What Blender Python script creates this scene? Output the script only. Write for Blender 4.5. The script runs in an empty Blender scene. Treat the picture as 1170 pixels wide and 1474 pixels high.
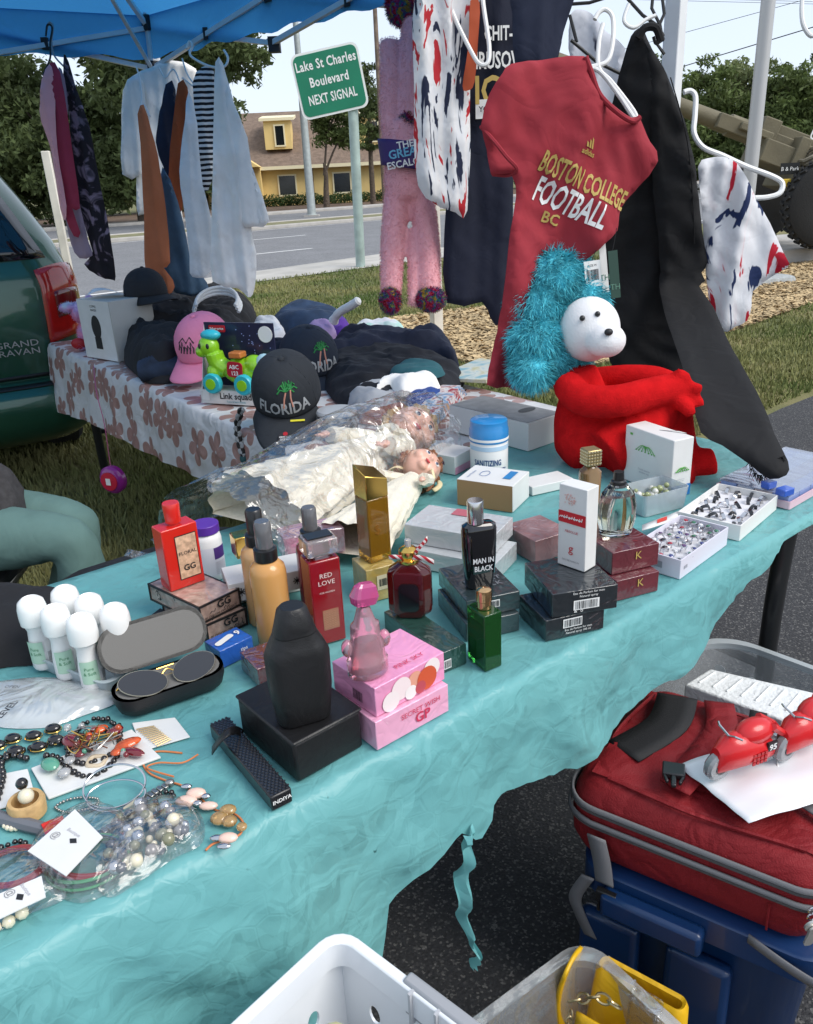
import bpy, bmesh, math, random
import numpy as np
from mathutils import Vector, Matrix, noise as mnoise
from mathutils.geometry import delaunay_2d_cdt

# camera, sky, sun, exposure
SC = bpy.context.scene
COL = SC.collection
PI = math.pi
R_ = math.radians
PITCH, ROLL, CAMH, FPX = R_(22.2), 0.05, 1.40, 1170.0
_f = Vector((0, math.cos(PITCH), -math.sin(PITCH)))
_r0 = Vector((1, 0, 0)); _u0 = Vector((0, math.sin(PITCH), math.cos(PITCH)))
_c, _s = math.cos(ROLL), math.sin(ROLL)
CR = _c * _r0 - _s * _u0
CU = _s * _r0 + _c * _u0
CAM = Vector((0, 0, CAMH))
cd = bpy.data.cameras.new('camera')
cd.sensor_fit = 'VERTICAL'; cd.sensor_height = 24.0; cd.lens = 24.0 * FPX / 1474.0
cd.clip_start = 0.02; cd.clip_end = 2000
co = bpy.data.objects.new('camera', cd); COL.objects.link(co)
m3 = Matrix((CR, CU, -_f)).transposed()
co.matrix_world = Matrix.Translation(CAM) @ m3.to_4x4()
SC.camera = co
SUN_AZ, SUN_EL = R_(118), R_(46)      # azimuth measured from +Y towards +X
w = bpy.data.worlds.new('World'); SC.world = w; w.use_nodes = True
nt = w.node_tree; bg = nt.nodes['Background']
sky = nt.nodes.new('ShaderNodeTexSky'); sky.sky_type = 'NISHITA'; sky.sun_disc = False
sky.sun_elevation = SUN_EL; sky.sun_rotation = SUN_AZ
sky.air_density = 1.0; sky.dust_density = 0.8; sky.ozone_density = 1.5
hsv = nt.nodes.new('ShaderNodeHueSaturation'); hsv.inputs['Saturation'].default_value = 0.80
veil = nt.nodes.new('ShaderNodeMix'); veil.data_type = 'RGBA'; veil.inputs[0].default_value = 0.82; veil.inputs[7].default_value = (2.75, 3.05, 3.55, 1)
nt.links.new(sky.outputs[0], hsv.inputs['Color']); nt.links.new(hsv.outputs[0], veil.inputs[6]); nt.links.new(veil.outputs[2], bg.inputs[0])
bg.inputs[1].default_value = 0.15
sl = bpy.data.lights.new('sun', 'SUN'); sl.energy = 1.5; sl.angle = R_(35); sl.color = (1.0, 0.95, 0.88)
so = bpy.data.objects.new('sun', sl); COL.objects.link(so)
so.rotation_euler = Vector((-math.sin(SUN_AZ) * math.cos(SUN_EL), -math.cos(SUN_AZ) * math.cos(SUN_EL), -math.sin(SUN_EL))).to_track_quat('-Z', 'Y').to_euler()
so.location = (4, -4, 8)
SC.view_settings.view_transform = 'Standard'; SC.view_settings.look = 'None'
SC.view_settings.gamma = 1.0; SC.view_settings.exposure = 0.96
SC.view_settings.use_curve_mapping = False
SC.render.engine = 'CYCLES'
SC.cycles.use_denoising = True
SC.cycles.max_bounces = 14; SC.cycles.transparent_max_bounces = 24; SC.cycles.transmission_bounces = 12
SC.cycles.caustics_reflective = False; SC.cycles.caustics_refractive = False
SC.cycles.sample_clamp_indirect = 6

def ray(x, y):
    return _f + CR * ((x - 585.0) / FPX) - CU * ((y - 737.0) / FPX)
def P(x, y, z):
    d = ray(x, y); return CAM + d * ((z - CAMH) / d.z)
def PD(x, y, depth):
    return CAM + ray(x, y) * depth
def PP(x, y, p0, n):
    d = ray(x, y); n = Vector(n); return CAM + d * ((Vector(p0) - CAM).dot(n) / d.dot(n))
def proj(p):
    q = Vector(p) - CAM; w_ = q.dot(_f); return 585 + FPX * q.dot(CR) / w_, 737 - FPX * q.dot(CU) / w_
def mpp(p):
    return (Vector(p) - CAM).dot(_f) / FPX
def PH(x, y, base):
    """height reached by pixel (x,y) on the vertical line-plane through base facing the camera"""
    b = Vector(base); n = Vector((b.x, b.y, 0)).normalized()
    return PP(x, y, b, n).z

RND = random.Random(7)
NR = np.random.default_rng(11)

MATS = {}
def _n(nt, t, **kw):
    n = nt.nodes.new(t)
    for k, v in kw.items(): setattr(n, k, v)
    return n
def mat(name, col, rough=.55, metal=0., noise=0., nscale=30., bump=0., bscale=300., trans=0., ior=1.45, coat=0., sheen=0., col2=None,
        spec=.5, sss=0., wrinkle=0., wscale=60., emit=None, detail=4., alpha=1.):
    if name in MATS: return MATS[name]
    m = bpy.data.materials.new(name); m.use_nodes = True; nt = m.node_tree; b = nt.nodes['Principled BSDF']
    c = (*col, 1.)
    b.inputs['Base Color'].default_value = c; b.inputs['Roughness'].default_value = rough; b.inputs['Metallic'].default_value = metal
    b.inputs['Transmission Weight'].default_value = trans; b.inputs['IOR'].default_value = ior
    b.inputs['Coat Weight'].default_value = coat; b.inputs['Coat Roughness'].default_value = .06
    b.inputs['Sheen Weight'].default_value = sheen; b.inputs['Specular IOR Level'].default_value = spec
    b.inputs['Alpha'].default_value = alpha
    if sss: b.inputs['Subsurface Weight'].default_value = sss; b.inputs['Subsurface Radius'].default_value = (.01, .006, .004)
    if emit: b.inputs['Emission Color'].default_value = (*emit[0], 1); b.inputs['Emission Strength'].default_value = emit[1]
    tc = _n(nt, 'ShaderNodeTexCoord'); L = nt.links.new
    if noise or col2:
        nz = _n(nt, 'ShaderNodeTexNoise'); nz.inputs['Scale'].default_value = nscale; nz.inputs['Detail'].default_value = detail
        L(tc.outputs['Object'], nz.inputs['Vector'])
        rp = _n(nt, 'ShaderNodeValToRGB'); rp.color_ramp.elements[0].position = .3; rp.color_ramp.elements[1].position = .7
        k = noise
        rp.color_ramp.elements[0].color = (*[max(0, x * (1 - k)) for x in col], 1)
        rp.color_ramp.elements[1].color = (*(col2 if col2 else [min(1, x * (1 + k)) for x in col]), 1)
        L(nz.outputs['Fac'], rp.inputs[0]); L(rp.outputs[0], b.inputs['Base Color'])
    last = None
    def addbump(h, strength, dist):
        nonlocal last
        bp = _n(nt, 'ShaderNodeBump'); bp.inputs['Strength'].default_value = strength; bp.inputs['Distance'].default_value = dist
        L(h, bp.inputs['Height'])
        if last: L(last, bp.inputs['Normal'])
        last = bp.outputs[0]
    if wrinkle:
        nz = _n(nt, 'ShaderNodeTexNoise'); nz.inputs['Scale'].default_value = wscale; nz.inputs['Detail'].default_value = 2.; nz.inputs['Distortion'].default_value = 1.2
        L(tc.outputs['Object'], nz.inputs['Vector'])
        mt = _n(nt, 'ShaderNodeMath', operation='SUBTRACT'); mt.inputs[1].default_value = .5; L(nz.outputs['Fac'], mt.inputs[0])
        ab = _n(nt, 'ShaderNodeMath', operation='ABSOLUTE'); L(mt.outputs[0], ab.inputs[0])
        addbump(ab.outputs[0], wrinkle, .6 / wscale)
    if bump:
        nz = _n(nt, 'ShaderNodeTexNoise'); nz.inputs['Scale'].default_value = bscale; nz.inputs['Detail'].default_value = 3.
        L(tc.outputs['Object'], nz.inputs['Vector']); addbump(nz.outputs['Fac'], bump, .8 / bscale)
    if last:
        L(last, b.inputs['Normal'])
        if coat: L(last, b.inputs['Coat Normal'])
    MATS[name] = m
    return m
def film(name, tint=(1, 1, 1), gloss=.16, wrinkle=.5, wscale=40., rough=.08, milk=0.):
    """thin clear plastic: mostly see-through, sharp crinkled highlights"""
    if name in MATS: return MATS[name]
    m = bpy.data.materials.new(name); m.use_nodes = True; nt = m.node_tree; nt.nodes.remove(nt.nodes['Principled BSDF']); L = nt.links.new
    out = nt.nodes['Material Output']
    tr = _n(nt, 'ShaderNodeBsdfTransparent'); tr.inputs[0].default_value = (*tint, 1)
    gl = _n(nt, 'ShaderNodeBsdfGlossy'); gl.inputs['Roughness'].default_value = rough
    lw = _n(nt, 'ShaderNodeLayerWeight'); lw.inputs[0].default_value = .35
    mm = _n(nt, 'ShaderNodeMath', operation='MULTIPLY_ADD'); mm.inputs[1].default_value = .6; mm.inputs[2].default_value = gloss; mm.use_clamp = True
    L(lw.outputs['Facing'], mm.inputs[0])
    mx = _n(nt, 'ShaderNodeMixShader'); L(mm.outputs[0], mx.inputs[0]); L(gl.outputs[0], mx.inputs[2])
    base = tr.outputs[0]
    if milk:
        df = _n(nt, 'ShaderNodeBsdfDiffuse'); df.inputs[0].default_value = (*tint, 1)
        m2 = _n(nt, 'ShaderNodeMixShader'); m2.inputs[0].default_value = milk; L(base, m2.inputs[1]); L(df.outputs[0], m2.inputs[2]); base = m2.outputs[0]
    L(base, mx.inputs[1]); L(mx.outputs[0], out.inputs['Surface'])
    tc = _n(nt, 'ShaderNodeTexCoord'); nz = _n(nt, 'ShaderNodeTexNoise'); nz.inputs['Scale'].default_value = wscale; nz.inputs['Distortion'].default_value = 1.5
    L(tc.outputs['Object'], nz.inputs['Vector'])
    bp = _n(nt, 'ShaderNodeBump'); bp.inputs['Strength'].default_value = wrinkle; bp.inputs['Distance'].default_value = .8 / wscale
    L(nz.outputs['Fac'], bp.inputs['Height']); L(bp.outputs[0], gl.inputs['Normal']); L(bp.outputs[0], lw.inputs['Normal'])
    MATS[name] = m
    return m

def ident(): return Matrix.Identity(4)
def TR(x=0, y=0, z=0, rz=0, rx=0, ry=0, s=1):
    return Matrix.Translation((x, y, z)) @ Matrix.Rotation(rz, 4, 'Z') @ Matrix.Rotation(ry, 4, 'Y') @ Matrix.Rotation(rx, 4, 'X') @ Matrix.Scale(s, 4)
def frame_mtx(o, right, up):
    r = Vector(right).normalized(); n = r.cross(Vector(up)).normalized(); u = n.cross(r)
    M = Matrix((r, u, n)).transposed().to_4x4(); M.translation = Vector(o); return M
def rrect(w, d, r, k=4):
    r = min(r, w / 2 - 1e-5, d / 2 - 1e-5); pts = []
    for cx, cy, a0 in ((w / 2 - r, d / 2 - r, 0), (-w / 2 + r, d / 2 - r, PI / 2), (-w / 2 + r, -d / 2 + r, PI), (w / 2 - r, -d / 2 + r, 1.5 * PI)):
        for i in range(k + 1):
            a = a0 + PI / 2 * i / k; pts.append((cx + r * math.cos(a), cy + r * math.sin(a)))
    return pts
def circ(r, n=20, ry=None):
    return [(r * math.cos(2 * PI * i / n), (ry or r) * math.sin(2 * PI * i / n)) for i in range(n)]
def catmull(pts, k=6, closed=False):
    pts = [Vector(p) for p in pts]; out = []; n = len(pts)
    for i in range(n if closed else n - 1):
        p0 = pts[(i - 1) % n] if closed or i else pts[0]; p1 = pts[i]; p2 = pts[(i + 1) % n]; p3 = pts[(i + 2) % n] if closed or i + 2 < n else pts[-1]
        for j in range(k):
            t = j / k
            out.append(.5 * ((2 * p1) + (p2 - p0) * t + (2 * p0 - 5 * p1 + 4 * p2 - p3) * t * t + (3 * p1 - p0 - 3 * p2 + p3) * t ** 3))
    if not closed: out.append(pts[-1])
    return out

class MB:
    def __init__(s): s.v = []; s.f = []; s.m = []
    def add(s, vs, fs, mi=0, M=None):
        o = len(s.v)
        s.v += [tuple(M @ Vector(p)) for p in vs] if M else [tuple(p) for p in vs]
        s.f += [tuple(i + o for i in f) for f in fs]; s.m += [mi] * len(fs); return s
    def box(s, c, d, M=None, mi=0, rz=0, taper=1.):
        """c: centre of the base, d: sizes"""
        x, y, z = d[0] / 2, d[1] / 2, d[2]; t = taper
        vs = [(-x, -y, 0), (x, -y, 0), (x, y, 0), (-x, y, 0), (-x * t, -y * t, z), (x * t, -y * t, z), (x * t, y * t, z), (-x * t, y * t, z)]
        Q = TR(*c, rz); Q = M @ Q if M else Q
        return s.add(vs, [(3, 2, 1, 0), (4, 5, 6, 7), (0, 1, 5, 4), (1, 2, 6, 5), (2, 3, 7, 6), (3, 0, 4, 7)], mi, Q)
    def loft(s, rings, mi=0, M=None, cap=True, closed=True):
        n = len(rings[0]); vs = [p for r in rings for p in r]; fs = []
        for i in range(len(rings) - 1):
            for j in range(n if closed else n - 1):
                a = i * n + j; b = i * n + (j + 1) % n; fs.append((a, b, b + n, a + n))
        if cap and closed: fs.append(tuple(range(n - 1, -1, -1))); fs.append(tuple(range((len(rings) - 1) * n, len(rings) * n)))
        return s.add(vs, fs, mi, M)
    def stack(s, secs, mi=0, M=None, cap=True):
        """secs: list of (z, ring2d)"""
        return s.loft([[(x, y, z) for x, y in r] for z, r in secs], mi, M, cap)
    def lathe(s, prof, n=24, mi=0, M=None, cap=True):
        return s.loft([[(r * math.cos(2 * PI * j / n), r * math.sin(2 * PI * j / n), z) for j in range(n)] for r, z in prof], mi, M, cap)
    def prism(s, out2d, z0, z1, mi=0, M=None):
        return s.loft([[(x, y, z0) for x, y in out2d], [(x, y, z1) for x, y in out2d]], mi, M)
    def tube(s, pts, r, n=8, mi=0, M=None, closed=False, cap=True):
        pts = [Vector(p) for p in pts]; k = len(pts); rs = [float(q) for q in r] if isinstance(r, (list, tuple)) else [float(r)] * k
        rings = []; up = None
        for i in range(k):
            a = pts[(i - 1) % k] if (i or closed) else pts[i]; b = pts[(i + 1) % k] if (i < k - 1 or closed) else pts[i]
            t = (b - a)
            if t.length < 1e-9: t = Vector((0, 0, 1))
            t.normalize()
            if up is None:
                up = t.orthogonal().normalized()
            else:
                up = up - t * up.dot(t)
                up = up.normalized() if up.length > 1e-6 else t.orthogonal().normalized()
            w_ = t.cross(up)
            rings.append([pts[i] + rs[i] * (up * math.cos(2 * PI * j / n) + w_ * math.sin(2 * PI * j / n)) for j in range(n)])
        if closed: rings.append(rings[0])
        return s.loft(rings, mi, M, cap and not closed)
    def ball(s, c, r, n=12, k=8, mi=0, M=None):
        r = (r, r, r) if not isinstance(r, (list, tuple)) else r
        rings = []
        for i in range(1, k):
            a = -PI / 2 + PI * i / k
            rings.append([(c[0] + r[0] * math.cos(a) * math.cos(2 * PI * j / n), c[1] + r[1] * math.cos(a) * math.sin(2 * PI * j / n), c[2] + r[2] * math.sin(a)) for j in range(n)])
        vs = [p for q in rings for p in q] + [(c[0], c[1], c[2] - r[2]), (c[0], c[1], c[2] + r[2])]
        fs = [(i * n + j, i * n + (j + 1) % n, (i + 1) * n + (j + 1) % n, (i + 1) * n + j) for i in range(k - 2) for j in range(n)]
        B = n * (k - 1)
        fs += [(B, (j + 1) % n, j) for j in range(n)] + [(B + 1, (k - 2) * n + j, (k - 2) * n + (j + 1) % n) for j in range(n)]
        return s.add(vs, fs, mi, M)
    def sheet(s, fn, nu, nv, mi=0, M=None, wrapu=False):
        vs = [fn(i / nu, j / nv) for j in range(nv + 1) for i in range(nu + 1)]
        fs = [(j * (nu + 1) + i, j * (nu + 1) + i + 1, (j + 1) * (nu + 1) + i + 1, (j + 1) * (nu + 1) + i) for j in range(nv) for i in range(nu)]
        return s.add(vs, fs, mi, M)
    def build(s, name, mats, parent=None, loc=None, rz=0, smooth=True, bevel=0, seg=2, sub=0, solid=0, angle=38, kind=None, weld=0):
        me = bpy.data.meshes.new(name); me.from_pydata(s.v, [], s.f)
        mats = mats if isinstance(mats, (list, tuple)) else [mats]
        for q in mats: me.materials.append(q)
        if len(mats) > 1: me.polygons.foreach_set('material_index', s.m)
        me.validate(); me.update()
        if smooth:
            me.polygons.foreach_set('use_smooth', [True] * len(me.polygons))
            me.set_sharp_from_angle(angle=R_(angle))
        o = bpy.data.objects.new(name, me); COL.objects.link(o)
        if loc is not None: o.location = loc
        if rz: o.rotation_euler = (0, 0, rz)
        if parent: o.parent = parent
        if weld: q = o.modifiers.new('weld', 'WELD'); q.merge_threshold = weld
        if solid: q = o.modifiers.new('solid', 'SOLIDIFY'); q.thickness = solid; q.offset = 0
        if bevel: q = o.modifiers.new('bevel', 'BEVEL'); q.width = bevel; q.segments = seg; q.limit_method = 'ANGLE'; q.angle_limit = R_(35)
        if sub: q = o.modifiers.new('sub', 'SUBSURF'); q.levels = sub; q.render_levels = sub
        if kind: o['kind'] = kind
        return o
def tag(o, label=None, cat=None, group=None, kind=None):
    if label: o['label'] = label
    if cat: o['category'] = cat
    if group: o['group'] = group
    if kind: o['kind'] = kind
    return o
def thing(name, label, cat, loc=(0, 0, 0), rz=0, group=None, M=None):
    o = bpy.data.objects.new(name, None); COL.objects.link(o); o.empty_display_size = .05
    if M is not None: o.matrix_world = M
    else: o.location = loc; o.rotation_euler = (0, 0, rz)
    return tag(o, label, cat, group)
def copy_tree(o, parent=None):
    c = o.copy(); COL.objects.link(c); c.parent = parent
    for ch in list(o.children): copy_tree(ch, c)
    return c
def rebase(o, base=None):
    """move a world-space mesh's origin to its base"""
    co_ = np.empty(len(o.data.vertices) * 3); o.data.vertices.foreach_get('co', co_); co_ = co_.reshape(-1, 3)
    b = np.array(base if base is not None else [(co_[:, 0].min() + co_[:, 0].max()) / 2, (co_[:, 1].min() + co_[:, 1].max()) / 2, co_[:, 2].min()])
    o.data.vertices.foreach_set('co', (co_ - b).ravel()); o.location = b; o.data.update(); return o

GLY = {}
def _glyphs():
    chars = [chr(i) for i in range(33, 127)]
    tmp = []
    for ch in chars:
        for bold in (0, 1):
            for body in ((ch, 'H' + ch + 'H') if not bold else (ch,)):
                cu = bpy.data.curves.new('g', 'FONT'); cu.body = body; cu.resolution_u = 2; cu.offset = .022 if bold else 0
                o = bpy.data.objects.new('g', cu); COL.objects.link(o); tmp.append((ch, bold, body, o))
    cu = bpy.data.curves.new('g', 'FONT'); cu.body = 'HH'; o = bpy.data.objects.new('g', cu); COL.objects.link(o); tmp.append((None, 0, 'HH', o))
    dg = bpy.context.evaluated_depsgraph_get(); W = {}
    for ch, bold, body, o in tmp:
        me = bpy.data.meshes.new_from_object(o.evaluated_get(dg))
        vs = [(v.co.x, v.co.y) for v in me.vertices]
        if ch is None: hh = max(v[0] for v in vs) - min(v[0] for v in vs)
        elif len(body) == 3: W[ch] = max(v[0] for v in vs) - min(v[0] for v in vs)
        else: GLY[ch, bold] = (vs, [tuple(p.vertices) for p in me.polygons])
        bpy.data.meshes.remove(me)
    for ch, bold, body, o in tmp:
        c_ = o.data; bpy.data.objects.remove(o); bpy.data.curves.remove(c_)
    for ch in chars: GLY['w', ch] = W[ch] - hh
_glyphs()
def text(body, size, mt, parent, M, bold=0, align='C', name='lettering', sx=1., warp=None, track=0., build=True, spacing=1.15, div=0):
    """flat lettering in the xy plane of M; size = capital height in metres"""
    k = size / .70; vs = []; fs = []
    for li, line in enumerate(body.split('\n')):
        wd = sum((GLY['w', c] if c != ' ' else .28) + track for c in line) * k * sx
        x = -wd / 2 if align == 'C' else (0 if align == 'L' else -wd)
        for c in line:
            if c != ' ':
                g, f = GLY[c, bold]; o = len(vs)
                vs += [(x + a * k * sx, b * k - li * size * spacing * 1.35, 0) for a, b in g]; fs += [tuple(i + o for i in p) for p in f]
            x += ((GLY['w', c] if c != ' ' else .28) + track) * k * sx
    if div:
        bm = bmesh.new(); bv = [bm.verts.new(v) for v in vs]
        for p in fs:
            try: bm.faces.new([bv[i] for i in p])
            except ValueError: pass
        for _ in range(3):
            ed = [e for e in bm.edges if e.calc_length() > div]
            if not ed: break
            bmesh.ops.subdivide_edges(bm, edges=ed, cuts=1, use_grid_fill=False)
            bmesh.ops.triangulate(bm, faces=bm.faces[:])
        bm.verts.index_update(); vs = [tuple(v.co) for v in bm.verts]; fs = [tuple(v.index for v in f.verts) for f in bm.faces]; bm.free()
    mb = MB()
    vs = [warp(*v) for v in vs] if warp else [M @ Vector(v) for v in vs]
    mb.add(vs, fs)
    return mb.build(name, mt, parent, smooth=False)

def _inside(pts, poly):
    x, y = pts[:, 0], pts[:, 1]; ins = np.zeros(len(pts), bool); n = len(poly)
    for i in range(n):
        x1, y1 = poly[i]; x2, y2 = poly[(i + 1) % n]
        c = ((y1 > y) != (y2 > y)) & (x < (x2 - x1) * (y - y1) / (y2 - y1 + 1e-12) + x1); ins ^= c
    return ins
def _edged(pts, poly):
    d = np.full(len(pts), 1e9); a = np.array(poly); b = np.roll(a, -1, 0)
    for p, q in zip(a, b):
        e = q - p; t = np.clip(((pts - p) @ e) / (e @ e + 1e-12), 0, 1); d = np.minimum(d, np.hypot(*((p + t[:, None] * e) - pts).T))
    return d
class Plane2:
    def __init__(s, p0, n, up=(0, 0, 1)):
        s.n = Vector(n).normalized(); u = Vector(up); s.e2 = (u - s.n * u.dot(s.n)).normalized(); s.e1 = s.e2.cross(s.n); s.p0 = Vector(p0)
    def uv(s, x, y):
        q = PP(x, y, s.p0, s.n) - s.p0; return q.dot(s.e1), q.dot(s.e2)
    def at(s, u, v, d=0): return s.p0 + s.e1 * u + s.e2 * v + s.n * d
def panel(mb, pl, outline_px, disp=None, thick=.012, edge=.02, spacing=.02, smooth=4, mi=0, puff=0., world=None, double=True, curve=None):
    """outline in photo pixels laid on plane pl; front sheet bulges by puff, back sheet lies thick behind it"""
    if curve:
        o2 = []
        for x, y in outline_px:
            u, v = pl.uv(x, y)
            for _ in range(25):
                q = PP(x, y, pl.p0 + pl.n * curve(v), pl.n) - pl.p0; u, v2 = q.dot(pl.e1), q.dot(pl.e2); v = .5 * v + .5 * v2
            o2.append((u, v))
        d0 = disp; disp = lambda u, v: (d0(u, v) if d0 else 0) + curve(v)
    else: o2 = [pl.uv(x, y) for x, y in outline_px] if world is None else world
    if smooth: o2 = [(p.x, p.y) for p in catmull([Vector((a, b, 0)) for a, b in o2], smooth, True)]
    res = []
    for i in range(len(o2)):
        a = Vector(o2[i]); b = Vector(o2[(i + 1) % len(o2)]); k = max(1, int((b - a).length / spacing))
        res += [tuple(a.lerp(b, j / k)) for j in range(k)]
    poly = np.array(res); lo, hi = poly.min(0), poly.max(0)
    gx, gy = np.meshgrid(np.arange(lo[0], hi[0], spacing), np.arange(lo[1], hi[1], spacing * .9))
    gx = gx + (np.arange(gx.shape[0]) % 2)[:, None] * spacing / 2
    g = np.c_[gx.ravel(), gy.ravel()]; g = g[_inside(g, poly)]; g = g[_edged(g, poly) > spacing * .55]
    allp = [Vector(p) for p in res] + [Vector(p) for p in g]; nb = len(res)
    r = delaunay_2d_cdt(allp, [], [list(range(nb))], 1, 1e-6)
    pts = np.array([(p.x, p.y) for p in r[0]]); tris = [tuple(t) for t in r[2]]
    de = _edged(pts, poly); k = np.sqrt(np.clip(1 - (1 - np.clip(de / edge, 0, 1)) ** 2, 0, 1))
    dv = np.array([disp(u, v) for u, v in pts]) if disp else np.zeros(len(pts))
    front = [pl.at(u, v, d + kk * (thick / 2 + puff)) for (u, v), d, kk in zip(pts, dv, k)]
    mb.add(front, tris, mi)
    if double:
        back = [pl.at(u, v, d - kk * thick / 2 - .0008) for (u, v), d, kk in zip(pts, dv, k)]
        mb.add(back, [t[::-1] for t in tris], mi)
    return mb
def folds(amp, freq, ph=0., slant=0., vfade=None, nz=.5, seed=0.):
    """vertical hanging folds with some wander"""
    def f(u, v):
        w_ = (u + slant * v + .02 * mnoise.noise(Vector((u * 4 + seed, v * 3, 1.7)))) * freq * .8 + ph
        a = amp * (.75 - 1.5 * abs(math.sin(w_)) ** 1.1 * (.6 + .4 * mnoise.noise(Vector((u * 5, v * 2.5, seed)))) + nz * mnoise.noise(Vector((u * 9 + seed + v * 6, v * 7 - u * 5, seed))) - .45 * abs(math.sin(w_ * 2.3 + 2 * mnoise.noise(Vector((u * 6, v * 3, seed + 2))))) + .35 * nz * mnoise.noise(Vector((u * 30 + v * 22, v * 17, seed))))
        return a * (vfade(v) if vfade else 1)
    return f

RD = Vector((math.cos(R_(39)), math.sin(R_(39)), 0)); RN = Vector((-RD.y, RD.x, 0))
def rw(a, n, z=0): q = RD * a + RN * n; return (q.x, q.y, z)
def ground_mat():
    m = mat('lawn_soil', (.12, .125, .05), .95, noise=.35, nscale=.9, bump=.6, bscale=60, detail=8)
    nt = m.node_tree; rp = [n for n in nt.nodes if n.type == 'VALTORGB'][0]
    rp.color_ramp.elements[0].color = (.075, .10, .028, 1); rp.color_ramp.elements[1].color = (.24, .20, .09, 1)
    rp.color_ramp.elements[0].position = .38; rp.color_ramp.elements[1].position = .66
    return m
g = MB(); S = 700
g.sheet(lambda u, v: ((u - .5) * 2 * S, (v - .5) * 2 * S, 0), 8, 8).build('ground', ground_mat(), kind='structure')
def asphalt_mat(name, c, speck, sc, bump=.5):
    m = mat(name, c, .85, bump=bump, bscale=sc * .6)
    nt = m.node_tree; b = nt.nodes['Principled BSDF']; L = nt.links.new
    tc = [n for n in nt.nodes if n.type == 'TEX_COORD'][0]
    vo = _n(nt, 'ShaderNodeTexVoronoi'); vo.inputs['Scale'].default_value = sc; L(tc.outputs['Object'], vo.inputs['Vector'])
    rp = _n(nt, 'ShaderNodeValToRGB'); e = rp.color_ramp.elements; e[0].position = .0; e[0].color = (*c, 1); e[1].position = 1.; e[1].color = (*speck, 1)
    q = rp.color_ramp.elements.new(.80); q.color = (*[x * 1.5 for x in c], 1)
    sp = _n(nt, 'ShaderNodeSeparateColor'); L(vo.outputs['Color'], sp.inputs[0]); L(sp.outputs[0], rp.inputs[0])
    nz = _n(nt, 'ShaderNodeTexNoise'); nz.inputs['Scale'].default_value = 1.3; nz.inputs['Detail'].default_value = 6; L(tc.outputs['Object'], nz.inputs['Vector'])
    mx = _n(nt, 'ShaderNodeMix', data_type='RGBA', blend_type='MULTIPLY'); mx.inputs[0].default_value = .6
    L(rp.outputs[0], mx.inputs[6]); L(nz.outputs['Color'], mx.inputs[7])
    rr = _n(nt, 'ShaderNodeValToRGB'); rr.color_ramp.elements[0].color = (.55, .55, .55, 1); rr.color_ramp.elements[1].color = (1.3, 1.3, 1.3, 1)
    L(nz.outputs['Fac'], rr.inputs[0]); L(rr.outputs[0], mx.inputs[7]); L(mx.outputs[2], b.inputs['Base Color'])
    return m
lot = MB()   # parking lot: asphalt up to a ragged edge with the lawn
edge = []
for i in range(90):
    a = -14 + i * .4; edge.append(rw(a, 2.25 + .07 * mnoise.noise(Vector((a * 1.7, 0, 3))) + .04 * mnoise.noise(Vector((a * 6, 2, 3))), .006))
bot = [rw(-14 + i * .4, -14, .006) for i in range(90)]
lot.loft([bot, edge], cap=False, closed=False).build('parking_lot', asphalt_mat('lot_asphalt', (.030, .030, .032), (.17, .165, .155), 230, .9), kind='structure')
def strip(name, n0, n1, z, m, a0=-150, a1=220, k=60, h=0):
    b = MB(); b.sheet(lambda u, v: rw(a0 + (a1 - a0) * u, n0 + (n1 - n0) * v, z), k, 2); return b.build(name, m, kind='structure')
concrete = mat('kerb_concrete', (.42, .40, .37), .85, noise=.12, nscale=3, bump=.2, bscale=60)
def kerb(name, n0, n1, h=.13):
    b = MB(); b.loft([[rw(a, n0), rw(a, n0, h), rw(a, n1, h), rw(a, n1)] for a in range(-150, 221, 10)]); return b.build(name, concrete, kind='structure', bevel=.02, smooth=False)
road_m = asphalt_mat('road_asphalt', (.15, .152, .158), (.24, .24, .24), 40, .15)
strip('road', 12.1, 26.4, .008, road_m)
kerb('kerb', 26.4, 26.7)
strip('median', 26.7, 29.2, .10, mat('median_ground', (.20, .19, .10), .95, noise=.3, nscale=2))
kerb('kerb', 29.2, 29.5)
strip('road', 29.5, 39.5, .012, road_m)
kerb('kerb', 39.5, 39.8)
strip('sidewalk', 39.8, 41.6, .13, concrete)
strip('verge', 41.6, 64, .02, mat('verge_mulch', (.13, .085, .055), .95, noise=.4, nscale=1.5, bump=.5, bscale=20))
white_paint = mat('road_paint', (.72, .72, .70), .7, noise=.12, nscale=4)
for i in range(12):
    for nn in (16.8, 21.6):
        b = MB(); a0 = -40 + i * 12 + (3 if nn > 20 else 0); b.sheet(lambda u, v: rw(a0 + 3.2 * u, nn + .14 * v, .012), 2, 1); b.build('lane_marking', white_paint, kind='structure')
strip('edge_line', 12.7, 12.83, .013, white_paint); strip('edge_line', 26.0, 26.13, .013, white_paint)
b = MB(); b.add([rw(4.0, 11.75, .014), rw(13.5, 11.9, .014), rw(12.2, 14.0, .014), rw(6.6, 13.2, .014)], [(0, 1, 2, 3)]); b.build('concrete_apron', mat('apron', (.45, .43, .39), .8, noise=.15, nscale=2), kind='structure')

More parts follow.
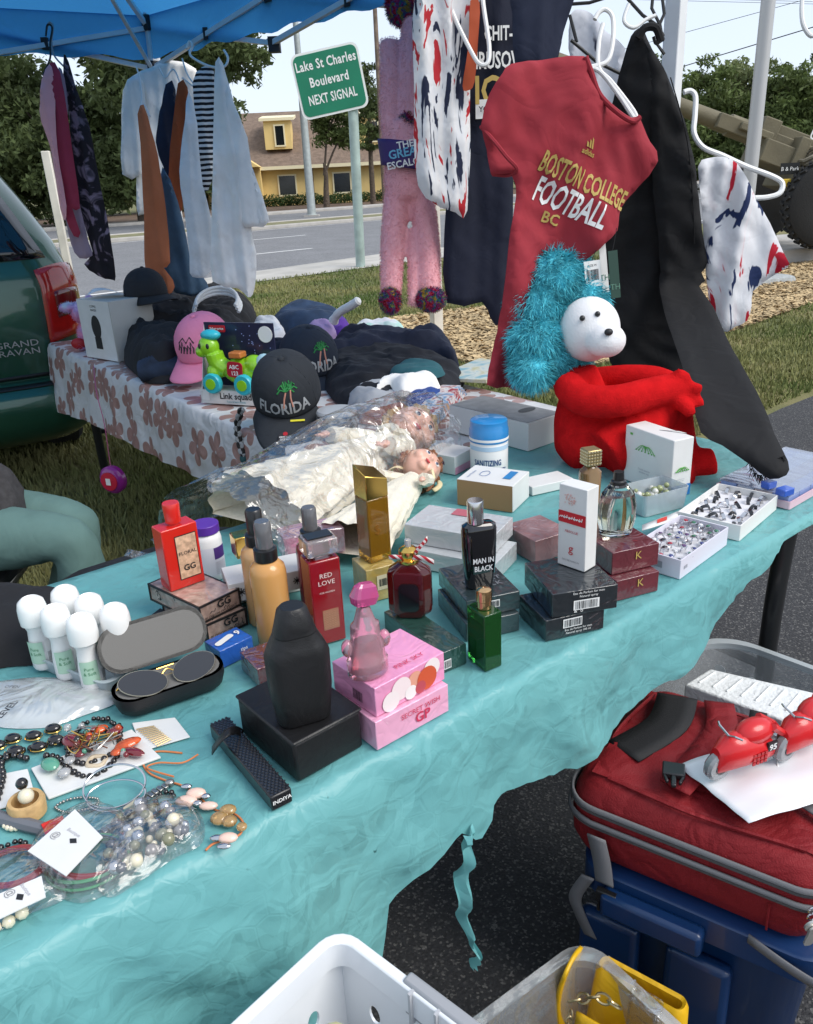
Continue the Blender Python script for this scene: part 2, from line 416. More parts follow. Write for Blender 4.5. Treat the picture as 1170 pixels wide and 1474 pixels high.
MULCH = [(-.1, 8.9), (-.2, 8.0), (.4, 6.7), (1.0, 6.3), (1.9, 6.4), (4.2, 8.5), (6.3, 11.2), (8.5, 13.6), (10, 15.4), (6.9, 15.1), (4.6, 13.2), (3.0, 11.3), (1.2, 9.6)]
mo = [(p.x, p.y) for p in catmull([Vector((a, b_, 0)) for a, b_ in MULCH], 5, True)]
b = MB(); b.add([(x, y, .012) for x, y in mo], [tuple(range(len(mo)))]); b.build('mulch_bed', mat('mulch_base', (.34, .25, .14), .95, noise=.4, nscale=25, bump=.8, bscale=60), kind='structure')
def scatter_poly(poly, n, rng=NR):
    poly = np.array(poly); lo, hi = poly.min(0), poly.max(0); out = np.zeros((0, 2))
    while len(out) < n:
        q = rng.uniform(lo, hi, (n, 2)); out = np.vstack([out, q[_inside(q, poly)]])
    return out[:n]
def np_mesh(name, V, F, m, kind=None, smooth=False, parent=None):
    me = bpy.data.meshes.new(name); nv, nf, k = len(V), len(F), F.shape[1]
    me.vertices.add(nv); me.vertices.foreach_set('co', V.astype(np.float32).ravel())
    me.loops.add(nf * k); me.loops.foreach_set('vertex_index', F.astype(np.int32).ravel())
    me.polygons.add(nf); me.polygons.foreach_set('loop_start', np.arange(0, nf * k, k, dtype=np.int32)); me.polygons.foreach_set('loop_total', np.full(nf, k, np.int32))
    for q in (m if isinstance(m, list) else [m]): me.materials.append(q)
    me.update(calc_edges=True); me.validate()
    o = bpy.data.objects.new(name, me); COL.objects.link(o)
    if kind: o['kind'] = kind
    if parent: o.parent = parent
    return o
def chips(name, xy, m, s0, s1, z0=.012):
    n = len(xy); a = NR.uniform(0, 2 * PI, n); L = NR.uniform(s0, s1, n); W = L * NR.uniform(.25, .5, n); t = NR.uniform(-.35, .35, n); z = z0 + NR.uniform(.002, .03, n)
    V = np.zeros((n, 4, 3))
    for k, (sx, sy) in enumerate(((-1, -1), (1, -1), (1, 1), (-1, 1))):
        lx, ly = sx * L / 2, sy * W / 2
        V[:, k, 0] = xy[:, 0] + lx * np.cos(a) - ly * np.sin(a); V[:, k, 1] = xy[:, 1] + lx * np.sin(a) + ly * np.cos(a); V[:, k, 2] = z + lx * t + ly * NR.uniform(-.5, .5, n)
    return np_mesh(name, V.reshape(-1, 3), np.arange(n * 4).reshape(-1, 4), m, 'stuff')
cm = mat('wood_chips', (.50, .37, .20), .85, noise=.45, nscale=9, detail=10)
xy = scatter_poly(mo, 60000); near = xy[(np.hypot(xy[:, 0], xy[:, 1]) < 10.5) | (NR.uniform(size=len(xy)) < .6)]
tag(chips('wood_chips', near, cm, .03, .08), 'pale wood chip mulch covering the bed behind the stall', 'mulch')

def blades(name, xy, h0, h1, m):
    n = len(xy); a = NR.uniform(0, 2 * PI, n); h = NR.uniform(h0, h1, n); wd = .0035 + .0012 * np.hypot(xy[:, 0], xy[:, 1]) * .5; ln = NR.normal(0, .45, n) * h; la = NR.uniform(0, 2 * PI, n)
    V = np.zeros((n, 3, 3)); dx, dy = np.cos(a) * wd, np.sin(a) * wd
    V[:, 0] = np.c_[xy[:, 0] - dx, xy[:, 1] - dy, np.zeros(n)]; V[:, 1] = np.c_[xy[:, 0] + dx, xy[:, 1] + dy, np.zeros(n)]
    V[:, 2] = np.c_[xy[:, 0] + ln * np.cos(la), xy[:, 1] + ln * np.sin(la), h]
    return np_mesh(name, V.reshape(-1, 3), np.arange(n * 3).reshape(-1, 3), m, 'stuff')
def grass_mat():
    m = mat('grass_blades', (.10, .13, .03), .8, noise=.4, nscale=.8, detail=10)
    rp = [n for n in m.node_tree.nodes if n.type == 'VALTORGB'][0]
    rp.color_ramp.elements[0].color = (.085, .135, .028, 1); rp.color_ramp.elements[1].color = (.27, .255, .10, 1); rp.color_ramp.elements[0].position = .36; rp.color_ramp.elements[1].position = .64
    return m
nb_ = 230000; ra = NR.uniform(R_(-34), R_(34), nb_); rr_ = 2.2 * (15.5 / 2.2) ** NR.uniform(0, 1, nb_)
gx = np.c_[np.sin(ra) * rr_, np.cos(ra) * rr_]; n_ = gx[:, 0] * RN.x + gx[:, 1] * RN.y
ins = _inside(gx, np.array(mo))
gx = gx[(n_ > 2.32) & (n_ < 11.95) & ~ins]
tag(blades('grass', gx, .015, .055, grass_mat()), 'short patchy green and straw coloured lawn grass', 'grass')

def leafmat(name, c):
    m = mat(name, c, .6, noise=.45, nscale=.9, detail=6, spec=.3)
    nt = m.node_tree; b = nt.nodes['Principled BSDF']; out = nt.nodes['Material Output']; tl = _n(nt, 'ShaderNodeBsdfTranslucent'); mx = _n(nt, 'ShaderNodeMixShader'); mx.inputs[0].default_value = .3
    rp = [n for n in nt.nodes if n.type == 'VALTORGB'][0]; nt.links.new(rp.outputs[0], tl.inputs[0])
    nt.links.new(b.outputs[0], mx.inputs[1]); nt.links.new(tl.outputs[0], mx.inputs[2]); nt.links.new(mx.outputs[0], out.inputs['Surface'])
    return m
LEAF = {'oak': leafmat('leaf_oak', (.105, .14, .052)), 'mid': leafmat('leaf_mid', (.12, .16, .05)), 'pale': leafmat('leaf_pale', (.17, .20, .085)), 'hedge': leafmat('leaf_hedge', (.045, .08, .025))}
BARK = mat('bark', (.11, .085, .065), .95, noise=.35, nscale=6, bump=1., bscale=14)
def leafcloud(name, clumps, n, size, m, parent, rng):
    c = np.array([q[:3] for q in clumps]); r = np.array([q[3:6] if len(q) > 4 else (q[3],) * 3 for q in clumps])
    vol = r.prod(1) ** (2 / 3); k = rng.choice(len(c), n, p=vol / vol.sum())
    d = rng.normal(size=(n, 3)); d /= np.linalg.norm(d, axis=1)[:, None]; rad = rng.uniform(.0, 1, n) ** .38 * (1 + .25 * rng.normal(size=n) * .5)
    p = c[k] + d * rad[:, None] * r[k]
    a = rng.normal(size=(n, 3)); a /= np.linalg.norm(a, axis=1)[:, None]; b = np.cross(a, rng.normal(size=(n, 3))); b /= np.linalg.norm(b, axis=1)[:, None]
    s = size * rng.uniform(.5, 1.25, n)[:, None]
    V = np.stack([p - a * s, p + b * s * .42, p + a * s, p - b * s * .42], 1)
    return np_mesh(name, V.reshape(-1, 3), np.arange(n * 4).reshape(-1, 4), m, None, parent=parent)
def tree(name, label, base, trunk_h, r0, limbs, crown, n, size, lm, seed=1, group=None, nclump=26):
    """crown: list of big lobes (x,y,z,rx,ry,rz) relative to the base; each is broken into clumps of leaves"""
    rng = np.random.default_rng(seed); t = thing(name, label, 'tree', base, group=group)
    mb = MB(); pts = [(0, 0, -.05), (.04 * trunk_h * rng.normal() * .4, 0, trunk_h * .4), (.06 * trunk_h * rng.normal() * .4, .02, trunk_h * .75), (0.05, 0, trunk_h)]
    mb.tube(catmull(pts, 4), [r0 * (1.25 - .75 * i / 12) for i in range(13)], 10)
    clumps = []
    for L in crown:
        c = np.array(L[:3]); r = np.array(L[3:6])
        for _ in range(nclump):
            d = rng.normal(size=3); d /= np.linalg.norm(d); q = c + d * r * rng.uniform(.35, 1.0); s = rng.uniform(.16, .36) * r.mean()
            clumps.append((*q, s * 1.25, s * 1.25, s * .8))
        mid = Vector(c) * .55 + Vector((0, 0, trunk_h * .5))
        mb.tube(catmull([(0, 0, trunk_h * .72), mid, Vector(c)], 4), [r0 * (.5 - .05 * i) for i in range(9)], 7)
        for _ in range(limbs):
            e = clumps[-1 - int(rng.integers(nclump))]; mb.tube(catmull([tuple(mid), (Vector(c) + Vector(e[:3])) / 2, e[:3]], 3), [r0 * (.28 - .035 * i) for i in range(7)], 5)
    mb.build('trunk', BARK, t)
    leafcloud('crown', clumps, n, size, lm, t, rng)
    return t
def gp(px, d): q = PD(px, 270, d); return (q.x, q.y, 0)
tree('oak_tree', 'dense dark oak tree across the road, behind the green van', gp(-15, 42), 3.2, .5, 3, [(-1, 0, 7.5, 5, 4, 3.6), (2.5, 0, 4.6, 4.2, 3.5, 3.6), (-3, 0, 3.6, 3.5, 3.5, 3), (3, -1, 2.4, 3.4, 2.5, 2.0)], 42000, .20, LEAF['oak'], 3)
tree('oak_tree', 'dark spreading oak tree behind the hanging white tee shirts', gp(205, 40), 2.6, .4, 3, [(0, 0, 5.0, 4.8, 3.6, 3.6), (-3.4, 0, 3.4, 3.2, 3, 2.8), (1.2, -.5, 7.6, 3.2, 3, 2.6), (.0, -.5, 2.6, 3.0, 2.5, 1.9), (-.5, 0, 9.5, 4, 3, 2.5)], 46000, .19, LEAF['oak'], 4)
tree('oak_tree', 'tall oak tree with a leaning trunk beside the green road sign', gp(330, 33), 4.6, .28, 4, [(.5, 0, 7.6, 2.4, 2.5, 2.0), (-1.6, 0, 6.2, 2.2, 2.2, 1.8), (.9, 0, 6.0, 1.3, 1.4, 1.1), (-1, 0, 8.6, 3, 2, 2)], 20000, .15, LEAF['oak'], 5)
tree('small_tree', 'small green tree in front of the yellow building', gp(468, 50), 2.6, .17, 3, [(.6, 0, 4.9, 1.7, 1.6, 1.3), (1.6, 0, 4.1, 1.1, 1.2, .9)], 4200, .15, LEAF['mid'], 6)
tree('slender_tree', 'slender tree beside the wooden utility pole', gp(536, 54), 6.2, .16, 2, [(0, 0, 6.6, 1.1, 1.1, 2.2), (.2, 0, 4.4, .9, .9, 1.4)], 4200, .15, LEAF['oak'], 7)
for i, (px_, d, top, wd, key) in enumerate(((968, 50, 7.6, 3.4, 'oak'), (1030, 46, 6.6, 2.9, 'mid'), (1088, 47, 7.4, 3.2, 'pale'), (1150, 44, 6.4, 3.2, 'mid'), (1215, 46, 7.2, 3.4, 'oak'))):
    lb = ['dark tree behind the black trousers and tent leg', 'mid green tree behind the howitzer barrel', 'pale feathery tree rising behind the grey flagpole', 'mid green tree behind the howitzer breech', 'dark tree at the end of the row behind the howitzer'][i]
    tree('roadside_tree', lb, gp(px_, d), 2.2, .2, 3, [(0, 0, top * .5, wd, 2.6, top * .40), (wd * .4, 0, top * .42, wd * .7, 2, top * .36), (-wd * .35, 0, top * .8, wd * .45, 1.5, top * .2), (0, -.5, top * .25, wd, 2.2, top * .22)], 17000, .16, LEAF[key], 20 + i, group='row of trees beyond the howitzer')
for i, (px_, d) in enumerate(((90, 56), (225, 60), (600, 95), (690, 90), (790, 85), (880, 80))):
    tree('far_tree', ['far oak tree between the van and the hanging pink shirts', 'far oak tree behind the hanging white tee shirt', 'far tree behind the pink plush toy', 'far tree behind the navy tee shirt', 'far tree behind the red tee shirt', 'far tree behind the white shirt with black spots'][i], gp(px_, d), 2.5, .3, 2, [(0, 0, 5.0, 6, 4, 3.6), (1, 0, 2.4, 6, 3, 2.0)], 12000, .26, LEAF['oak'], 40 + i, group='far trees')

BW = mat('yellow_stucco', (.78, .58, .24), .9, noise=.06, nscale=1.5); BR = mat('brown_shingle', (.20, .145, .11), .95, noise=.22, nscale=3, bump=.4, bscale=8)
BT = mat('cream_trim', (.82, .74, .50), .8); BG = mat('dark_window', (.012, .015, .018), .08, spec=.8)
bb = PD(455, 270, 62.); b0 = thing('yellow_building', 'long yellow building with brown shingle roof and dormer windows across the road', 'building', (bb.x, bb.y, 0), R_(3))
MB().box((0, 7, 0), (26, 14, 2.75)).build('wall', BW, b0, smooth=False)
rf = MB(); rf.add([(-13.6, -.6, 2.70), (13.6, -.6, 2.70), (13.6, 14.6, 2.70), (-13.6, 14.6, 2.70), (-8, 7, 7.0), (13.6, 7, 7.0)], [(0, 1, 5, 4), (1, 2, 5), (2, 3, 4, 5), (3, 0, 4), (3, 2, 1, 0)])
rfo = rf.build('roof', BR, b0, smooth=False)
MB().box((0, -.66, 2.55), (27.3, .1, .24)).build('fascia', BT, rfo, smooth=False)
def bwin(x, z, w_, h_, y=0., par=None, nm='window'):
    f = MB()
    for c, d in (((x, y - .05, z - .08), (w_ + .24, .1, .1)), ((x, y - .05, z + h_), (w_ + .24, .1, .1)), ((x - w_ / 2 - .06, y - .05, z), (.1, .1, h_)), ((x + w_ / 2 + .06, y - .05, z), (.1, .1, h_))): f.box(c, d)
    o = f.build(nm, BT, par or b0, smooth=False)
    MB().box((x, y - .02, z), (w_, .05, h_)).build('pane', BG, o, smooth=False)
for x in (-6.8, -2.15, 2.0, 6.2, 9.5): bwin(x, .75, 1.2, 1.35)
for x in (-2.9, 4.2):
    d = MB(); d.box((x + .3, 2.4, 4.0), (2.0, 2.8, 2.0)); do = d.build('dormer', BW, b0, smooth=False)
    MB().add([(x - 1.0, .75, 5.95), (x + 1.6, .75, 5.95), (x + 1.6, 4.4, 6.35), (x - 1.0, 4.4, 6.35), (x - 1.0, .75, 6.15), (x + 1.6, .75, 6.15), (x + 1.6, 4.4, 6.55), (x - 1.0, 4.4, 6.55)], [(0, 1, 2, 3), (7, 6, 5, 4), (0, 4, 5, 1), (1, 5, 6, 2), (3, 2, 6, 7), (0, 3, 7, 4)]).build('dormer_roof', BT, do, smooth=False)
    bwin(x + .45, 4.25, .6, 1.35, 1.0, do, 'dormer_window')
gb = MB(); gb.prism([(-2.2, 0), (2.2, 0), (0, 1.5)], 0, 2.5, M=frame_mtx((-6.0, -1.2, 2.75), (1, 0, 0), (0, 0, 1))); gb.box((-6.0, -.6, 0), (4.0, 1.4, 2.75)); go = gb.build('porch', BW, b0, smooth=False)
for s_ in (-1, 1):
    q = MB(); q.tube([(-6.0 + s_ * 2.4, 1.35, 2.7), (-6.0, 1.35, 4.35)], .14, 4); q.build('porch_trim', BT, go, smooth=False)
for x in (-.2, 6.9): MB().tube([(x, -.08, 0), (x, -.08, 2.6)], .06, 6).build('downpipe', BR, b0)
hp = MB(); rngh = np.random.default_rng(9)
hr = thing('hedge', 'low dark green hedge along the base of the yellow building', 'hedge', (bb.x, bb.y - 2.2, 0))
leafcloud('foliage', [(x, rngh.normal() * .2, .35, .7, .5, rngh.uniform(.3, .55)) for x in np.arange(-7, 9, .55)], 9000, .10, LEAF['hedge'], hr, rngh)

SG = mat('sign_green', (.012, .20, .11), .45, noise=.08, nscale=3); SW = mat('sign_white', (.85, .86, .84), .5); GALV = mat('galvanised', (.42, .46, .45), .5, metal=.35, noise=.12, nscale=6)
sp = P(519, 385, 0); pl = Plane2(sp, (0, -1, 0))
corn = [pl.uv(426, 83), pl.uv(520, 57), pl.uv(525, 155), pl.uv(429, 173)]
cx = sum(c[0] for c in corn) / 4; cz = sum(c[1] for c in corn) / 4
W_ = ((corn[1][0] - corn[0][0]) + (corn[2][0] - corn[3][0])) / 2; H_ = ((corn[0][1] - corn[3][1]) + (corn[1][1] - corn[2][1])) / 2
ang = math.atan2(corn[1][1] - corn[0][1] + corn[2][1] - corn[3][1], 2 * W_)
st = thing('road_sign', 'green highway sign reading Lake St Charles Boulevard, tilted on a grey post', 'sign', sp)
MB().tube([(0, 0, -.05), (pl.uv(509, 160)[0], 0.06, pl.uv(509, 160)[1] + H_ * .8)], .085, 12).build('post', mat('post_patina', (.36, .45, .42), .6, metal=.2, noise=.2, nscale=5), st)
SM = Matrix.Translation((cx, -.06, cz)) @ Matrix.Rotation(-ang, 4, 'Y') @ Matrix.Rotation(PI / 2, 4, 'X')
bd = MB().prism(rrect(W_ + .02, H_ + .02, .12, 5), -.015, .0, M=SM).build('board', SW, st, smooth=False)
MB().prism(rrect(W_ - .05, H_ - .05, .10, 5), .0, .006, M=SM).build('face', SG, bd, smooth=False)
for ln, yy, s_, wf in (('Lake St Charles', .235, .155, .62), ('Boulevard', -.03, .155, .62), ('NEXT SIGNAL', -.30, .155, .62)):
    text(ln, H_ * .145, SW, bd, SM @ Matrix.Translation((0, H_ * yy, .010)), bold=1, sx=W_ * (.92 if ln[0] == 'L' else .6 if ln[0] == 'B' else .74) / (sum((GLY['w', c] if c != ' ' else .28) + .04 for c in ln) * H_ * .145 / .70), track=.04)
lp = thing('light_pole', 'tall grey steel pole standing behind the green road sign', 'pole', P(449, 312, 0))
MB().lathe([(.24, 0), (.24, .1), (.2, .12), (.19, 1), (.08, 13)], 14).build('shaft', GALV, lp); MB().box((0, 0, 0), (.7, .7, .08)).build('base_plate', concrete, lp)
up = thing('utility_pole', 'wooden utility pole with crossarm and wires by the slender tree', 'pole', gp(553, 52))
MB().lathe([(.17, 0), (.12, 13.5)], 10).build('shaft', mat('pole_wood', (.20, .15, .11), .9, noise=.3, nscale=4), up)
MB().box((0, 0, 11.6), (2.6, .12, .14)).build('crossarm', MATS['pole_wood'], up)
up2 = P(1062, 420, 0)
fp = thing('flagpole', 'smooth grey metal pole standing in the mulch bed', 'pole', up2)
MB().lathe([(.075, 0), (.073, 4), (.06, 7)], 16).build('shaft', mat('pole_grey', (.50, .50, .50), .45, metal=.4), fp); MB().lathe([(.12, 0), (.12, .03), (.08, .05)], 16).build('collar', GALV, fp)
s2 = P(1166, 352, 0); fp2 = thing('sign_post', 'blue grey metal post on a concrete footing before the howitzer wheel', 'post', s2)
MB().tube([(0, 0, .0), (.02, 0, 2.3)], .05, 10).build('shaft', mat('post_blue_grey', (.20, .25, .30), .5, metal=.3), fp2)
wp = P(629, 488, 0); wpt = thing('white_post', 'square weathered white post standing in the mulch', 'post', wp)
MB().box((0, 0, -.02), (.095, .095, 2.9), rz=.4).build('shaft', mat('post_white', (.72, .68, .60), .7, noise=.15, nscale=6, bump=.2), wpt, bevel=.006)
wq = PD(97, 380, 6.5); wpt2 = thing('white_post', 'slim white post standing on the grass beyond the green van', 'post', (wq.x, wq.y, 0))
MB().box((0, 0, -.02), (.06, .06, 1.75), rz=.2).build('shaft', MATS['post_white'], wpt2, bevel=.005)
tag(MB().box((6.6, 13.6, 0), (4.2, 2.2, .22), rz=.3).build('concrete_pad', concrete, bevel=.02, kind='structure'))
rk = P(1100, 408, 0); tag(MB().stack([(0, rrect(.75, .4, .1)), (.07, rrect(.7, .36, .1)), (.09, rrect(.6, .3, .08))]).build('paving_slab', mat('slab_grey', (.35, .37, .37), .8, noise=.15), loc=rk, rz=.3), 'flat grey stone slab lying on the wood chips', 'slab')
wm = mat('wire_black', (.02, .02, .02), .6)
for i, (a, bq, lb) in enumerate((((985, 47, 40), (1175, -5, 36), 'high thin power line crossing the sky'), ((985, 95, 40), (1180, 36, 34), 'low black power line crossing the sky above the howitzer'))):
    A, B = PD(*a), PD(*bq); A2 = A + (A - B) * 1.5; B2 = B + (B - A) * 3
    pts = [A2.lerp(B2, k / 20) for k in range(21)]
    tag(rebase(MB().tube(pts, .012 if i == 0 else .022, 5).build('power_line', wm)), lb, 'wire')
for k, dz in ((-1.1, 0), (1.1, 0)):
    A = Vector(gp(553, 52)) + Vector((k, 0, 11.75)); pts = [A + Vector((x, x * .35, -.004 * (60 - abs(x)) * abs(x) * .35 * 0 - 0)) for x in np.linspace(0, 60, 9)]
    tag(rebase(MB().tube([A - Vector((60, 20, 0))] + pts, .015, 4).build('power_line', wm)), ['power line off the near end of the wooden utility pole crossarm', 'power line off the far end of the wooden utility pole crossarm'][int(k > 0)], 'wire')

VG = mat('van_green', (.024, .10, .058), .28, metal=.3, coat=1., noise=.12, nscale=2)
VD = mat('van_trim_black', (.012, .013, .013), .5); VGL = mat('van_glass', (.006, .008, .010), .04, spec=.9)
vc = PD(132, 470, 4.05); hd = math.atan2(.52, .86)     # rear right corner; heading
vh = Vector((-.50, .866, 0)); vl = Vector((-.866, -.50, 0))
vo = Vector((vc.x, vc.y, 0)) + vl * .99
VM = Matrix((-vl, vh, Vector((0, 0, 1)))).transposed().to_4x4(); VM.translation = vo
van = thing('parked_van', 'dark green minivan with its rear corner against the flower cloth table', 'van', M=VM)
def vring(w_, y0, y1, r): return [(x, y + (y0 + y1) / 2) for x, y in rrect(w_, y1 - y0, r, 6)]
prof = [(.24, 1.78, .10, 4.75, .22), (.30, 1.90, .00, 4.85, .25), (.38, 1.97, -.06, 4.9, .26), (.50, 1.97, -.06, 4.9, .26), (.55, 1.95, -.02, 4.9, .25), (.57, 1.92, .07, 4.88, .22), (.74, 1.96, .06, 4.85, .22), (1.0, 1.98, .07, 4.7, .22), (1.08, 1.95, .09, 4.2, .22), (1.2, 1.88, .13, 3.9, .24), (1.36, 1.74, .22, 3.65, .26), (1.52, 1.58, .34, 3.4, .28), (1.64, 1.42, .46, 3.2, .3), (1.72, 1.25, .60, 3.0, .3), (1.76, 1.0, .8, 2.8, .3)]
MB().stack([(z, vring(w_, a, b_, r)) for z, w_, a, b_, r in prof]).build('body', VG, van, angle=60)
def vrear(x, z):
    for i in range(len(prof) - 1):
        if prof[i][0] <= z <= prof[i + 1][0]:
            t = (z - prof[i][0]) / (prof[i + 1][0] - prof[i][0]); return prof[i][2] * (1 - t) + prof[i + 1][2] * t, prof[i][1] * (1 - t) + prof[i + 1][1] * t
    return prof[-1][2], prof[-1][1]
def vsurf(x, z, out=.006):
    y, w_ = vrear(x, z); r = .24; ex = max(0, abs(x) - (w_ / 2 - r)); ex = min(ex, r * .985)
    return (x, y + r - math.sqrt(max(r * r - ex * ex, 0)) - out, z)
gl = MB(); gl.sheet(lambda u, v: vsurf((-1 + 2 * u) * (.86 - .22 * v), 1.13 + .50 * v), 24, 10); gl.build('rear_window', VGL, van, solid=.008)
LR = mat('lamp_red', (.45, .012, .008), .12, coat=1., noise=.12, nscale=30); LRD = mat('lamp_red_dark', (.16, .006, .006), .1, coat=1.)
for sgn in (1, -1):
    lm_ = MB()
    def lf(u, v):
        z = .735 + .345 * v; y, w_ = vrear(0, z); r = .24; th = R_(12 + 74 * u * (1 - .12 * v)); cxx = w_ / 2 - r
        return (sgn * (cxx + (r + .012) * math.sin(th)), y + r - (r + .012) * math.cos(th), z + .02 * math.sin(PI * u))
    lm_.sheet(lf, 12, 12); lo = lm_.build('tail_lamp', LR, van, solid=.02)
    l2 = MB(); l2.sheet(lambda u, v: Vector(lf(.18 + .6 * u, .30 + .36 * v)) * 1.0 + Vector((sgn * .006, -.008, 0)), 8, 6); l2.build('lamp_lens', LRD, lo, solid=.008)
tm = mat('van_chrome', (.55, .56, .55), .3, metal=.6)
text('GRAND\nCARAVAN', .030, tm, van, Matrix.Translation((.74, .045, .735)) @ Matrix.Rotation(PI / 2, 4, 'X'), bold=0, align='R', sx=1.35, name='badge', spacing=.95)
MB().sheet(lambda u, v: vsurf((-.9 + 1.8 * u), .545 + .012 * v, .004), 20, 1).build('bumper_seam', VD, van, solid=.006)
MB().sheet(lambda u, v: vsurf((-.85 + 1.7 * u), .575 + .02 * v, .0), 20, 1).build('tailgate_gap', VD, van, solid=.006)
pt = MB().box((0, .045, .62), (.34, .04, .17)); pt.build('licence_plate', mat('plate_white', (.7, .7, .68), .5), van, bevel=.005)
tyre_m = mat('tyre_rubber', (.018, .018, .018), .85, bump=.3, bscale=60); rim_m = mat('van_rim', (.45, .45, .46), .35, metal=.8)
for sx_ in (-1, 1):
    for yy in (.95, 3.9):
        M_ = TR(sx_ * .86, yy, .33) @ Matrix.Rotation(PI / 2, 4, 'Y')
        wo = MB().lathe([(.19, -.1), (.30, -.1), (.33, -.07), (.33, .07), (.30, .1), (.19, .1)], 28, M=M_).build('wheel', tyre_m, van); MB().lathe([(.02, -.085), (.19, -.095), (.20, -.105), (.2, .105), (.19, .095), (.02, .085)], 20, M=M_).build('rim', rim_m, wo)
for sx_ in (-1, 1):
    MB().sheet(lambda u, v: (sx_ * (.955 - .235 * v), .75 + u * 2.5, 1.14 + .36 * v), 6, 3).build('side_window', VGL, van, solid=.03)

OL = mat('army_olive', (.155, .135, .085), .7, noise=.15, nscale=5, bump=.15, bscale=40)
hb = P(1152, 352, .22); HY = hb.y
def hz(x, y): q = PP(x, y, (0, HY, 0), (0, 1, 0)); return Vector((q.x - hb.x, 0, q.z - hb.z))
hw = thing('howitzer', 'olive army field howitzer on tyres with its barrel raised', 'howitzer', (hb.x, hb.y, .22))
bd_ = (hz(985, 156) - hz(1170, 226)).normalized(); bs = hz(1075, 190)
MB().tube([bs - bd_ * 1.6, bs + bd_ * .3, bs + bd_ * .32, bs + bd_ * 4.2, bs + bd_ * 4.22, bs + bd_ * 4.6], [.15, .15, .12, .09, .13, .13], 18).build('barrel', OL, hw)
nb = Vector((-bd_.z, 0, bd_.x)); nb = nb if nb.z > 0 else -nb
def hbox(c, L, H, D, y=0, nm='cradle', m=OL, bev=.015):
    M_ = Matrix((bd_, Vector((0, 1, 0)), bd_.cross(Vector((0, 1, 0))))).transposed().to_4x4(); M_.translation = c + Vector((0, y, 0))
    b_ = MB(); b_.box((0, 0, -H / 2), (L, D, H), M=M_); return b_.build(nm, m, hw, bevel=bev)
hbox(hz(1118, 207), 2.0, .20, .36, nm='cradle'); hbox(hz(1150, 207), 1.0, .24, .30, nm='recoil_housing'); hbox(hz(1098, 192), .26, .38, .42, nm='bracket'); hbox(hz(1080, 190), .5, .1, .5, nm='guide_plate')
hbox(hz(1118, 228), .75, .30, .7, nm='carriage'); hbox(hz(1134, 224), .16, .46, .8, nm='trunnion'); hbox(hz(1160, 268), .9, .28, .9, nm='axle_housing')
cp = [hz(1142, 222) + (hz(1172, 262) - hz(1142, 222)) * (i / 60) + Vector((.13 * math.cos(i * .9) * .8, -.45 + .13 * math.sin(i * .9), .13 * math.cos(i * .9) * .6)) for i in range(61)]
MB().tube(cp, .028, 6).build('spring', mat('spring_tan', (.26, .23, .17), .6, metal=.2), hw)
text('U.S. ARMY', .115, SW, hw, frame_mtx(hz(1166, 213) + Vector((.22, -.19, .0)), -bd_, nb), bold=1, name='lettering')
pp_ = hz(1112, 244); plo = MB().box((pp_.x, -.55, pp_.z - .07), (.26, .02, .15)).build('plate', VD, hw); text('B & Park', .05, SW, plo, frame_mtx((pp_.x, -.562, pp_.z - .02), (1, 0, 0), (0, 0, 1)))
for x_ in (1104, 1138):
    q = hz(x_, 263); MB().box((q.x, -.6, q.z - .05), (.13, .06, .1)).build('marker', mat('marker_yellow', (.65, .45, .04), .6), hw, bevel=.01)
for k, (px_, yy, r) in enumerate(((1153, -.75, .60), (1117, .85, .60))):
    c_ = hz(px_, 302); M_ = TR(c_.x if k == 0 else c_.x + .05, yy, .60) @ Matrix.Rotation(PI / 2, 4, 'X')
    ty = MB().lathe([(.30, -.15), (.50, -.17), (.58, -.13), (.60, 0), (.58, .13), (.50, .17), (.30, .15)], 40, M=M_)
    for i in range(30):
        a = 2 * PI * i / 30
        for s_ in (-1, 1): ty.box((0, 0, 0), (.10, .035, .03), M=M_ @ Matrix.Rotation(a + s_ * .05, 4, 'Z') @ TR(.588, 0, s_ * .07) @ Matrix.Rotation(PI / 2, 4, 'Y') @ Matrix.Rotation(.5 * s_, 4, 'Z'))
    wo = ty.build('wheel', tyre_m, hw); ri = MB().lathe([(.03, .10), (.12, .12), (.14, .07), (.26, .06), (.31, .12), (.31, -.15), (.03, -.15)], 28, M=M_)
    for i in range(6): ri.lathe([(.018, .11), (.018, .135)], 8, M=M_ @ TR(.10 * math.cos(i * PI / 3), .10 * math.sin(i * PI / 3), 0))
    ri.build('rim', OL, wo)
tl_ = MB()
for yy in (-.3, .3): tl_.tube([(0.1, yy, .55), (2.2, yy * 2.2, .12)], .09, 8)
tl_.build('trail', OL, hw)

CB = mat('canopy_blue', (.035, .20, .48), .7, noise=.10, nscale=2.5, wrinkle=.25, wscale=7)
nt = CB.node_tree; b_ = nt.nodes['Principled BSDF']; tl2 = _n(nt, 'ShaderNodeBsdfTranslucent'); tl2.inputs[0].default_value = (.06, .33, .70, 1); mx_ = _n(nt, 'ShaderNodeMixShader'); mx_.inputs[0].default_value = .45
nt.links.new(b_.outputs[0], mx_.inputs[1]); nt.links.new(tl2.outputs[0], mx_.inputs[2]); nt.links.new(mx_.outputs[0], nt.nodes['Material Output'].inputs['Surface'])
TW = mat('tent_steel_white', (.74, .75, .75), .4, noise=.06, nscale=10); TB = mat('tent_black', (.02, .02, .022), .6)
pA = PD(213, 34, 4.05); EZ = pA.z + .0            # far corner of the eave
pB = PD(970, 60, 2.52)
A2 = Vector((pA.x, pA.y, 0)); B2 = Vector((pB.x, pB.y, 0)); ab = (B2 - A2); ab.normalize(); B2 = A2 + ab * (B2 - A2).length
pq = Vector((-ab.y, ab.x, 0)); pq = pq if pq.y < 0 else -pq          # towards the seller's side
pq = Vector((-.86, -.51, 0))
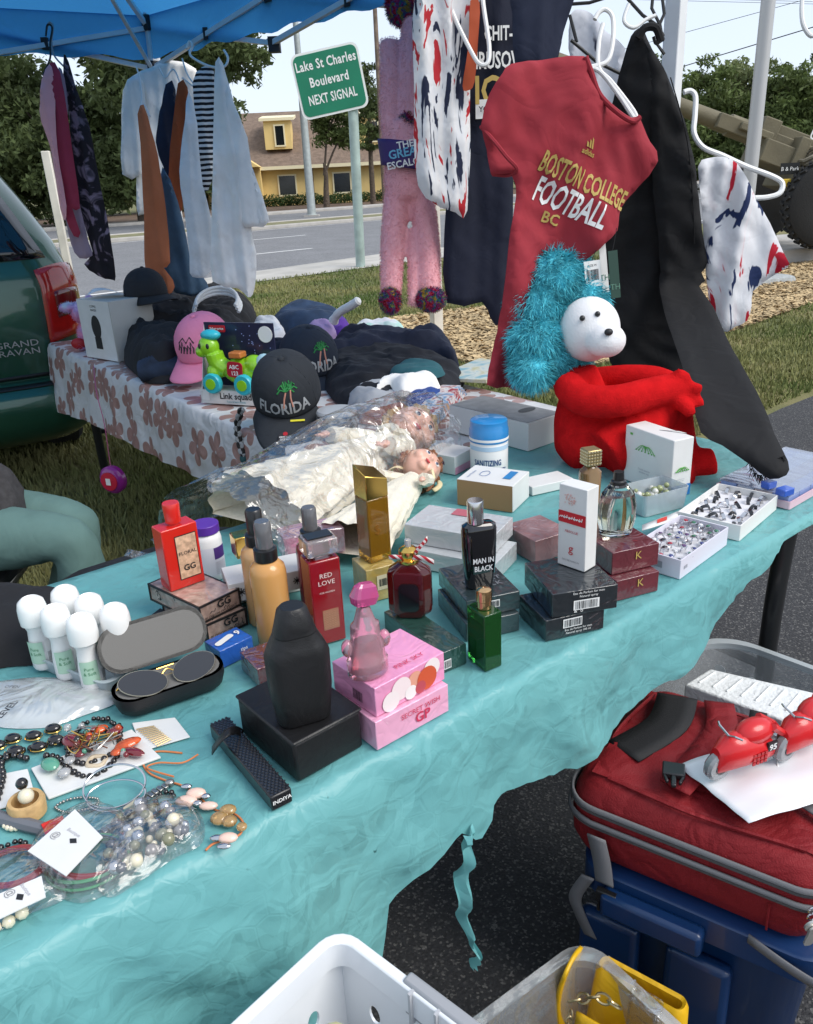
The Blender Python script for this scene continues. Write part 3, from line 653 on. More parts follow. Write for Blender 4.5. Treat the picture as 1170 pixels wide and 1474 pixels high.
C2, D2 = A2 + pq * 3.0, B2 + pq * 3.0
tent = thing('canopy_tent', 'blue pop up canopy tent on white steel legs over the stall', 'tent', A2)
def tl(p, z): return (p.x - A2.x, p.y - A2.y, z)
for p in (A2, B2, C2, D2):
    lg = MB().box((0, 0, .0), (.052, .052, EZ + .05), rz=math.atan2(ab.y, ab.x)); lg.v = [(x + p.x - A2.x, y + p.y - A2.y, z) for x, y, z in lg.v]
    lo = lg.build('leg', TW, tent, bevel=.004); MB().box((p.x - A2.x, p.y - A2.y, 0), (.12, .12, .008)).build('foot_plate', TW, lo)
    MB().box((p.x - A2.x, p.y - A2.y, EZ - .035), (.075, .075, .07), rz=math.atan2(ab.y, ab.x)).build('corner_bracket', TB, lo, bevel=.008)
    MB().box((p.x - A2.x, p.y - A2.y, EZ - .225), (.065, .065, .06), rz=math.atan2(ab.y, ab.x)).build('slider_bracket', TB, lo, bevel=.008)
def truss(p, q, n=3):
    for i in range(n):
        a = p.lerp(q, i / n); c = p.lerp(q, (i + 1) / n)
        for s_ in (0, 1):
            z0, z1 = (EZ - .02, EZ - .20) if s_ == 0 else (EZ - .20, EZ - .02)
            o_ = (q - p).normalized().cross(Vector((0, 0, 1))) * (.012 if s_ else -.012)
            M_ = MB().tube([Vector(tl(a, z0)) + o_, Vector(tl(c, z1)) + o_], .0145, 4); M_.build('truss_bar', TW, tent, smooth=False)
        mid = p.lerp(q, (i + .5) / n); MB().box(tl(mid, EZ - .13), (.03, .05, .05)).build('pivot', TB, tent)
        if i: MB().box(tl(a, EZ - .045), (.05, .05, .06)).build('joint', TB, tent); MB().box(tl(a, EZ - .235), (.05, .05, .06)).build('joint', TB, tent)
truss(A2, B2); truss(A2, C2); truss(C2, D2); truss(B2, D2)
ctr = (A2 + B2 + C2 + D2) / 4; PK = EZ + .85
cn = MB()
def roof(p, q):
    def f(u, v):
        e = p.lerp(q, u); x = e.lerp(ctr, v); z = EZ + .03 + (PK - EZ) * v - .10 * math.sin(PI * u) * (1 - v) * v * 2.2 - .035 * math.sin(PI * v)
        return tl(x, z + .006 * mnoise.noise(Vector((x.x * 5, x.y * 5, 0))))
    return f
edges_ = ((A2, B2), (B2, D2), (D2, C2), (C2, A2))
for p, q in edges_: cn.sheet(roof(p, q), 20, 14)
cn.build('canopy_roof', CB, tent, weld=.002)
for p, q in edges_:
    vb = MB(); nrm = (q - p).normalized().cross(Vector((0, 0, 1)))
    def vf(u, v):
        x = p.lerp(q, u) + nrm * (.012 + .012 * v * math.sin(u * 37) * v); return tl(x, EZ + .032 - .185 * v - .01 * v * math.sin(u * 60))
    vb.sheet(vf, 60, 5); vb.build('valance', CB, tent)
for p in (A2, B2, C2, D2):
    MB().tube([tl(p, EZ - .02), tl(ctr, PK - .06)], .014, 4).build('roof_strut', TW, tent)
    MB().tube([tl(p, EZ - .225), tl(p.lerp(ctr, .45), EZ + .33)], .011, 4).build('roof_brace', TW, tent)
MB().box(tl(ctr, PK - .35), (.05, .05, .33)).build('centre_post', TW, tent)

TZ = .745
A0, A1 = P(0, 1380, TZ), P(1170, 735, TZ)
Adir = (A1 - A0).normalized(); Ain = Vector((-Adir.y, Adir.x, 0)); ALEN0, ALEN1, ADEP = -.75, (A1 - A0).length + .28, .78
B0, B1 = P(72, 492, TZ), P(472, 664, TZ)
Bdir = (B1 - B0).normalized(); Bin = Vector((-Bdir.y, Bdir.x, 0)); BLEN, BDEP = (B1 - B0).length + .05, .80
TABM = mat('table_top_grey', (.45, .45, .44), .6); LEGM = mat('leg_black', (.014, .015, .016), .35, coat=.3)
def folding_table(lb, o, d, n, l0, l1, dep):
    t = thing('folding_table', lb, 'table', (o.x, o.y, 0), math.atan2(d.y, d.x))
    MB().box(((l0 + l1) / 2, dep / 2, .695), (l1 - l0 - .02, dep - .02, .040)).build('table_top', TABM, t, bevel=.012)
    for e, sg in ((l0 + .16, 1), (l1 - .20, -1)):
        for y in (.08, dep - .08): MB().tube(catmull([(e, y, .69), (e + sg * .02, y, .45), (e - sg * .03, y + (.02 if y < .3 else -.02), .02)], 5), .021, 12).build('leg', LEGM, t)
        MB().tube([(e, .08, .3), (e, dep - .08, .3)], .012, 8).build('crossbar', LEGM, t)
    return t
folding_table('folding table under the torn teal plastic cloth', A0, Adir, Ain, ALEN0, ALEN1, ADEP)
folding_table('folding table under the white flower print cloth', B0, Bdir, Bin, .02, BLEN - .02, BDEP)
def draped(name, m, o, d, n, l0, l1, dep, hem, ends, nu, nt_, nd, wr, seed, back=.18):
    """cloth over a table: s along, t across (t<0 hangs over the front edge); hem(s) = length of the front overhang"""
    mb = MB(); rows = []; uvs = []
    S = np.linspace(l0 - ends[0], l1 + ends[1], nu + 1)
    T = list(np.linspace(dep + back, 0, nt_ + 1)) + [('h', k / nd) for k in range(1, nd + 1)]
    vs = []
    for tt in T:
        for s in S:
            t = -hem(s) * tt[1] if isinstance(tt, tuple) else tt
            cs, ct = min(max(s, l0), l1), min(max(t, 0), dep); ds, dt = s - cs, t - ct; L = math.hypot(ds, dt)
            N = mnoise.noise; w1 = N(Vector((s * 7 + t * 5 + seed, t * 6 - s * 2, 0))); w2 = N(Vector((s * 19 - t * 13, t * 17 + seed, 4))); w3 = N(Vector((s * 40 + t * 22, t * 38, seed)))
            if L < 1e-6:
                e = -wr * (.5 * abs(w1) + .35 * abs(w2) + .15 * abs(w3)); p = o + d * s + n * t; z = TZ + e
            else:
                ux, uy = ds / L, dt / L; lip = .022; out = lip * (1 - math.exp(-L / lip)) + .10 * max(0, L - .03)
                fold = (.45 * w1 + .5 * (.5 - abs(w2)) * .7 + .2 * w3) * wr * 2.6 * min(1, L / .08) + .010 * min(1, L / .15) * math.sin(s * 23 + 3 * w1 + seed) * (1 if wr > .003 else .6)
                out += fold; drop = max(0, L - lip * (1 - math.exp(-L / lip)) * .75)
                p = o + d * (cs + ux * out) + n * (ct + uy * out); z = TZ - drop
            vs.append((p.x, p.y, z)); uvs.append((s, t, 0))
    fs = [(j * (nu + 1) + i, j * (nu + 1) + i + 1, (j + 1) * (nu + 1) + i + 1, (j + 1) * (nu + 1) + i) for j in range(len(T) - 1) for i in range(nu)]
    mb.add(vs, fs); ob = mb.build(name, m, angle=80)
    at = ob.data.attributes.new('flat', 'FLOAT_VECTOR', 'POINT'); at.data.foreach_set('vector', np.array(uvs, np.float32).ravel())
    return ob
TEAL = mat('teal_plastic', (.10, .42, .43), .33, noise=.10, nscale=2.2, bump=.05, bscale=70, coat=0., spec=.45)
def teal_extra():
    nt = TEAL.node_tree; L = nt.links.new; b = nt.nodes['Principled BSDF']; out = nt.nodes['Material Output']
    rp = [n for n in nt.nodes if n.type == 'VALTORGB'][0]
    rp.color_ramp.elements[0].color = (.17, .48, .50, 1); rp.color_ramp.elements[1].color = (.21, .53, .53, 1)
    tc = [n for n in nt.nodes if n.type == 'TEX_COORD'][0]
    prev = b.inputs['Normal'].links[0].from_socket
    nz = _n(nt, 'ShaderNodeTexNoise'); nz.inputs['Scale'].default_value = 5; nz.inputs['Detail'].default_value = 3; L(tc.outputs['Object'], nz.inputs['Vector'])
    at = _n(nt, 'ShaderNodeAttribute', attribute_name='flat')
    for sc_, st_, dist_, k_, sx_ in ((6., .15, .10, .30, .40), (15., .18, .035, .12, .55), (34., .17, .015, .06, .8)):
        mp = _n(nt, 'ShaderNodeMapping'); mp.inputs['Scale'].default_value = (sx_, 1, 1); mp.inputs['Rotation'].default_value = (0, 0, .35 if sc_ < 20 else -.5); L(at.outputs['Vector'], mp.inputs[0])
        va = _n(nt, 'ShaderNodeVectorMath', operation='MULTIPLY_ADD'); va.inputs[1].default_value = (k_, k_, k_); L(nz.outputs['Color'], va.inputs[0]); L(mp.outputs[0], va.inputs[2])
        vo = _n(nt, 'ShaderNodeTexVoronoi', feature='DISTANCE_TO_EDGE'); vo.inputs['Scale'].default_value = sc_; L(va.outputs[0], vo.inputs['Vector'])
        bp = _n(nt, 'ShaderNodeBump'); bp.inputs['Strength'].default_value = st_; bp.inputs['Distance'].default_value = dist_; L(vo.outputs['Distance'], bp.inputs['Height']); L(prev, bp.inputs['Normal']); prev = bp.outputs[0]
        cr = _n(nt, 'ShaderNodeMapRange'); cr.inputs['From Min'].default_value = 0; cr.inputs['From Max'].default_value = .05; cr.inputs['To Min'].default_value = 1; cr.inputs['To Max'].default_value = 0; L(vo.outputs['Distance'], cr.inputs['Value'])
        b2 = _n(nt, 'ShaderNodeBump'); b2.inputs['Strength'].default_value = .22; b2.inputs['Distance'].default_value = .05 / sc_; L(cr.outputs[0], b2.inputs['Height']); L(prev, b2.inputs['Normal']); prev = b2.outputs[0]
    L(prev, b.inputs['Normal'])
    nz2 = _n(nt, 'ShaderNodeTexNoise'); nz2.inputs['Scale'].default_value = 60; nz2.inputs['Detail'].default_value = 4; L(tc.outputs['Object'], nz2.inputs['Vector'])
    r2 = _n(nt, 'ShaderNodeValToRGB'); r2.color_ramp.elements[0].position = .74; r2.color_ramp.elements[1].position = .80; L(nz2.outputs['Fac'], r2.inputs[0])
    mx = _n(nt, 'ShaderNodeMix', data_type='RGBA'); mx.inputs[7].default_value = (.05, .17, .17, 1); L(r2.outputs[0], mx.inputs[0]); L(rp.outputs[0], mx.inputs[6]); L(mx.outputs[2], b.inputs['Base Color'])
    tl = _n(nt, 'ShaderNodeBsdfTranslucent'); L(mx.outputs[2], tl.inputs[0]); ms = _n(nt, 'ShaderNodeMixShader'); ms.inputs[0].default_value = .30
    L(b.outputs[0], ms.inputs[1]); L(tl.outputs[0], ms.inputs[2]); L(ms.outputs[0], out.inputs['Surface'])
teal_extra()
hem_px = [(60, 1700), (330, 1585), (470, 1480), (563, 1400), (568, 1335), (600, 1290), (640, 1245), (668, 1212), (690, 1226), (712, 1200), (718, 1180), (770, 1150), (840, 1122), (900, 1065), (960, 1002), (990, 985), (1060, 900), (1140, 812), (1178, 752)]
hp_ = []
for x, y in hem_px:
    q = PP(x, y, A0 - Ain * .05, Ain); hp_.append(((q - A0).dot(Adir), TZ - q.z))
hp_.sort()
hx, hy = np.array([a for a, b in hp_]), np.array([b for a, b in hp_])
def hemA(s): return float(np.clip(np.interp(s, hx, hy) + .006 * mnoise.noise(Vector((s * 40, 0, 0))) + .003 * mnoise.noise(Vector((s * 130, 1, 0))), .03, .62))
cloth = draped('tablecloth', TEAL, A0, Adir, Ain, ALEN0, ALEN1, ADEP, hemA, (0, 0), 220, 44, 46, .0035, 2.)
tag(cloth, 'crinkled teal plastic tablecloth with a torn front hem', 'tablecloth')
sp_ = [(676, 1196), (672, 1222), (665, 1260), (668, 1310), (676, 1345), (687, 1372), (683, 1396)]; wd_ = [.012, .010, .010, .008, .007, .005, .002]
tb = MB()
def strp(u, v):
    k = u * 6; i = min(5, int(k)); t = k - i; a = Vector((*sp_[i], 0)).lerp(Vector((*sp_[i + 1], 0)), t); q = PP(a.x, a.y, A0 - Ain * .055, Ain); w_ = wd_[i] * (1 - t) + wd_[i + 1] * t
    return q + Adir * (v - .5) * 2 * w_ - Ain * (.008 * math.sin(v * 5 + u * 9) + .006 * math.sin(u * 31))
tb.sheet(strp, 36, 4); so_ = tb.build('torn_strip', TEAL, cloth)
def flower_mat():
    m = bpy.data.materials.new('flower_cloth'); m.use_nodes = True; nt = m.node_tree; b = nt.nodes['Principled BSDF']; L = nt.links.new
    at = _n(nt, 'ShaderNodeAttribute', attribute_name='flat')
    sc = _n(nt, 'ShaderNodeVectorMath', operation='MULTIPLY'); sc.inputs[1].default_value = (6.3, 6.3, 0); L(at.outputs['Vector'], sc.inputs[0])
    vo = _n(nt, 'ShaderNodeTexVoronoi', voronoi_dimensions='2D'); vo.inputs['Scale'].default_value = 1; vo.inputs['Randomness'].default_value = .55; L(sc.outputs[0], vo.inputs['Vector'])
    df = _n(nt, 'ShaderNodeVectorMath', operation='SUBTRACT'); L(sc.outputs[0], df.inputs[0]); L(vo.outputs['Position'], df.inputs[1])
    sx = _n(nt, 'ShaderNodeSeparateXYZ'); L(df.outputs[0], sx.inputs[0])
    an = _n(nt, 'ShaderNodeMath', operation='ARCTAN2'); L(sx.outputs[1], an.inputs[0]); L(sx.outputs[0], an.inputs[1])
    cs = _n(nt, 'ShaderNodeSeparateColor'); L(vo.outputs['Color'], cs.inputs[0])
    an5 = _n(nt, 'ShaderNodeMath', operation='MULTIPLY_ADD'); an5.inputs[1].default_value = 2.5; L(an.outputs[0], an5.inputs[0])
    rr = _n(nt, 'ShaderNodeMath', operation='MULTIPLY'); rr.inputs[1].default_value = 6.28; L(cs.outputs[0], rr.inputs[0]); L(rr.outputs[0], an5.inputs[2])
    c5 = _n(nt, 'ShaderNodeMath', operation='COSINE'); L(an5.outputs[0], c5.inputs[0]); ab5 = _n(nt, 'ShaderNodeMath', operation='ABSOLUTE'); L(c5.outputs[0], ab5.inputs[0]); co_ = _n(nt, 'ShaderNodeMath', operation='POWER'); L(ab5.outputs[0], co_.inputs[0]); co_.inputs[1].default_value = .55
    pr = _n(nt, 'ShaderNodeMath', operation='MULTIPLY_ADD'); pr.inputs[1].default_value = .27; pr.inputs[2].default_value = .14; L(co_.outputs[0], pr.inputs[0])
    szz = _n(nt, 'ShaderNodeMath', operation='MULTIPLY_ADD'); szz.inputs[1].default_value = .35; szz.inputs[2].default_value = .95; L(cs.outputs[1], szz.inputs[0])
    pr2 = _n(nt, 'ShaderNodeMath', operation='MULTIPLY'); L(pr.outputs[0], pr2.inputs[0]); L(szz.outputs[0], pr2.inputs[1])
    ln = _n(nt, 'ShaderNodeVectorMath', operation='LENGTH'); L(df.outputs[0], ln.inputs[0])
    ins_ = _n(nt, 'ShaderNodeMath', operation='LESS_THAN'); L(ln.outputs['Value'], ins_.inputs[0]); L(pr2.outputs[0], ins_.inputs[1])
    ct = _n(nt, 'ShaderNodeMath', operation='GREATER_THAN'); ct.inputs[1].default_value = .035; L(ln.outputs['Value'], ct.inputs[0])
    ml = _n(nt, 'ShaderNodeMath', operation='MULTIPLY'); L(ins_.outputs[0], ml.inputs[0]); L(ct.outputs[0], ml.inputs[1])
    nz = _n(nt, 'ShaderNodeTexNoise'); nz.inputs['Scale'].default_value = 30; L(at.outputs['Vector'], nz.inputs['Vector'])
    rp = _n(nt, 'ShaderNodeValToRGB'); rp.color_ramp.elements[0].color = (.30, .155, .13, 1); rp.color_ramp.elements[1].color = (.44, .255, .22, 1); L(nz.outputs['Fac'], rp.inputs[0])
    mx = _n(nt, 'ShaderNodeMix', data_type='RGBA'); mx.inputs[6].default_value = (.66, .65, .64, 1); L(ml.outputs[0], mx.inputs[0]); L(rp.outputs[0], mx.inputs[7]); L(mx.outputs[2], b.inputs['Base Color'])
    b.inputs['Roughness'].default_value = .42; b.inputs['Coat Weight'].default_value = .15
    wz = _n(nt, 'ShaderNodeTexNoise'); wz.inputs['Scale'].default_value = 11; wz.inputs['Distortion'].default_value = 1; L(at.outputs['Vector'], wz.inputs['Vector'])
    bp = _n(nt, 'ShaderNodeBump'); bp.inputs['Strength'].default_value = .4; bp.inputs['Distance'].default_value = .03; L(wz.outputs['Fac'], bp.inputs['Height']); L(bp.outputs[0], b.inputs['Normal'])
    return m
hb_px = [(20, 560), (62, 588), (130, 612), (180, 640), (240, 672), (300, 700), (350, 720), (390, 737), (440, 752), (520, 775)]
hq = []
for x, y in hb_px:
    q = PP(x, y, B0 - Bin * .05, Bin); hq.append(((q - B0).dot(Bdir), TZ - q.z))
hq.sort(); qx, qy = np.array([a for a, b in hq]), np.array([b for a, b in hq])
def hemB(s): return float(np.clip(np.interp(s, qx, qy), .05, .5))
fc = draped('tablecloth', flower_mat(), B0, Bdir, Bin, .0, BLEN + .1, BDEP, hemB, (.20, .0), 130, 30, 22, .003, 5., back=.15)
fc.data.transform(Matrix.Translation((0, 0, -.004)))
tag(fc, 'white plastic tablecloth printed with dusty rose flowers', 'tablecloth')

def cloth_mat(name, col, noise_=.06, col2=None, ns=14, rough=.85, sheen=0., wr=.10, ws=9):
    return mat(name, col, rough, noise=noise_, nscale=ns, col2=col2, bump=.25, bscale=900, sheen=sheen, wrinkle=wr, wscale=ws)
def dye(name, cols, scale, dist=2., stretch=(1, 1, 1), pos=(.35, .5, .6)):
    m = cloth_mat(name, cols[0]); nt = m.node_tree; L = nt.links.new; b = nt.nodes['Principled BSDF']
    tc = [n for n in nt.nodes if n.type == 'TEX_COORD'][0]; mp = _n(nt, 'ShaderNodeMapping'); mp.inputs['Scale'].default_value = stretch; L(tc.outputs['Object'], mp.inputs[0])
    nz = _n(nt, 'ShaderNodeTexNoise'); nz.inputs['Scale'].default_value = scale; nz.inputs['Distortion'].default_value = dist; nz.inputs['Detail'].default_value = 3; L(mp.outputs[0], nz.inputs['Vector'])
    rp = _n(nt, 'ShaderNodeValToRGB'); e = rp.color_ramp.elements; e[0].position = pos[0]; e[0].color = (*cols[0], 1); e[1].position = pos[-1]; e[1].color = (*cols[-1], 1)
    for p, c in list(zip(pos, cols))[1:-1]: q = e.new(p); q.color = (*c, 1)
    L(nz.outputs['Fac'], rp.inputs[0]); L(rp.outputs[0], b.inputs['Base Color']); return m
def hung(name, label, cat, outline, depth, m, yaw=0., thick=.016, amp=.016, freq=60, ph=0, edge=.007, spacing=.014, group=None, smooth=2, puff=0., tilt=0., root=None, seed=None, slant=0.):
    c = np.mean(outline, 0); p0 = PD(c[0], c[1], depth)
    pl = Plane2(p0, (math.sin(yaw), -math.cos(yaw), tilt))
    mb = panel(MB(), pl, outline, folds(amp, freq, ph, slant=slant, seed=(seed if seed is not None else c[0] * .37)), thick, edge, spacing, smooth, puff=puff)
    o = mb.build(name, m, root, angle=75)
    if root is None: rebase(o); tag(o, label, cat, group)
    return o, pl
def hook(name, label, pts, depth, r, m, cat='hanger', group=None, pl=None):
    w_ = [PD(x, y, depth) for x, y in pts] if pl is None else [PP(x, y, pl.p0, pl.n) + pl.n * .012 for x, y in pts]
    o = MB().tube(catmull(w_, 5), r, 8).build(name, m); rebase(o); return tag(o, label, cat, group)
WHITE = cloth_mat('cotton_white', (.90, .88, .84)); LGREY = cloth_mat('cotton_light_grey', (.72, .74, .76)); HW = mat('hanger_white', (.80, .80, .78), .35); HB = mat('hanger_black', (.015, .015, .015), .5)
G1 = 'shirts hung at the left truss'
hung('pink_tank_top', 'pale pink sleeveless top hung beside the crimson shirt', 'top', [(70, 92), (60, 115), (57, 160), (64, 190), (72, 212), (78, 250), (86, 300), (94, 318), (96, 296), (86, 240), (80, 190), (79, 150), (76, 108)], 3.42, cloth_mat('cotton_pink', (.88, .42, .44)), .12, amp=.014, freq=45)
hung('crimson_shirt', 'crimson shirt hung between the pale pink top and the mauve shirt', 'shirt', [(72, 90), (86, 104), (97, 165), (104, 220), (115, 300), (104, 300), (116, 335), (106, 340), (90, 300), (78, 220), (70, 150)], 3.47, cloth_mat('cotton_crimson', (.36, .035, .07)), .12, amp=.012, freq=70)
hung('mauve_shirt', 'greyish mauve shirt hung beside the black tie dye dress', 'shirt', [(84, 96), (92, 112), (97, 150), (98, 190), (105, 240), (116, 300), (128, 350), (133, 368), (114, 372), (102, 350), (94, 310), (86, 200), (82, 140)], 3.53, cloth_mat('cotton_mauve', (.36, .26, .32)), .12, amp=.012, freq=70)
hung('tie_dye_dress', 'black tie dye dress with pale purple streaks', 'dress', [(91, 78), (99, 89), (109, 126), (128, 181), (137, 232), (147, 284), (159, 342), (166, 398), (161, 403), (140, 397), (121, 380), (133, 362), (116, 308), (106, 240), (99, 171), (91, 113)], 3.57, dye('dye_black', [(.012, .010, .013), (.02, .014, .02), (.30, .22, .28)], 6, 3., pos=(.3, .52, .62)), .12, amp=.016, freq=55)
hook('clothes_hanger', 'black hanger holding the pale pink sleeveless top', [(66, 52), (68, 36), (75, 40), (72, 62), (72, 84), (62, 108), (72, 94), (86, 112)], 3.44, .004, HB)
hook('clothes_hanger', 'grey hanger holding the black tie dye dress', [(66, 48), (70, 33), (76, 38), (74, 60), (78, 80), (92, 96)], 3.5, .004, mat('hanger_grey', (.3, .32, .34), .5))
hung('white_tee_shirt', 'white tee shirt hung flat behind the tent leg', 'tee shirt', [(177, 130), (191, 109), (214, 98), (245, 87), (282, 99), (288, 150), (250, 250), (208, 308), (197, 300), (196, 254), (176, 251), (175, 190)], 4.16, WHITE, 0, thick=.05, amp=.016, freq=28)
hung('navy_shirt', 'narrow navy shirt hung between the coral dress and the rust shirt', 'shirt', [(239, 121), (253, 130), (254, 200), (250, 290), (240, 300), (236, 240), (224, 205)], 3.74, cloth_mat('cotton_navy', (.018, .026, .055)), .5)
hung('rust_shirt', 'rust orange shirt hung beside the navy shirt', 'shirt', [(256, 120), (270, 126), (272, 178), (264, 239), (263, 301), (253, 305), (241, 290), (246, 205)], 3.68, cloth_mat('cotton_rust', (.34, .075, .022)), .5)
hung('denim_trousers', 'faded blue denim trousers hung behind the coral dress', 'trousers', [(234, 240), (256, 290), (268, 340), (276, 376), (298, 407), (296, 424), (253, 422), (236, 385), (228, 300)], 3.78, cloth_mat('denim_faded', (.055, .105, .165), .2), .3, thick=.06, amp=.02, freq=35)
hung('coral_dress', 'coral orange sleeveless dress hung beside the tent leg', 'dress', [(207, 150), (219, 191), (227, 222), (239, 304), (245, 378), (235, 385), (249, 403), (248, 421), (212, 420), (207, 308), (202, 205), (198, 164)], 3.6, cloth_mat('cotton_coral', (.50, .155, .065)), .4, amp=.015, freq=65)
hung('striped_shirt', 'black and white striped shirt hung between two white shirts', 'shirt', [(277, 120), (290, 97), (308, 103), (310, 191), (305, 260), (294, 276), (288, 239), (284, 185)], 3.62, cloth_mat('stripe_base', (.75, .75, .76)), .4)
sm = MATS['stripe_base']; nt = sm.node_tree; wv = _n(nt, 'ShaderNodeTexWave', bands_direction='Z'); wv.inputs['Scale'].default_value = 14; wv.inputs['Distortion'].default_value = 1.2; rp = _n(nt, 'ShaderNodeValToRGB'); rp.color_ramp.interpolation = 'CONSTANT'; rp.color_ramp.elements[0].color = (.012, .012, .016, 1); rp.color_ramp.elements[1].position = .5; rp.color_ramp.elements[1].color = (.72, .72, .73, 1)
nt.links.new([n for n in nt.nodes if n.type == 'TEX_COORD'][0].outputs['Object'], wv.inputs['Vector']); nt.links.new(wv.outputs['Fac'], rp.inputs[0]); nt.links.new(rp.outputs[0], nt.nodes['Principled BSDF'].inputs['Base Color'])
hung('grey_white_shirt', 'bluish white long shirt hung beside the striped shirt', 'shirt', [(272, 130), (284, 178), (291, 267), (306, 321), (304, 390), (284, 400), (273, 393), (273, 369), (263, 290), (258, 246), (265, 178)], 3.5, LGREY, .4, amp=.016, freq=60)
hung('white_long_shirt', 'large white shirt with a loose sleeve hung last on the truss', 'shirt', [(310, 89), (321, 91), (337, 150), (356, 198), (362, 239), (388, 318), (362, 327), (369, 362), (368, 402), (364, 424), (356, 427), (342, 415), (306, 405), (304, 342), (306, 239), (308, 154)], 3.38, WHITE, .25, thick=.02, amp=.024, freq=42, edge=.008)
def sleeve(o_name, outline, depth, m, nm='sleeve', yaw=.2, amp=.010, freq=45):
    ob = bpy.data.objects[o_name]; c = np.mean(outline, 0); pl = Plane2(PD(c[0], c[1], depth), (math.sin(yaw), -math.cos(yaw), 0)); mb = panel(MB(), pl, outline, folds(amp, freq, 0, seed=c[1] * .1), .022, .010, .013, 2); mb.v = [tuple(Vector(v) - Vector(ob.location)) for v in mb.v]; return mb.build(nm, m, ob, angle=75)
sleeve('white_long_shirt', [(322, 118), (337, 150), (356, 198), (362, 239), (388, 318), (364, 326), (345, 322), (330, 270), (322, 200)], 3.33, WHITE)
sleeve('white_tee_shirt', [(177, 130), (191, 109), (206, 118), (210, 180), (204, 250), (176, 251), (175, 190)], 4.08, WHITE)
sleeve('pink_tank_top', [(62, 112), (70, 100), (76, 130), (74, 175), (64, 186), (57, 160)], 3.38, MATS['cotton_pink'], 'side_panel')
for i, (pts, d, lb) in enumerate((([(268, 70), (272, 60), (277, 66), (274, 80), (300, 95), (322, 96), (328, 84), (322, 72)], 3.4, 'white tube hanger holding the large white shirt'), ([(196, 96), (200, 110), (204, 140), (199, 166), (206, 150), (216, 168)], 3.6, 'thin white hanger holding the coral dress'), ([(228, 96), (238, 112), (250, 100), (262, 128)], 3.7, 'thin wire hanger holding the navy shirt'), ([(262, 84), (270, 108), (284, 128), (262, 112)], 3.66, 'thin wire hanger holding the rust shirt'))):
    hook('clothes_hanger', lb, pts, d, .0035 if i else .005, HW)

NAVY = cloth_mat('cotton_dark_navy', (.010, .013, .030))
nv, npl = hung('navy_tee_shirt', 'dark navy tee shirt with white and yellow slogan lettering', 'tee shirt', [(668, -70), (800, -70), (812, 20), (800, 95), (760, 130), (740, 220), (738, 330), (722, 462), (706, 458), (694, 435), (643, 436), (640, 330), (650, 200), (660, 60)], 2.42, NAVY, .1, thick=.03, amp=.012, freq=30, edge=.02)
def on(o, pl, x, y, off=.03):
    q = PP(x, y, pl.p0, pl.n) + pl.n * off; return q - Vector(o.location)
GOLD = mat('print_gold', (.50, .36, .10), .6); PW = mat('print_white', (.82, .82, .80), .6)
for body, x, y, h, m_, sl, b_ in (('CHIT-IT,', 722, 60, 17, PW, 0, 1), ('CHRUSOWN', 712, 100, 20, PW, 0, 1), ('TICH', 700, 150, 34, GOLD, 0, 1)):
    s_ = mpp(npl.p0) * h; text(body, s_, m_, nv, frame_mtx(on(nv, npl, x, y, .034), npl.e1, npl.e2), bold=1, sx=.62 if body != 'TICH' else .8)
q0 = on(nv, npl, 696, 172, .034); MB().box((0, 0, 0), (.06, .003, .05), M=Matrix.Translation(q0)).build('print_block', PW, nv); text('YOU', .014, NAVY, nv, frame_mtx(q0 + Vector((0, -.006, .018)), npl.e1, npl.e2), bold=1)
hung('navy_shirt', 'plain navy shirt hanging over the shoulder of the red tee shirt', 'shirt', [(735, -60), (845, -60), (826, 0), (812, 45), (798, 97), (770, 98), (742, 92), (738, 20)], 1.90, cloth_mat('cotton_navy_two', (.014, .020, .045)), .1, thick=.02, amp=.006, freq=40)
TD = dye('dye_jersey', [(.012, .018, .05), (.66, .68, .72), (.72, .72, .73), (.75, .74, .74), (.48, .02, .03)], 9, 1.9, (1.9, 1, .42), pos=(.395, .41, .5, .565, .58))
js, jpl = hung('tie_dye_jersey', 'white sports jersey with navy and red splashes and an orange trim', 'jersey', [(602, -70), (692, -70), (688, 20), (678, 100), (677, 160), (674, 303), (655, 306), (612, 285), (597, 240), (596, 140)], 2.28, TD, .25, thick=.03, amp=.018, freq=50)
MB_ = MB(); panel(MB_, jpl, [(671, 5), (684, 8), (682, 60), (677, 120), (668, 132), (660, 126), (668, 70)], None, .006, .01, .02, 3); MB_.v = [tuple(Vector(v) + jpl.n * .034 - Vector(js.location)) for v in MB_.v]; MB_.build('trim', mat('jersey_orange', (.42, .07, .02), .7), js)
hook('clothes_hanger', 'white plastic hanger holding the tie dye jersey', [(640, -20), (652, 20), (676, 70), (690, 92), (702, 90), (704, 66), (696, 10), (692, -30)], 2.2, .006, HW)
sc_, _ = hung('spotted_white_shirt', 'white shirt with small black spots hung behind the red tee shirt', 'shirt', [(822, 20), (836, 14), (852, 20), (872, 45), (900, 70), (892, 120), (884, 170), (868, 200), (850, 170), (830, 110), (818, 70)], 2.35, dye('dye_spots', [(.02, .025, .06), (.66, .68, .74), (.72, .73, .78)], 11, .6, (1, 1, .5), (.30, .34, .6)), -.2, amp=.014, freq=50)
RED = cloth_mat('cotton_red', (.30, .022, .035), .08, ws=9, wr=.12)
rc = (820, 240); rp0 = PD(*rc, 1.83); rpl = Plane2(rp0, (.14, -1, .05))
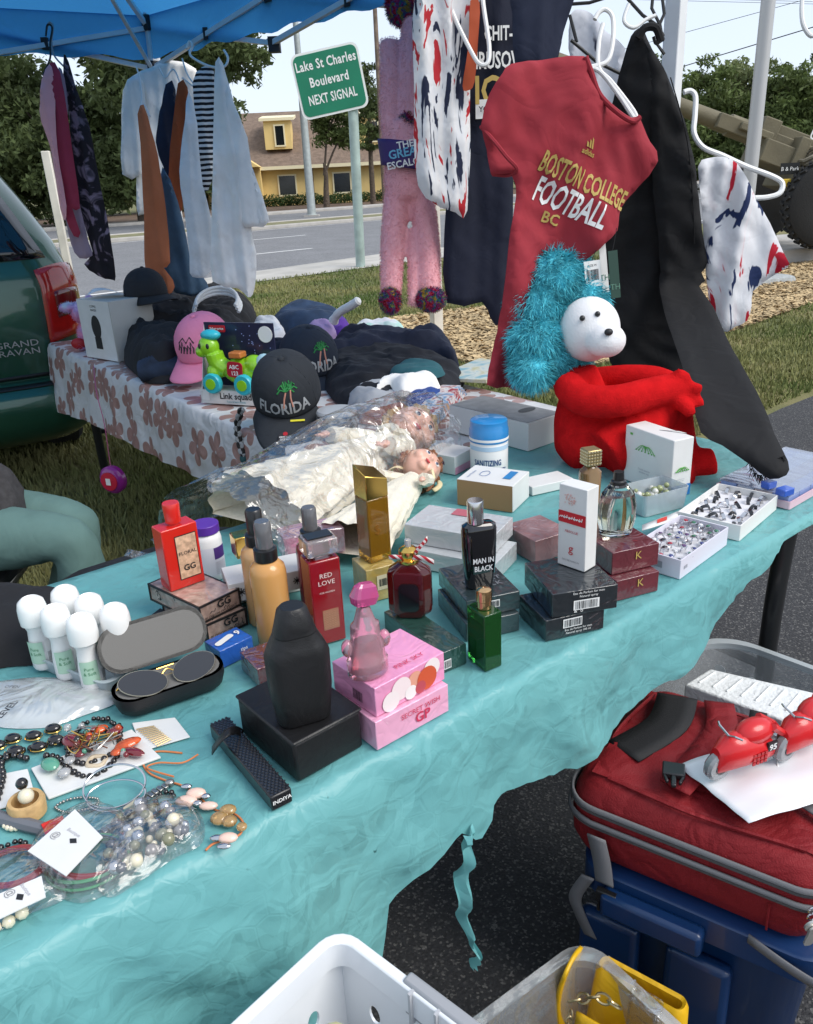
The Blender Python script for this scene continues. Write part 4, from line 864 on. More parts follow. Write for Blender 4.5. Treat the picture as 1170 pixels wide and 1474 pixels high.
def rfold(u, v):
    f = .020 * math.exp(-((u - .055 - .42 * v) / .03) ** 2) * -1
    f += .014 * math.sin((u + .30 * v) * 30 + 1.0) * min(1, max(0, .05 - v) / .12) + .016 * mnoise.noise(Vector((u * 7, v * 5, 3))) + .012 * (.4 - abs(mnoise.noise(Vector((u * 9 - v * 5, v * 3 + u * 4, 8))))) * 2 + .008 * (.4 - abs(mnoise.noise(Vector((u * 16 + v * 12, v * 6 - u * 9, 5))))) * 2
    return f
red_out = [(736, 92), (790, 84), (838, 82), (848, 105), (860, 135), (884, 158), (905, 172), (918, 168), (934, 205), (944, 232), (915, 275), (894, 300), (886, 332), (862, 352), (832, 382), (806, 392), (778, 430), (762, 480), (758, 562), (735, 560), (698, 552), (712, 500), (722, 420), (732, 330), (740, 285), (734, 250), (706, 252), (700, 215), (691, 180), (704, 135), (722, 106)]
rt = MB(); panel(rt, rpl, red_out, rfold, .022, .010, .011, 2); rts = rt.build('red_tee_shirt', RED, angle=80); rebase(rts); tag(rts, 'dark red college football tee shirt with gold and white lettering on a white hanger', 'tee shirt')
def rwarp(x0, y0, ang_):
    ux, vy = rpl.uv(x0, y0); ca, sa = math.cos(ang_), math.sin(ang_)
    def f(x, y, z):
        u = ux + x * ca - y * sa; v = vy + x * sa + y * ca
        return rpl.at(u, v, rfold(u, v) + .011 + .0018) - Vector(rts.location)
    return f
ta = -.455; rk_ = mpp(rp0)
text('BOSTON COLLEGE', 27 * rk_, GOLD, rts, None, bold=1, sx=.43, warp=rwarp(832, 274, ta), div=.012)
text('FOOTBALL', 33 * rk_, PW, rts, None, bold=1, sx=.47, warp=rwarp(811, 308, ta), div=.012)
text('adidas', 7 * rk_, GOLD, rts, None, bold=1, warp=rwarp(842, 224, -.3))
wf = rwarp(845, 212, -.3)
for i in range(3):
    k = rk_; a = MB(); a.add([wf((-7 + i * 5) * k, -2 * k, 0), wf((-3.4 + i * 5) * k, -2 * k, 0), wf((-5.2 + i * 5 + i * -1.0) * k, (3 + i * 3.4) * k, 0), wf((-8.4 + i * 5 - i * 1.0) * k, (5 + i * 3.4) * k, 0)], [(0, 1, 2, 3)]); a.build('logo_bar', GOLD, rts)
text('BC', 15 * rk_, GOLD, rts, None, bold=1, warp=rwarp(790, 322, -.35), div=.012)
cb = [rpl.at(*rpl.uv(x, y), .020) - Vector(rts.location) for x, y in ((838, 84), (846, 106), (858, 138), (882, 162), (905, 176), (916, 170))]
MB().tube(catmull(cb, 6), .006, 8).build('collar', RED, rts)
MB().tube(catmull([rpl.at(*rpl.uv(x, y), d_) - Vector(rts.location) for x, y, d_ in ((692, 182, 0), (706, 205, .03), (722, 228, .04), (738, 244, .03), (733, 252, 0), (712, 250, -.02))], 6), .0045, 6).build('sleeve_hem', RED, rts)
hook('clothes_hanger', 'white plastic hanger holding the dark red tee shirt', [(856, 28), (862, 18), (872, 14), (882, 26), (882, 60), (874, 88), (852, 96), (836, 96), (862, 102), (890, 136), (914, 172), (912, 160), (880, 118), (862, 98), (862, 60), (868, 34)], 1.86, .0052, HW)
BLK = cloth_mat('trousers_black', (.006, .006, .007), .1, sheen=0., wr=.12, ws=8)
q1 = P(1104, 682, TZ + .055); bp0 = PD(950, 300, 2.34); bpl = Plane2(bp0, (-.10, -1, 0)); oh = (q1 - bp0).dot(bpl.n); zh = q1.z - bp0.z
def bcurve(v):
    t = min(1, max(0, (zh + .30 - v) / .30)); return oh * t * t * (3 - 2 * t) + .10 * min(1, max(0, (v + .1) / .5))
def bfold(u, v): return .020 * mnoise.noise(Vector((u * 6 - v * 5, v * 3 + u * 4, 2))) + .009 * (1 - 2 * abs(mnoise.noise(Vector((u * 9 + v * 12, v * 6 - u * 6, 6))))) + .012 * math.sin((u - .30 * v) * 34)
bl_b = [(902, 70), (914, 44), (926, 42), (936, 72), (950, 150), (960, 260), (975, 360), (1000, 450), (1020, 520), (1004, 590), (960, 600), (900, 560), (868, 480), (866, 380), (872, 280), (880, 160)]
bl_a = [(918, 46), (928, 44), (938, 72), (958, 108), (978, 150), (992, 195), (1003, 260), (1010, 330), (1018, 376), (1009, 392), (1014, 404), (1006, 412), (1026, 442), (1052, 500), (1086, 562), (1112, 622), (1132, 662), (1128, 680), (1104, 686), (1078, 668), (1040, 642), (1008, 622), (990, 560), (966, 480), (950, 390), (942, 300), (936, 200), (925, 120)]
bt = thing('black_trousers', 'black trousers with a frayed hem hanging onto the jewellery organiser', 'trousers', q1)
for nm_, ol_, of_ in (('rear_leg', bl_b, -.05), ('front_leg', bl_a, 0)):
    bm_ = MB(); panel(bm_, bpl, ol_, lambda u, v: bfold(u, v) + of_ * min(1, max(0, (.32 - v) / .3)), .030, .018, .014, 2, puff=.006, curve=bcurve if of_ == 0 else (lambda v: .10 * min(1, max(0, (v + .1) / .5)))); bm_.v = [tuple(Vector(v) - q1) for v in bm_.v]; bm_.build(nm_, BLK, bt, angle=80)
wb = [bpl.at(*bpl.uv(x, y), .13) - q1 for x, y in ((905, 66), (915, 52), (930, 52), (937, 70))]; MB().tube(catmull(wb, 4), .010, 8).build('waistband', BLK, bt)
MB().tube(catmull([bpl.at(*bpl.uv(x, y), .135) - q1 for x, y in ((932, 50), (936, 62), (930, 74), (926, 64))], 4), .004, 6).build('belt_loop', BLK, bt)
sm_ = [PP(x, y, bpl.p0, bpl.n) for x, y in ((952, 118), (978, 200), (990, 280), (996, 350))]; MB().tube(catmull([p + bpl.n * (.028 + bcurve((p - bp0).dot(bpl.e2))) - q1 for p in sm_], 5), .0016, 5).build('side_seam', BLK, bt)
fr = MB()
for i in range(60):
    x_ = 1078 + 52 * i / 60; y_ = 666 + 18 * math.sin(PI * min(1, i / 38)) - (max(0, i - 30) * .35); q_ = PP(x_ + RND.uniform(-1, 1), y_, q1, bpl.n)
    fr.tube([q_, q_ + Vector((RND.uniform(-.01, .012), RND.uniform(-.012, .004), -.008 - RND.random() * .012))], [.0012, .0005], 4)
fr.v = [tuple(Vector(v) - q1) for v in fr.v]; fr.build('frayed_hem', BLK, bt, kind='stuff')
hook('trouser_hook', 'white hook with black loops holding the black trousers', [(905, 6), (898, 30), (912, 40), (930, 28), (944, 22)], 2.2, .005, HW)
TAG_W = mat('tag_white', (.78, .78, .76), .6); TAG_G = mat('tag_dark_green', (.015, .05, .035), .5)
def hang_tag(lb, c, w_, h_, m_, d, code):
    pl_ = Plane2(PD(*c, d), (0.1, -1, .15)); t = thing('hang_tag', lb, 'tag', PD(*c, d)); k = mpp(pl_.p0); M_ = frame_mtx((0, 0, 0), pl_.e1, pl_.e2) @ Matrix.Rotation(.08, 4, 'Z')
    MB().box((0, 0, 0), (w_ * k, h_ * k, .0012), M=M_).build('card', m_, t)
    if code:
        for i in range(14): MB().box(((-.36 + i * .055) * w_ * k, -.05 * h_ * k, .0014), (w_ * k * RND.choice((.012, .024, .034)), h_ * k * .42, .0004), M=M_).build('bar', TB, t)
        text('SIZE M', 3 * k, TB, t, M_ @ Matrix.Translation((0, h_ * k * .28, .002)))
    else: text('TH', 8 * k, mat('tag_green_print', (.10, .22, .16), .6), t, M_ @ Matrix.Translation((0, -h_ * k * .32, .002)))
    MB().tube([M_ @ Vector((0, h_ * k * .48, 0)), M_ @ Vector((.01, h_ * k * .95, .012))], .0008, 5).build('cord', TB, t)
hang_tag('white barcode price tag hanging on the black trousers', (853, 394), 24, 36, TAG_W, 1.89, True)
hang_tag('plain white care tag behind the barcode price tag', (868, 372), 10, 95, TAG_W, 1.905, False)
hang_tag('dark green swing tag hanging on the black trousers', (884, 395), 14, 66, TAG_G, 1.88, False)
TD2 = dye('dye_white', [(.015, .03, .10), (.72, .73, .76), (.75, .75, .77), (.76, .70, .72), (.50, .01, .03)], 7, 1.9, (1.4, 1, .5), pos=(.38, .395, .5, .565, .58))
wt, wpl = hung('tie_dye_tee_shirt', 'white tee shirt with red and navy dye marks slipping off a white hanger', 'tee shirt', [(1004, 240), (1018, 228), (1042, 226), (1062, 236), (1086, 280), (1110, 322), (1131, 370), (1133, 384), (1108, 402), (1084, 420), (1082, 440), (1076, 462), (1058, 470), (1036, 476), (1020, 430), (1014, 360), (1010, 300)], 2.35, TD2, -.25, thick=.02, amp=.03, freq=26, edge=.01)
hook('clothes_hanger', 'large white plastic hanger sticking out of the tie dye tee shirt', [(984, 133), (994, 131), (1001, 140), (1000, 168), (999, 192), (1012, 212), (1040, 224), (1075, 240), (1112, 254), (1126, 264), (1122, 278), (1104, 284), (1086, 285)], 2.3, .0075, HW)
gw = thing('wire_grid', 'black wire grid bracket fixed beside the white tent leg', 'grid', PD(940, 60, 2.25))
def gl_(pts, r=.0045): MB().tube([PD(x, y, 2.25) - Vector(gw.location) for x, y in pts], r, 6).build('wire', HB, gw)
gl_([(870, -40), (905, 0), (925, 22), (945, 36), (955, 52)]); gl_([(942, -30), (938, 12), (950, 36), (954, 58), (946, 64), (956, 78)]); gl_([(950, -30), (956, 20), (948, 38)]); gl_([(822, 58), (860, 90), (905, 112)]); gl_([(820, 6), (848, 4), (880, -6)]); gl_([(820, 22), (830, 60), (822, 58)])
rl = PD(1160, 30, 3.0); tag(rebase(MB().tube(catmull([PD(x, y, 3.0) for x, y in ((1160, -30), (1154, 5), (1156, 35), (1168, 52), (1180, 40))], 5), .008, 8).build('white_strap', HW)), 'looped white strap hanging down beside the flagpole', 'strap')

def pbox(name, label, cat, F, L, R, top, z0, m, bevel=.0012, group=None, h=None, film_=None, sq=True):
    """carton from the photo pixels of its front, left and right bottom corners; local x runs F->R, y runs F->L"""
    f, l, r = P(*F, z0), P(*L, z0), P(*R, z0)
    ex, ey = r - f, l - f; w_, d_ = ex.length, ey.length
    a = ex.normalized() + Vector((ey.y, -ey.x, 0)).normalized(); a = a.normalized() if sq else ex.normalized(); b_ = Vector((-a.y, a.x, 0))
    h = h or (PH(top[0], top[1], f) - z0)
    c = f + a * w_ / 2 + b_ * d_ / 2
    t = thing(name, label, cat, (c.x, c.y, z0), math.atan2(a.y, a.x), group)
    t['_d'] = (w_, d_, h)
    if m: MB().box((0, 0, 0), (w_, d_, h)).build('carton', m, t, bevel=bevel)
    if film_: MB().box((0, 0, .0005), (w_ + .002, d_ + .002, h + .001)).build('wrapper', film_, t, bevel=.002)
    return t
def fm(t, face, u=0., v=0., off=.0016, rot=0.):
    """matrix on a carton face; u,v in face widths/heights from its centre"""
    w_, d_, h = t['_d']
    if face == 'R': M_ = frame_mtx((u * w_, -d_ / 2 - off, h / 2 + v * h), (1, 0, 0), (0, 0, 1))
    elif face == 'L': M_ = frame_mtx((-w_ / 2 - off, -u * d_, h / 2 + v * h), (0, -1, 0), (0, 0, 1))
    else: M_ = frame_mtx((u * w_, v * d_, h + off), (1, 0, 0), (0, 1, 0))
    return M_ @ Matrix.Rotation(rot, 4, 'Z')
def patch(t, face, u, v, w_, h_, m, off=.0012, name='print', par=None, rot=0., shape=None):
    o2 = shape or [(-w_ / 2, -h_ / 2), (w_ / 2, -h_ / 2), (w_ / 2, h_ / 2), (-w_ / 2, h_ / 2)]
    M_ = fm(t, face, u, v, off, rot)
    return MB().add([M_ @ Vector((x, y, 0)) for x, y in o2], [tuple(range(len(o2)))]).build(name, m, par or t, smooth=False)
def barcode(t, face, u, v, w_, h_, bg_=None, n=16):
    if bg_: patch(t, face, u, v, w_ * 1.15, h_ * 1.25, bg_, .0013, 'barcode_label')
    mb = MB(); M_ = fm(t, face, u, v, .0017); x = -w_ / 2
    while x < w_ / 2:
        b_ = RND.choice((.6, 1, 1.7)) * w_ / 40; mb.add([M_ @ Vector(q) for q in ((x, -h_ / 2, 0), (x + b_, -h_ / 2, 0), (x + b_, h_ / 2, 0), (x, h_ / 2, 0))], [(0, 1, 2, 3)]); x += b_ + RND.choice((.7, 1.1, 1.6)) * w_ / 40
    mb.build('barcode', TB, t, smooth=False, kind='stuff')
def heap(name, label, cat, outline, z0, h, m, edge=.06, seed=0., cre=.5, spacing=.014, px=True, root=None, fr=9., lump=.35):
    pts = [P(x, y, z0) for x, y in outline] if px else [Vector(q) for q in outline]
    o2 = [(p.x, p.y) for p in catmull([Vector((p.x, p.y, 0)) for p in pts], 5, True)]
    poly = np.array(o2); lo, hi = poly.min(0), poly.max(0); g = np.stack(np.meshgrid(np.arange(lo[0], hi[0], spacing), np.arange(lo[1], hi[1], spacing)), -1).reshape(-1, 2); g = g[_inside(g, poly)]; g = g[_edged(g, poly) > spacing * .5]
    r = delaunay_2d_cdt([Vector(p) for p in o2] + [Vector(p) for p in g], [], [list(range(len(o2)))], 1, 1e-6)
    P2 = np.array([(p.x, p.y) for p in r[0]]); de = _edged(P2, poly); k = np.sqrt(np.clip(1 - (1 - np.clip(de / edge, 0, 1)) ** 2, 0, 1)); vs = []
    for (x, y), kk in zip(P2, k):
        a = mnoise.noise(Vector((x * fr * .6 + seed, y * fr * .6, seed))); c = 1 - 2.2 * abs(mnoise.noise(Vector((x * fr + a * 1.2, y * fr * 1.4 - a, seed + 3)))); d = 1 - 2 * abs(mnoise.noise(Vector((x * fr * 2.6, y * fr * 2.2 + a, seed + 9))))
        st = mnoise.noise(Vector((x * fr * .35 + y * fr * .9 + seed + a * .8, (y - x) * fr * .25, seed * 2)))
        vs.append((x, y, z0 + h * kk * (.62 + lump * .8 * a + cre * .26 * (1 - 2.6 * abs(st)) + cre * .12 * c + cre * .10 * d)))
    mb = MB(); tr = [tuple(t) for t in r[2]]; mb.add(vs, tr); mb.add([(x, y, z0) for x, y in P2], [t[::-1] for t in tr])
    o = mb.build(name, m, root, angle=80)
    if root is None: rebase(o); tag(o, label, cat)
    return o
def cap_hat(label, M, m, brim_m=None, txt=None, txt_m=None, deco=None, bl=.078, name='cap'):
    """baseball cap, brim towards local -Y, crown up"""
    t = thing(name, label, 'cap', M=M); R0, Hc = .088, .115
    def crown(th, s): r = R0 * (1 - s ** 2.6) ** .5 if s < 1 else 0; return (r * math.cos(th), r * 1.12 * math.sin(th), Hc * s)
    c_ = MB(); c_.loft([[crown(2 * PI * j / 36, s) for j in range(36)] for s in (0, .12, .25, .4, .55, .68, .79, .88, .94, .98, .998)], cap=False)
    c_.add([(0, 0, Hc)] + [crown(2 * PI * j / 36, .998) for j in range(36)], [(0, 1 + j, 1 + (j + 1) % 36) for j in range(36)]); co_ = c_.build('crown', m, t, solid=.002)
    for j in range(6):
        a = PI / 6 + j * PI / 3; MB().tube([Vector(crown(a, s)) * 1.006 for s in (0, .2, .4, .6, .75, .88, .96, .998)], .0011, 4).build('seam', m, co_)
    MB().ball((0, 0, Hc + .001), (.008, .008, .005), 10, 6).build('button', m, t)
    b_ = MB()
    def br(u, v):
        a = -PI / 2 + (u - .5) * 2.05; r0 = Vector((R0 * math.cos(a), R0 * 1.12 * math.sin(a), 0)); L = bl * (1 - (abs(u - .5) * 2) ** 3.2) + .004
        q = r0 + Vector((0, -1, 0)) * L * v + Vector((math.cos(a) * .015 * v, 0, 0)); q.z = .004 - .20 * (q.x ** 2) / .09 * (.3 + v) - .012 * v; return q
    b_.sheet(br, 26, 8); bo = b_.build('brim', brim_m or m, t, solid=.004)
    def w_(x, y, z, y0=.05, k=1.004):
        th = -PI / 2 + x / R0; s = min(.97, max(0.01, (y + y0) / Hc)); return Vector(crown(th, s)) * k + Vector((0, 0, .0))
    if txt: text(txt, .030, txt_m, co_, None, bold=1, sx=.8, warp=lambda x, y, z: w_(x, y, z, .022, 1.015), div=.010)
    if deco:
        for pts, mm in deco: MB().tube([w_(x, y, 0, .05, 1.01) for x, y in pts], .0022, 5).build('embroidery', mm, co_)
    return t
def fur(obj, n, length, wd, m, droop=.4, name='fur', lenvar=.5, seed=1):
    """short pile: thin blades rooted on the mesh surface"""
    me = obj.data; me.calc_loop_triangles(); rng = np.random.default_rng(seed)
    co_ = np.empty(len(me.vertices) * 3); me.vertices.foreach_get('co', co_); co_ = co_.reshape(-1, 3)
    tr = np.empty(len(me.loop_triangles) * 3, int); me.loop_triangles.foreach_get('vertices', tr); tr = tr.reshape(-1, 3)
    a, b, c = co_[tr[:, 0]], co_[tr[:, 1]], co_[tr[:, 2]]; nr = np.cross(b - a, c - a); ar = np.linalg.norm(nr, axis=1); nr = nr / (ar[:, None] + 1e-12)
    k = rng.choice(len(tr), n, p=ar / ar.sum()); u, v = rng.uniform(size=(2, n)); f = u + v > 1; u[f], v[f] = 1 - u[f], 1 - v[f]
    p = a[k] + u[:, None] * (b - a)[k] + v[:, None] * (c - a)[k]; d = nr[k] + rng.normal(size=(n, 3)) * .45; d[:, 2] -= droop; d /= np.linalg.norm(d, axis=1)[:, None]
    L = length * (1 - lenvar * rng.uniform(size=n)); s = np.cross(d, rng.normal(size=(n, 3))); s /= np.linalg.norm(s, axis=1)[:, None]; mid = p + d * L[:, None] * .55; d2 = d.copy(); d2[:, 2] -= droop * .8; d2 /= np.linalg.norm(d2, axis=1)[:, None]; tip = mid + d2 * L[:, None] * .45
    V = np.stack([p - s * wd, p + s * wd, mid + s * wd * .7, tip, mid - s * wd * .7], 1).reshape(-1, 3)
    F = np.arange(n * 5).reshape(-1, 5); o = np_mesh(name, V, F, m, 'stuff', parent=obj.parent)
    return o

PK = mat('plush_pink', (.86, .42, .46), .95, sheen=.3); PKF = mat('plush_pink_fur', (.88, .45, .49), .9, sheen=.3)
MULT = dye('plush_rainbow', [(.35, .01, .03), (.30, .02, .12), (.02, .06, .25), (.02, .18, .10), (.40, .22, .02)], 45, 1., pos=(.40, .46, .52, .57, .63))
sd = 2.55; s0 = PD(592, 260, sd)
sl_ = thing('plush_toy', 'long pink plush toy with rainbow paws hanging by its arms', 'plush toy', s0)
def sx_(pts, rad, n=14): k = mpp(s0); return [PD(x, y, sd) - s0 for x, y in pts], [r * k for r in rad]
body = MB()
for pts, rad in (([(560, 60), (562, 110), (562, 160), (570, 215)], [14, 15, 15, 18]), ([(592, 30), (590, 80), (587, 130), (585, 215)], [14, 15, 15, 20]), ([(578, 180), (582, 225), (584, 262), (586, 292)], [22, 28, 31, 24]), ([(574, 272), (569, 310), (565, 360), (563, 408), (564, 424)], [19, 18, 17, 15, 12]), ([(602, 272), (610, 310), (616, 360), (618, 408), (619, 424)], [19, 18, 17, 16, 13]), ([(594, 330), (596, 380), (595, 440)], [8, 9, 8])):
    p_, r_ = sx_(pts, rad); pp = catmull(p_, 5); rr = np.interp(np.linspace(0, 1, len(pp)), np.linspace(0, 1, len(r_)), r_); body.tube(pp, list(rr), 16)
bo_ = body.build('body', PK, sl_); rm = bo_.modifiers.new('r', 'REMESH'); rm.mode = 'VOXEL'; rm.voxel_size = .008; bo_.modifiers.new('s', 'SMOOTH').iterations = 4
fur(bo_, 40000, .008, .0006, PKF, .5)
for (x, y, rx, ry) in ((562, 432, 14, 17), (620, 430, 20, 16), (576, 10, 20, 26), (585, 182, 11, 18)):
    q = PD(x, y, sd) - s0; k = mpp(s0); pw = MB().ball(q + Vector((0, -.012, 0)), (rx * k, .035, ry * k), 16, 10).build('paw', MULT, sl_); fur(pw, 3000, .014, .0008, MULT, .2, seed=5)
bn = MB(); k = mpp(s0)
def band(u, v): a = PI * (1 + u); c_ = PD(578 + 6 * v, 204 + 38 * v, sd) - s0; return c_ + Vector((34 * k * math.cos(a), .085 * math.sin(a) - .012, 5 * k * math.cos(a) * -1))
bn.sheet(band, 20, 6); bno = bn.build('waist_band', mat('band_purple', (.05, .02, .12), .6), sl_, solid=.004)
text('THE', 9 * k, PW, bno, frame_mtx(PD(583, 214, sd) - s0 + Vector((0, -.103, 0)), (1, 0, .14), (0, 0, 1)), bold=1); text('GREAT', 11 * k, mat('print_sky', (.15, .45, .65), .5), bno, frame_mtx(PD(584, 226, sd) - s0 + Vector((0, -.105, 0)), (1, 0, .14), (0, 0, 1)), bold=1); text('ESCALOPE'[:7], 9 * k, PW, bno, frame_mtx(PD(584, 240, sd) - s0 + Vector((0, -.104, 0)), (1, 0, .14), (0, 0, 1)), bold=1)

CW = mat('carton_white', (.72, .72, .70), .5, noise=.04, nscale=20); CG = mat('carton_grey', (.42, .42, .40), .5); INK = mat('ink_black', (.02, .02, .022), .5)
t = pbox('appliance_box', 'tall white appliance carton with a dark oval picture', 'box', (171, 521), (150, 509), (215, 507), (162, 434), TZ, mat('carton_silver', (.52, .51, .47), .45, noise=.05, nscale=9))
w_, d_, h_ = t['_d']; patch(t, 'L', 0, 0, d_ * .98, h_ * .99, CW, .001, 'side_print'); patch(t, 'L', 0, .05, .04, .07, INK, .002, 'picture', shape=[(.035 * math.cos(a), .05 * math.sin(a)) for a in np.linspace(0, 2 * PI, 20, endpoint=False)]); patch(t, 'L', .0, -.22, .05, .05, INK, .002, 'picture'); text('COFFEE\nMAKER', .010, INK, t, fm(t, 'L', 0, .38))
bt_ = Vector(t.location) + Vector((0, 0, h_ + .002))
cap_hat('plain black cap lying on top of the tall white appliance carton', TR(bt_.x + .13, bt_.y + .04, bt_.z - .005, R_(50)) , cloth_mat('cap_black', (.018, .019, .022)))
tag(rebase(MB().sheet(lambda u, v: bt_ + Vector((-.10 + .15 * u, -.04 + .09 * v, .012 + .022 * math.sin(u * 3 + v))), 12, 8).build('white_sheet', mat('paper_white', (.76, .78, .80), .6), solid=.001)), 'curled white paper sheet lying on the tall appliance carton', 'paper')
up_ = P(133, 500, TZ); pt_ = thing('plush_unicorn', 'small pink and lilac plush toy with a red bow beside the appliance carton', 'plush toy', up_)
b_ = MB(); b_.ball((0, 0, .06), (.055, .05, .07), 16, 10); b_.ball((-.012, -.02, .165), (.045, .045, .05), 16, 10); b_.ball((-.06, -.03, .19), (.045, .028, .022), 12, 8); b_.ball((.025, 0, .21), (.02, .02, .03), 10, 6); b_.ball((.03, -.03, .02), (.028, .04, .022)); b_.ball((-.03, -.03, .02), (.028, .04, .022))
bb_ = b_.build('body', dye('plush_lilac', [(.75, .30, .50), (.62, .42, .72), (.55, .62, .75)], 9, .6, pos=(.4, .5, .62)), pt_); fur(bb_, 4000, .012, .0008, MATS['plush_lilac'])
RB = mat('ribbon_red', (.42, .012, .02), .5)
for s_ in (-1, 1): MB().ball((s_ * .038, -.058, .03), (.035, .014, .026), 12, 8).build('bow_loop', RB, pt_)
MB().ball((0, -.062, .03), (.013, .012, .013)).build('bow_knot', RB, pt_)
sp2 = P(133, 505, TZ + .01); ye = PP(163, 690, B0 - Bin * .12, Bin); yo = thing('hanging_toy', 'round pink toy with a white badge hanging on a string off the flower cloth', 'toy', ye)
MB().tube(catmull([sp2 - ye, PP(138, 560, B0 - Bin * .09, Bin) - ye, PP(150, 610, B0 - Bin * .11, Bin) - ye, PP(158, 665, B0 - Bin * .12, Bin) - ye, Vector((0, 0, .05))], 6), .0018, 6).build('string', mat('string_pink', (.42, .10, .22), .7), yo)
MM = TR(0, 0, 0, R_(-20)) @ Matrix.Rotation(PI / 2, 4, 'X'); MB().lathe([(.01, -.02), (.05, -.02), (.058, -.01), (.058, .01), (.05, .02), (.04, .024), (.01, .026)], 24, M=MM).build('disc', mat('toy_purple', (.25, .02, .22), .25, coat=.5), yo); MB().lathe([(.001, .026), (.038, .025), (.038, .030), (.001, .032)], 20, M=MM).build('face', mat('toy_red', (.55, .015, .05), .3), yo); MB().box((0, 0, .0325), (.022, .028, .001), M=MM).build('badge', PW, yo)
JB = cloth_mat('jeans_black', (.012, .013, .016), .2); JD = cloth_mat('denim_dark', (.018, .032, .062), .3)
heap('black_jeans', 'crumpled black jeans piled beside the tall appliance carton', 'jeans', [(178, 515), (196, 540), (215, 552), (262, 548), (290, 530), (300, 500), (285, 470), (230, 465), (196, 480)], TZ, .17, JB, .09, 2., .9)
jr = P(250, 545, TZ); jo = MB(); 
for i in range(5): jo.tube(catmull([(-.11 + .01 * i, -.01, .04 + .016 * i * .3), (0, -.035 + .004 * i, .05 - .004 * i), (.11 - .012 * i, -.005, .042)], 5), [.042 - .005 * i] * 11, 12, M=TR(0, -.006 * i, .006 * i))
jo.build('denim_roll', JD, loc=jr, rz=R_(12)); tag(bpy.context.scene.objects['denim_roll'], 'rolled dark blue denim jeans under the black jeans', 'jeans')
heap('black_hoodie', 'black hooded sweatshirt heaped behind the pink cap', 'sweatshirt', [(225, 490), (290, 500), (345, 490), (372, 465), (340, 440), (270, 440), (232, 455)], TZ, .15, cloth_mat('jersey_black', (.014, .014, .016)), .1, 4., .7)
cb_ = PD(312, 436, 3.62); cm_ = MB()
for i in range(3): cm_.tube([cb_ + Vector((.105 * math.cos(a) * (1 - .06 * i), .08 * math.sin(a), .05 * math.sin(a) + .014 * i - .02)) for a in np.linspace(-.4, PI + .3, 18)], .008, 8)
tag(rebase(cm_.build('cable_coil', HW)), 'coil of thick white cable behind the pink cap', 'cable')
pc = PD(296, 500, 3.02)
INKE = mat('embroidery_black', (.03, .025, .03), .7)
cap_hat('bright pink cap with black line drawing leaning on the black jeans', TR(pc.x, pc.y, pc.z, R_(-22), R_(24), 0, 1.15), cloth_mat('cap_pink', (.78, .25, .40)), None, None, None, [([(-.03 + .012 * i, .0), (-.026 + .012 * i, .018 + .006 * math.sin(i * 2)), (-.018 + .012 * i, .006), (-.022 + .012 * i, -.008)], INKE) for i in range(5)] + [([(-.03, .02), (-.012, .034), (.005, .022), (.02, .036), (.034, .02)], INKE)])
tz = TZ; tF, tR = P(290, 580, TZ), P(357, 584, TZ); ex_ = Vector((tR.x - tF.x, tR.y - tF.y, 0)); Wt = .26; ea = ex_.normalized(); ta_ = math.atan2(ea.y, ea.x); Ht = PH(287, 468, tF) - TZ
ty = thing('toy_box', 'open fronted toy carton with a bright green animal on teal wheels', 'toy box', (tF.x, tF.y, TZ), ta_)
NB_ = mat('toy_card_navy', (.012, .014, .05), .4, coat=.5); 
MB().box((Wt / 2, .075, 0), (Wt, .006, Ht)).build('back_card', NB_, ty); MB().box((Wt / 2, .04, 0), (Wt, .075, .045)).build('base_card', CW, ty); MB().add([(0, 0, 0), (0, .075, 0), (0, .075, Ht), (.012, 0, .05)], [(0, 1, 2, 3)]).build('side_card', CW, ty, solid=.0015)
stb = MB()
for i in range(34):
    x_, z_ = RND.uniform(.1, Wt - .01), RND.uniform(.5 * Ht, Ht - .01); stb.box((x_, .0715, z_), (.003, .001, .003))
stb.build('printed_dots', mat('dots_blue', (.25, .30, .6), .5), ty, kind='stuff')
text('Link squad', .020, INK, ty, frame_mtx((Wt * .52, .0015, .018), (1, 0, 0), (0, 0, 1)), bold=1); text('Twist & learn friends', .006, mat('ink_teal', (.02, .3, .35), .5), ty, frame_mtx((Wt * .52, .0015, .006), (1, 0, 0), (0, 0, 1)))
fp_ = MB().prism(rrect(.062, .022, .004, 3), 0, .002, M=frame_mtx((.05, .0715, Ht - .02), (1, 0, 0), (0, 0, 1))).build('brand_flag', mat('flag_red', (.5, .01, .02), .5), ty); text('fisher-price', .008, PW, fp_, frame_mtx((.05, .0685, Ht - .023), (1, 0, 0), (0, 0, 1)), bold=1)
MB().prism(circ(.026, 24), 0, .002, M=frame_mtx((Wt - .03, .0715, Ht - .035), (1, 0, 0), (0, 0, 1))).build('round_sticker', PW, ty); MB().box((.02, .0015, .012), (.03, .001, .035)).build('age_label', PW, ty)
GR = mat('toy_green', (.28, .62, .02), .25, coat=.6); CY = mat('toy_cyan', (.04, .48, .58), .3); TQ = mat('toy_teal', (.01, .35, .40), .3)
an_ = MB(); an_.ball((.155, .035, .105), (.075, .034, .045), 20, 12); an_.ball((.20, .035, .125), (.04, .03, .035), 16, 10); an_.tube(catmull([(.10, .03, .11), (.07, .025, .13), (.06, .022, .165)], 5), .03, 14); an_.ball((.045, .02, .185), (.036, .03, .036), 18, 12); an_.ball((.022, .012, .17), (.022, .022, .02), 14, 8); an_.ball((.06, .02, .105), (.03, .03, .03), 12, 8)
ao = an_.build('green_toy', GR, ty); rmm = ao.modifiers.new('r', 'REMESH'); rmm.mode = 'VOXEL'; rmm.voxel_size = .003; ao.modifiers.new('s', 'SMOOTH').iterations = 5
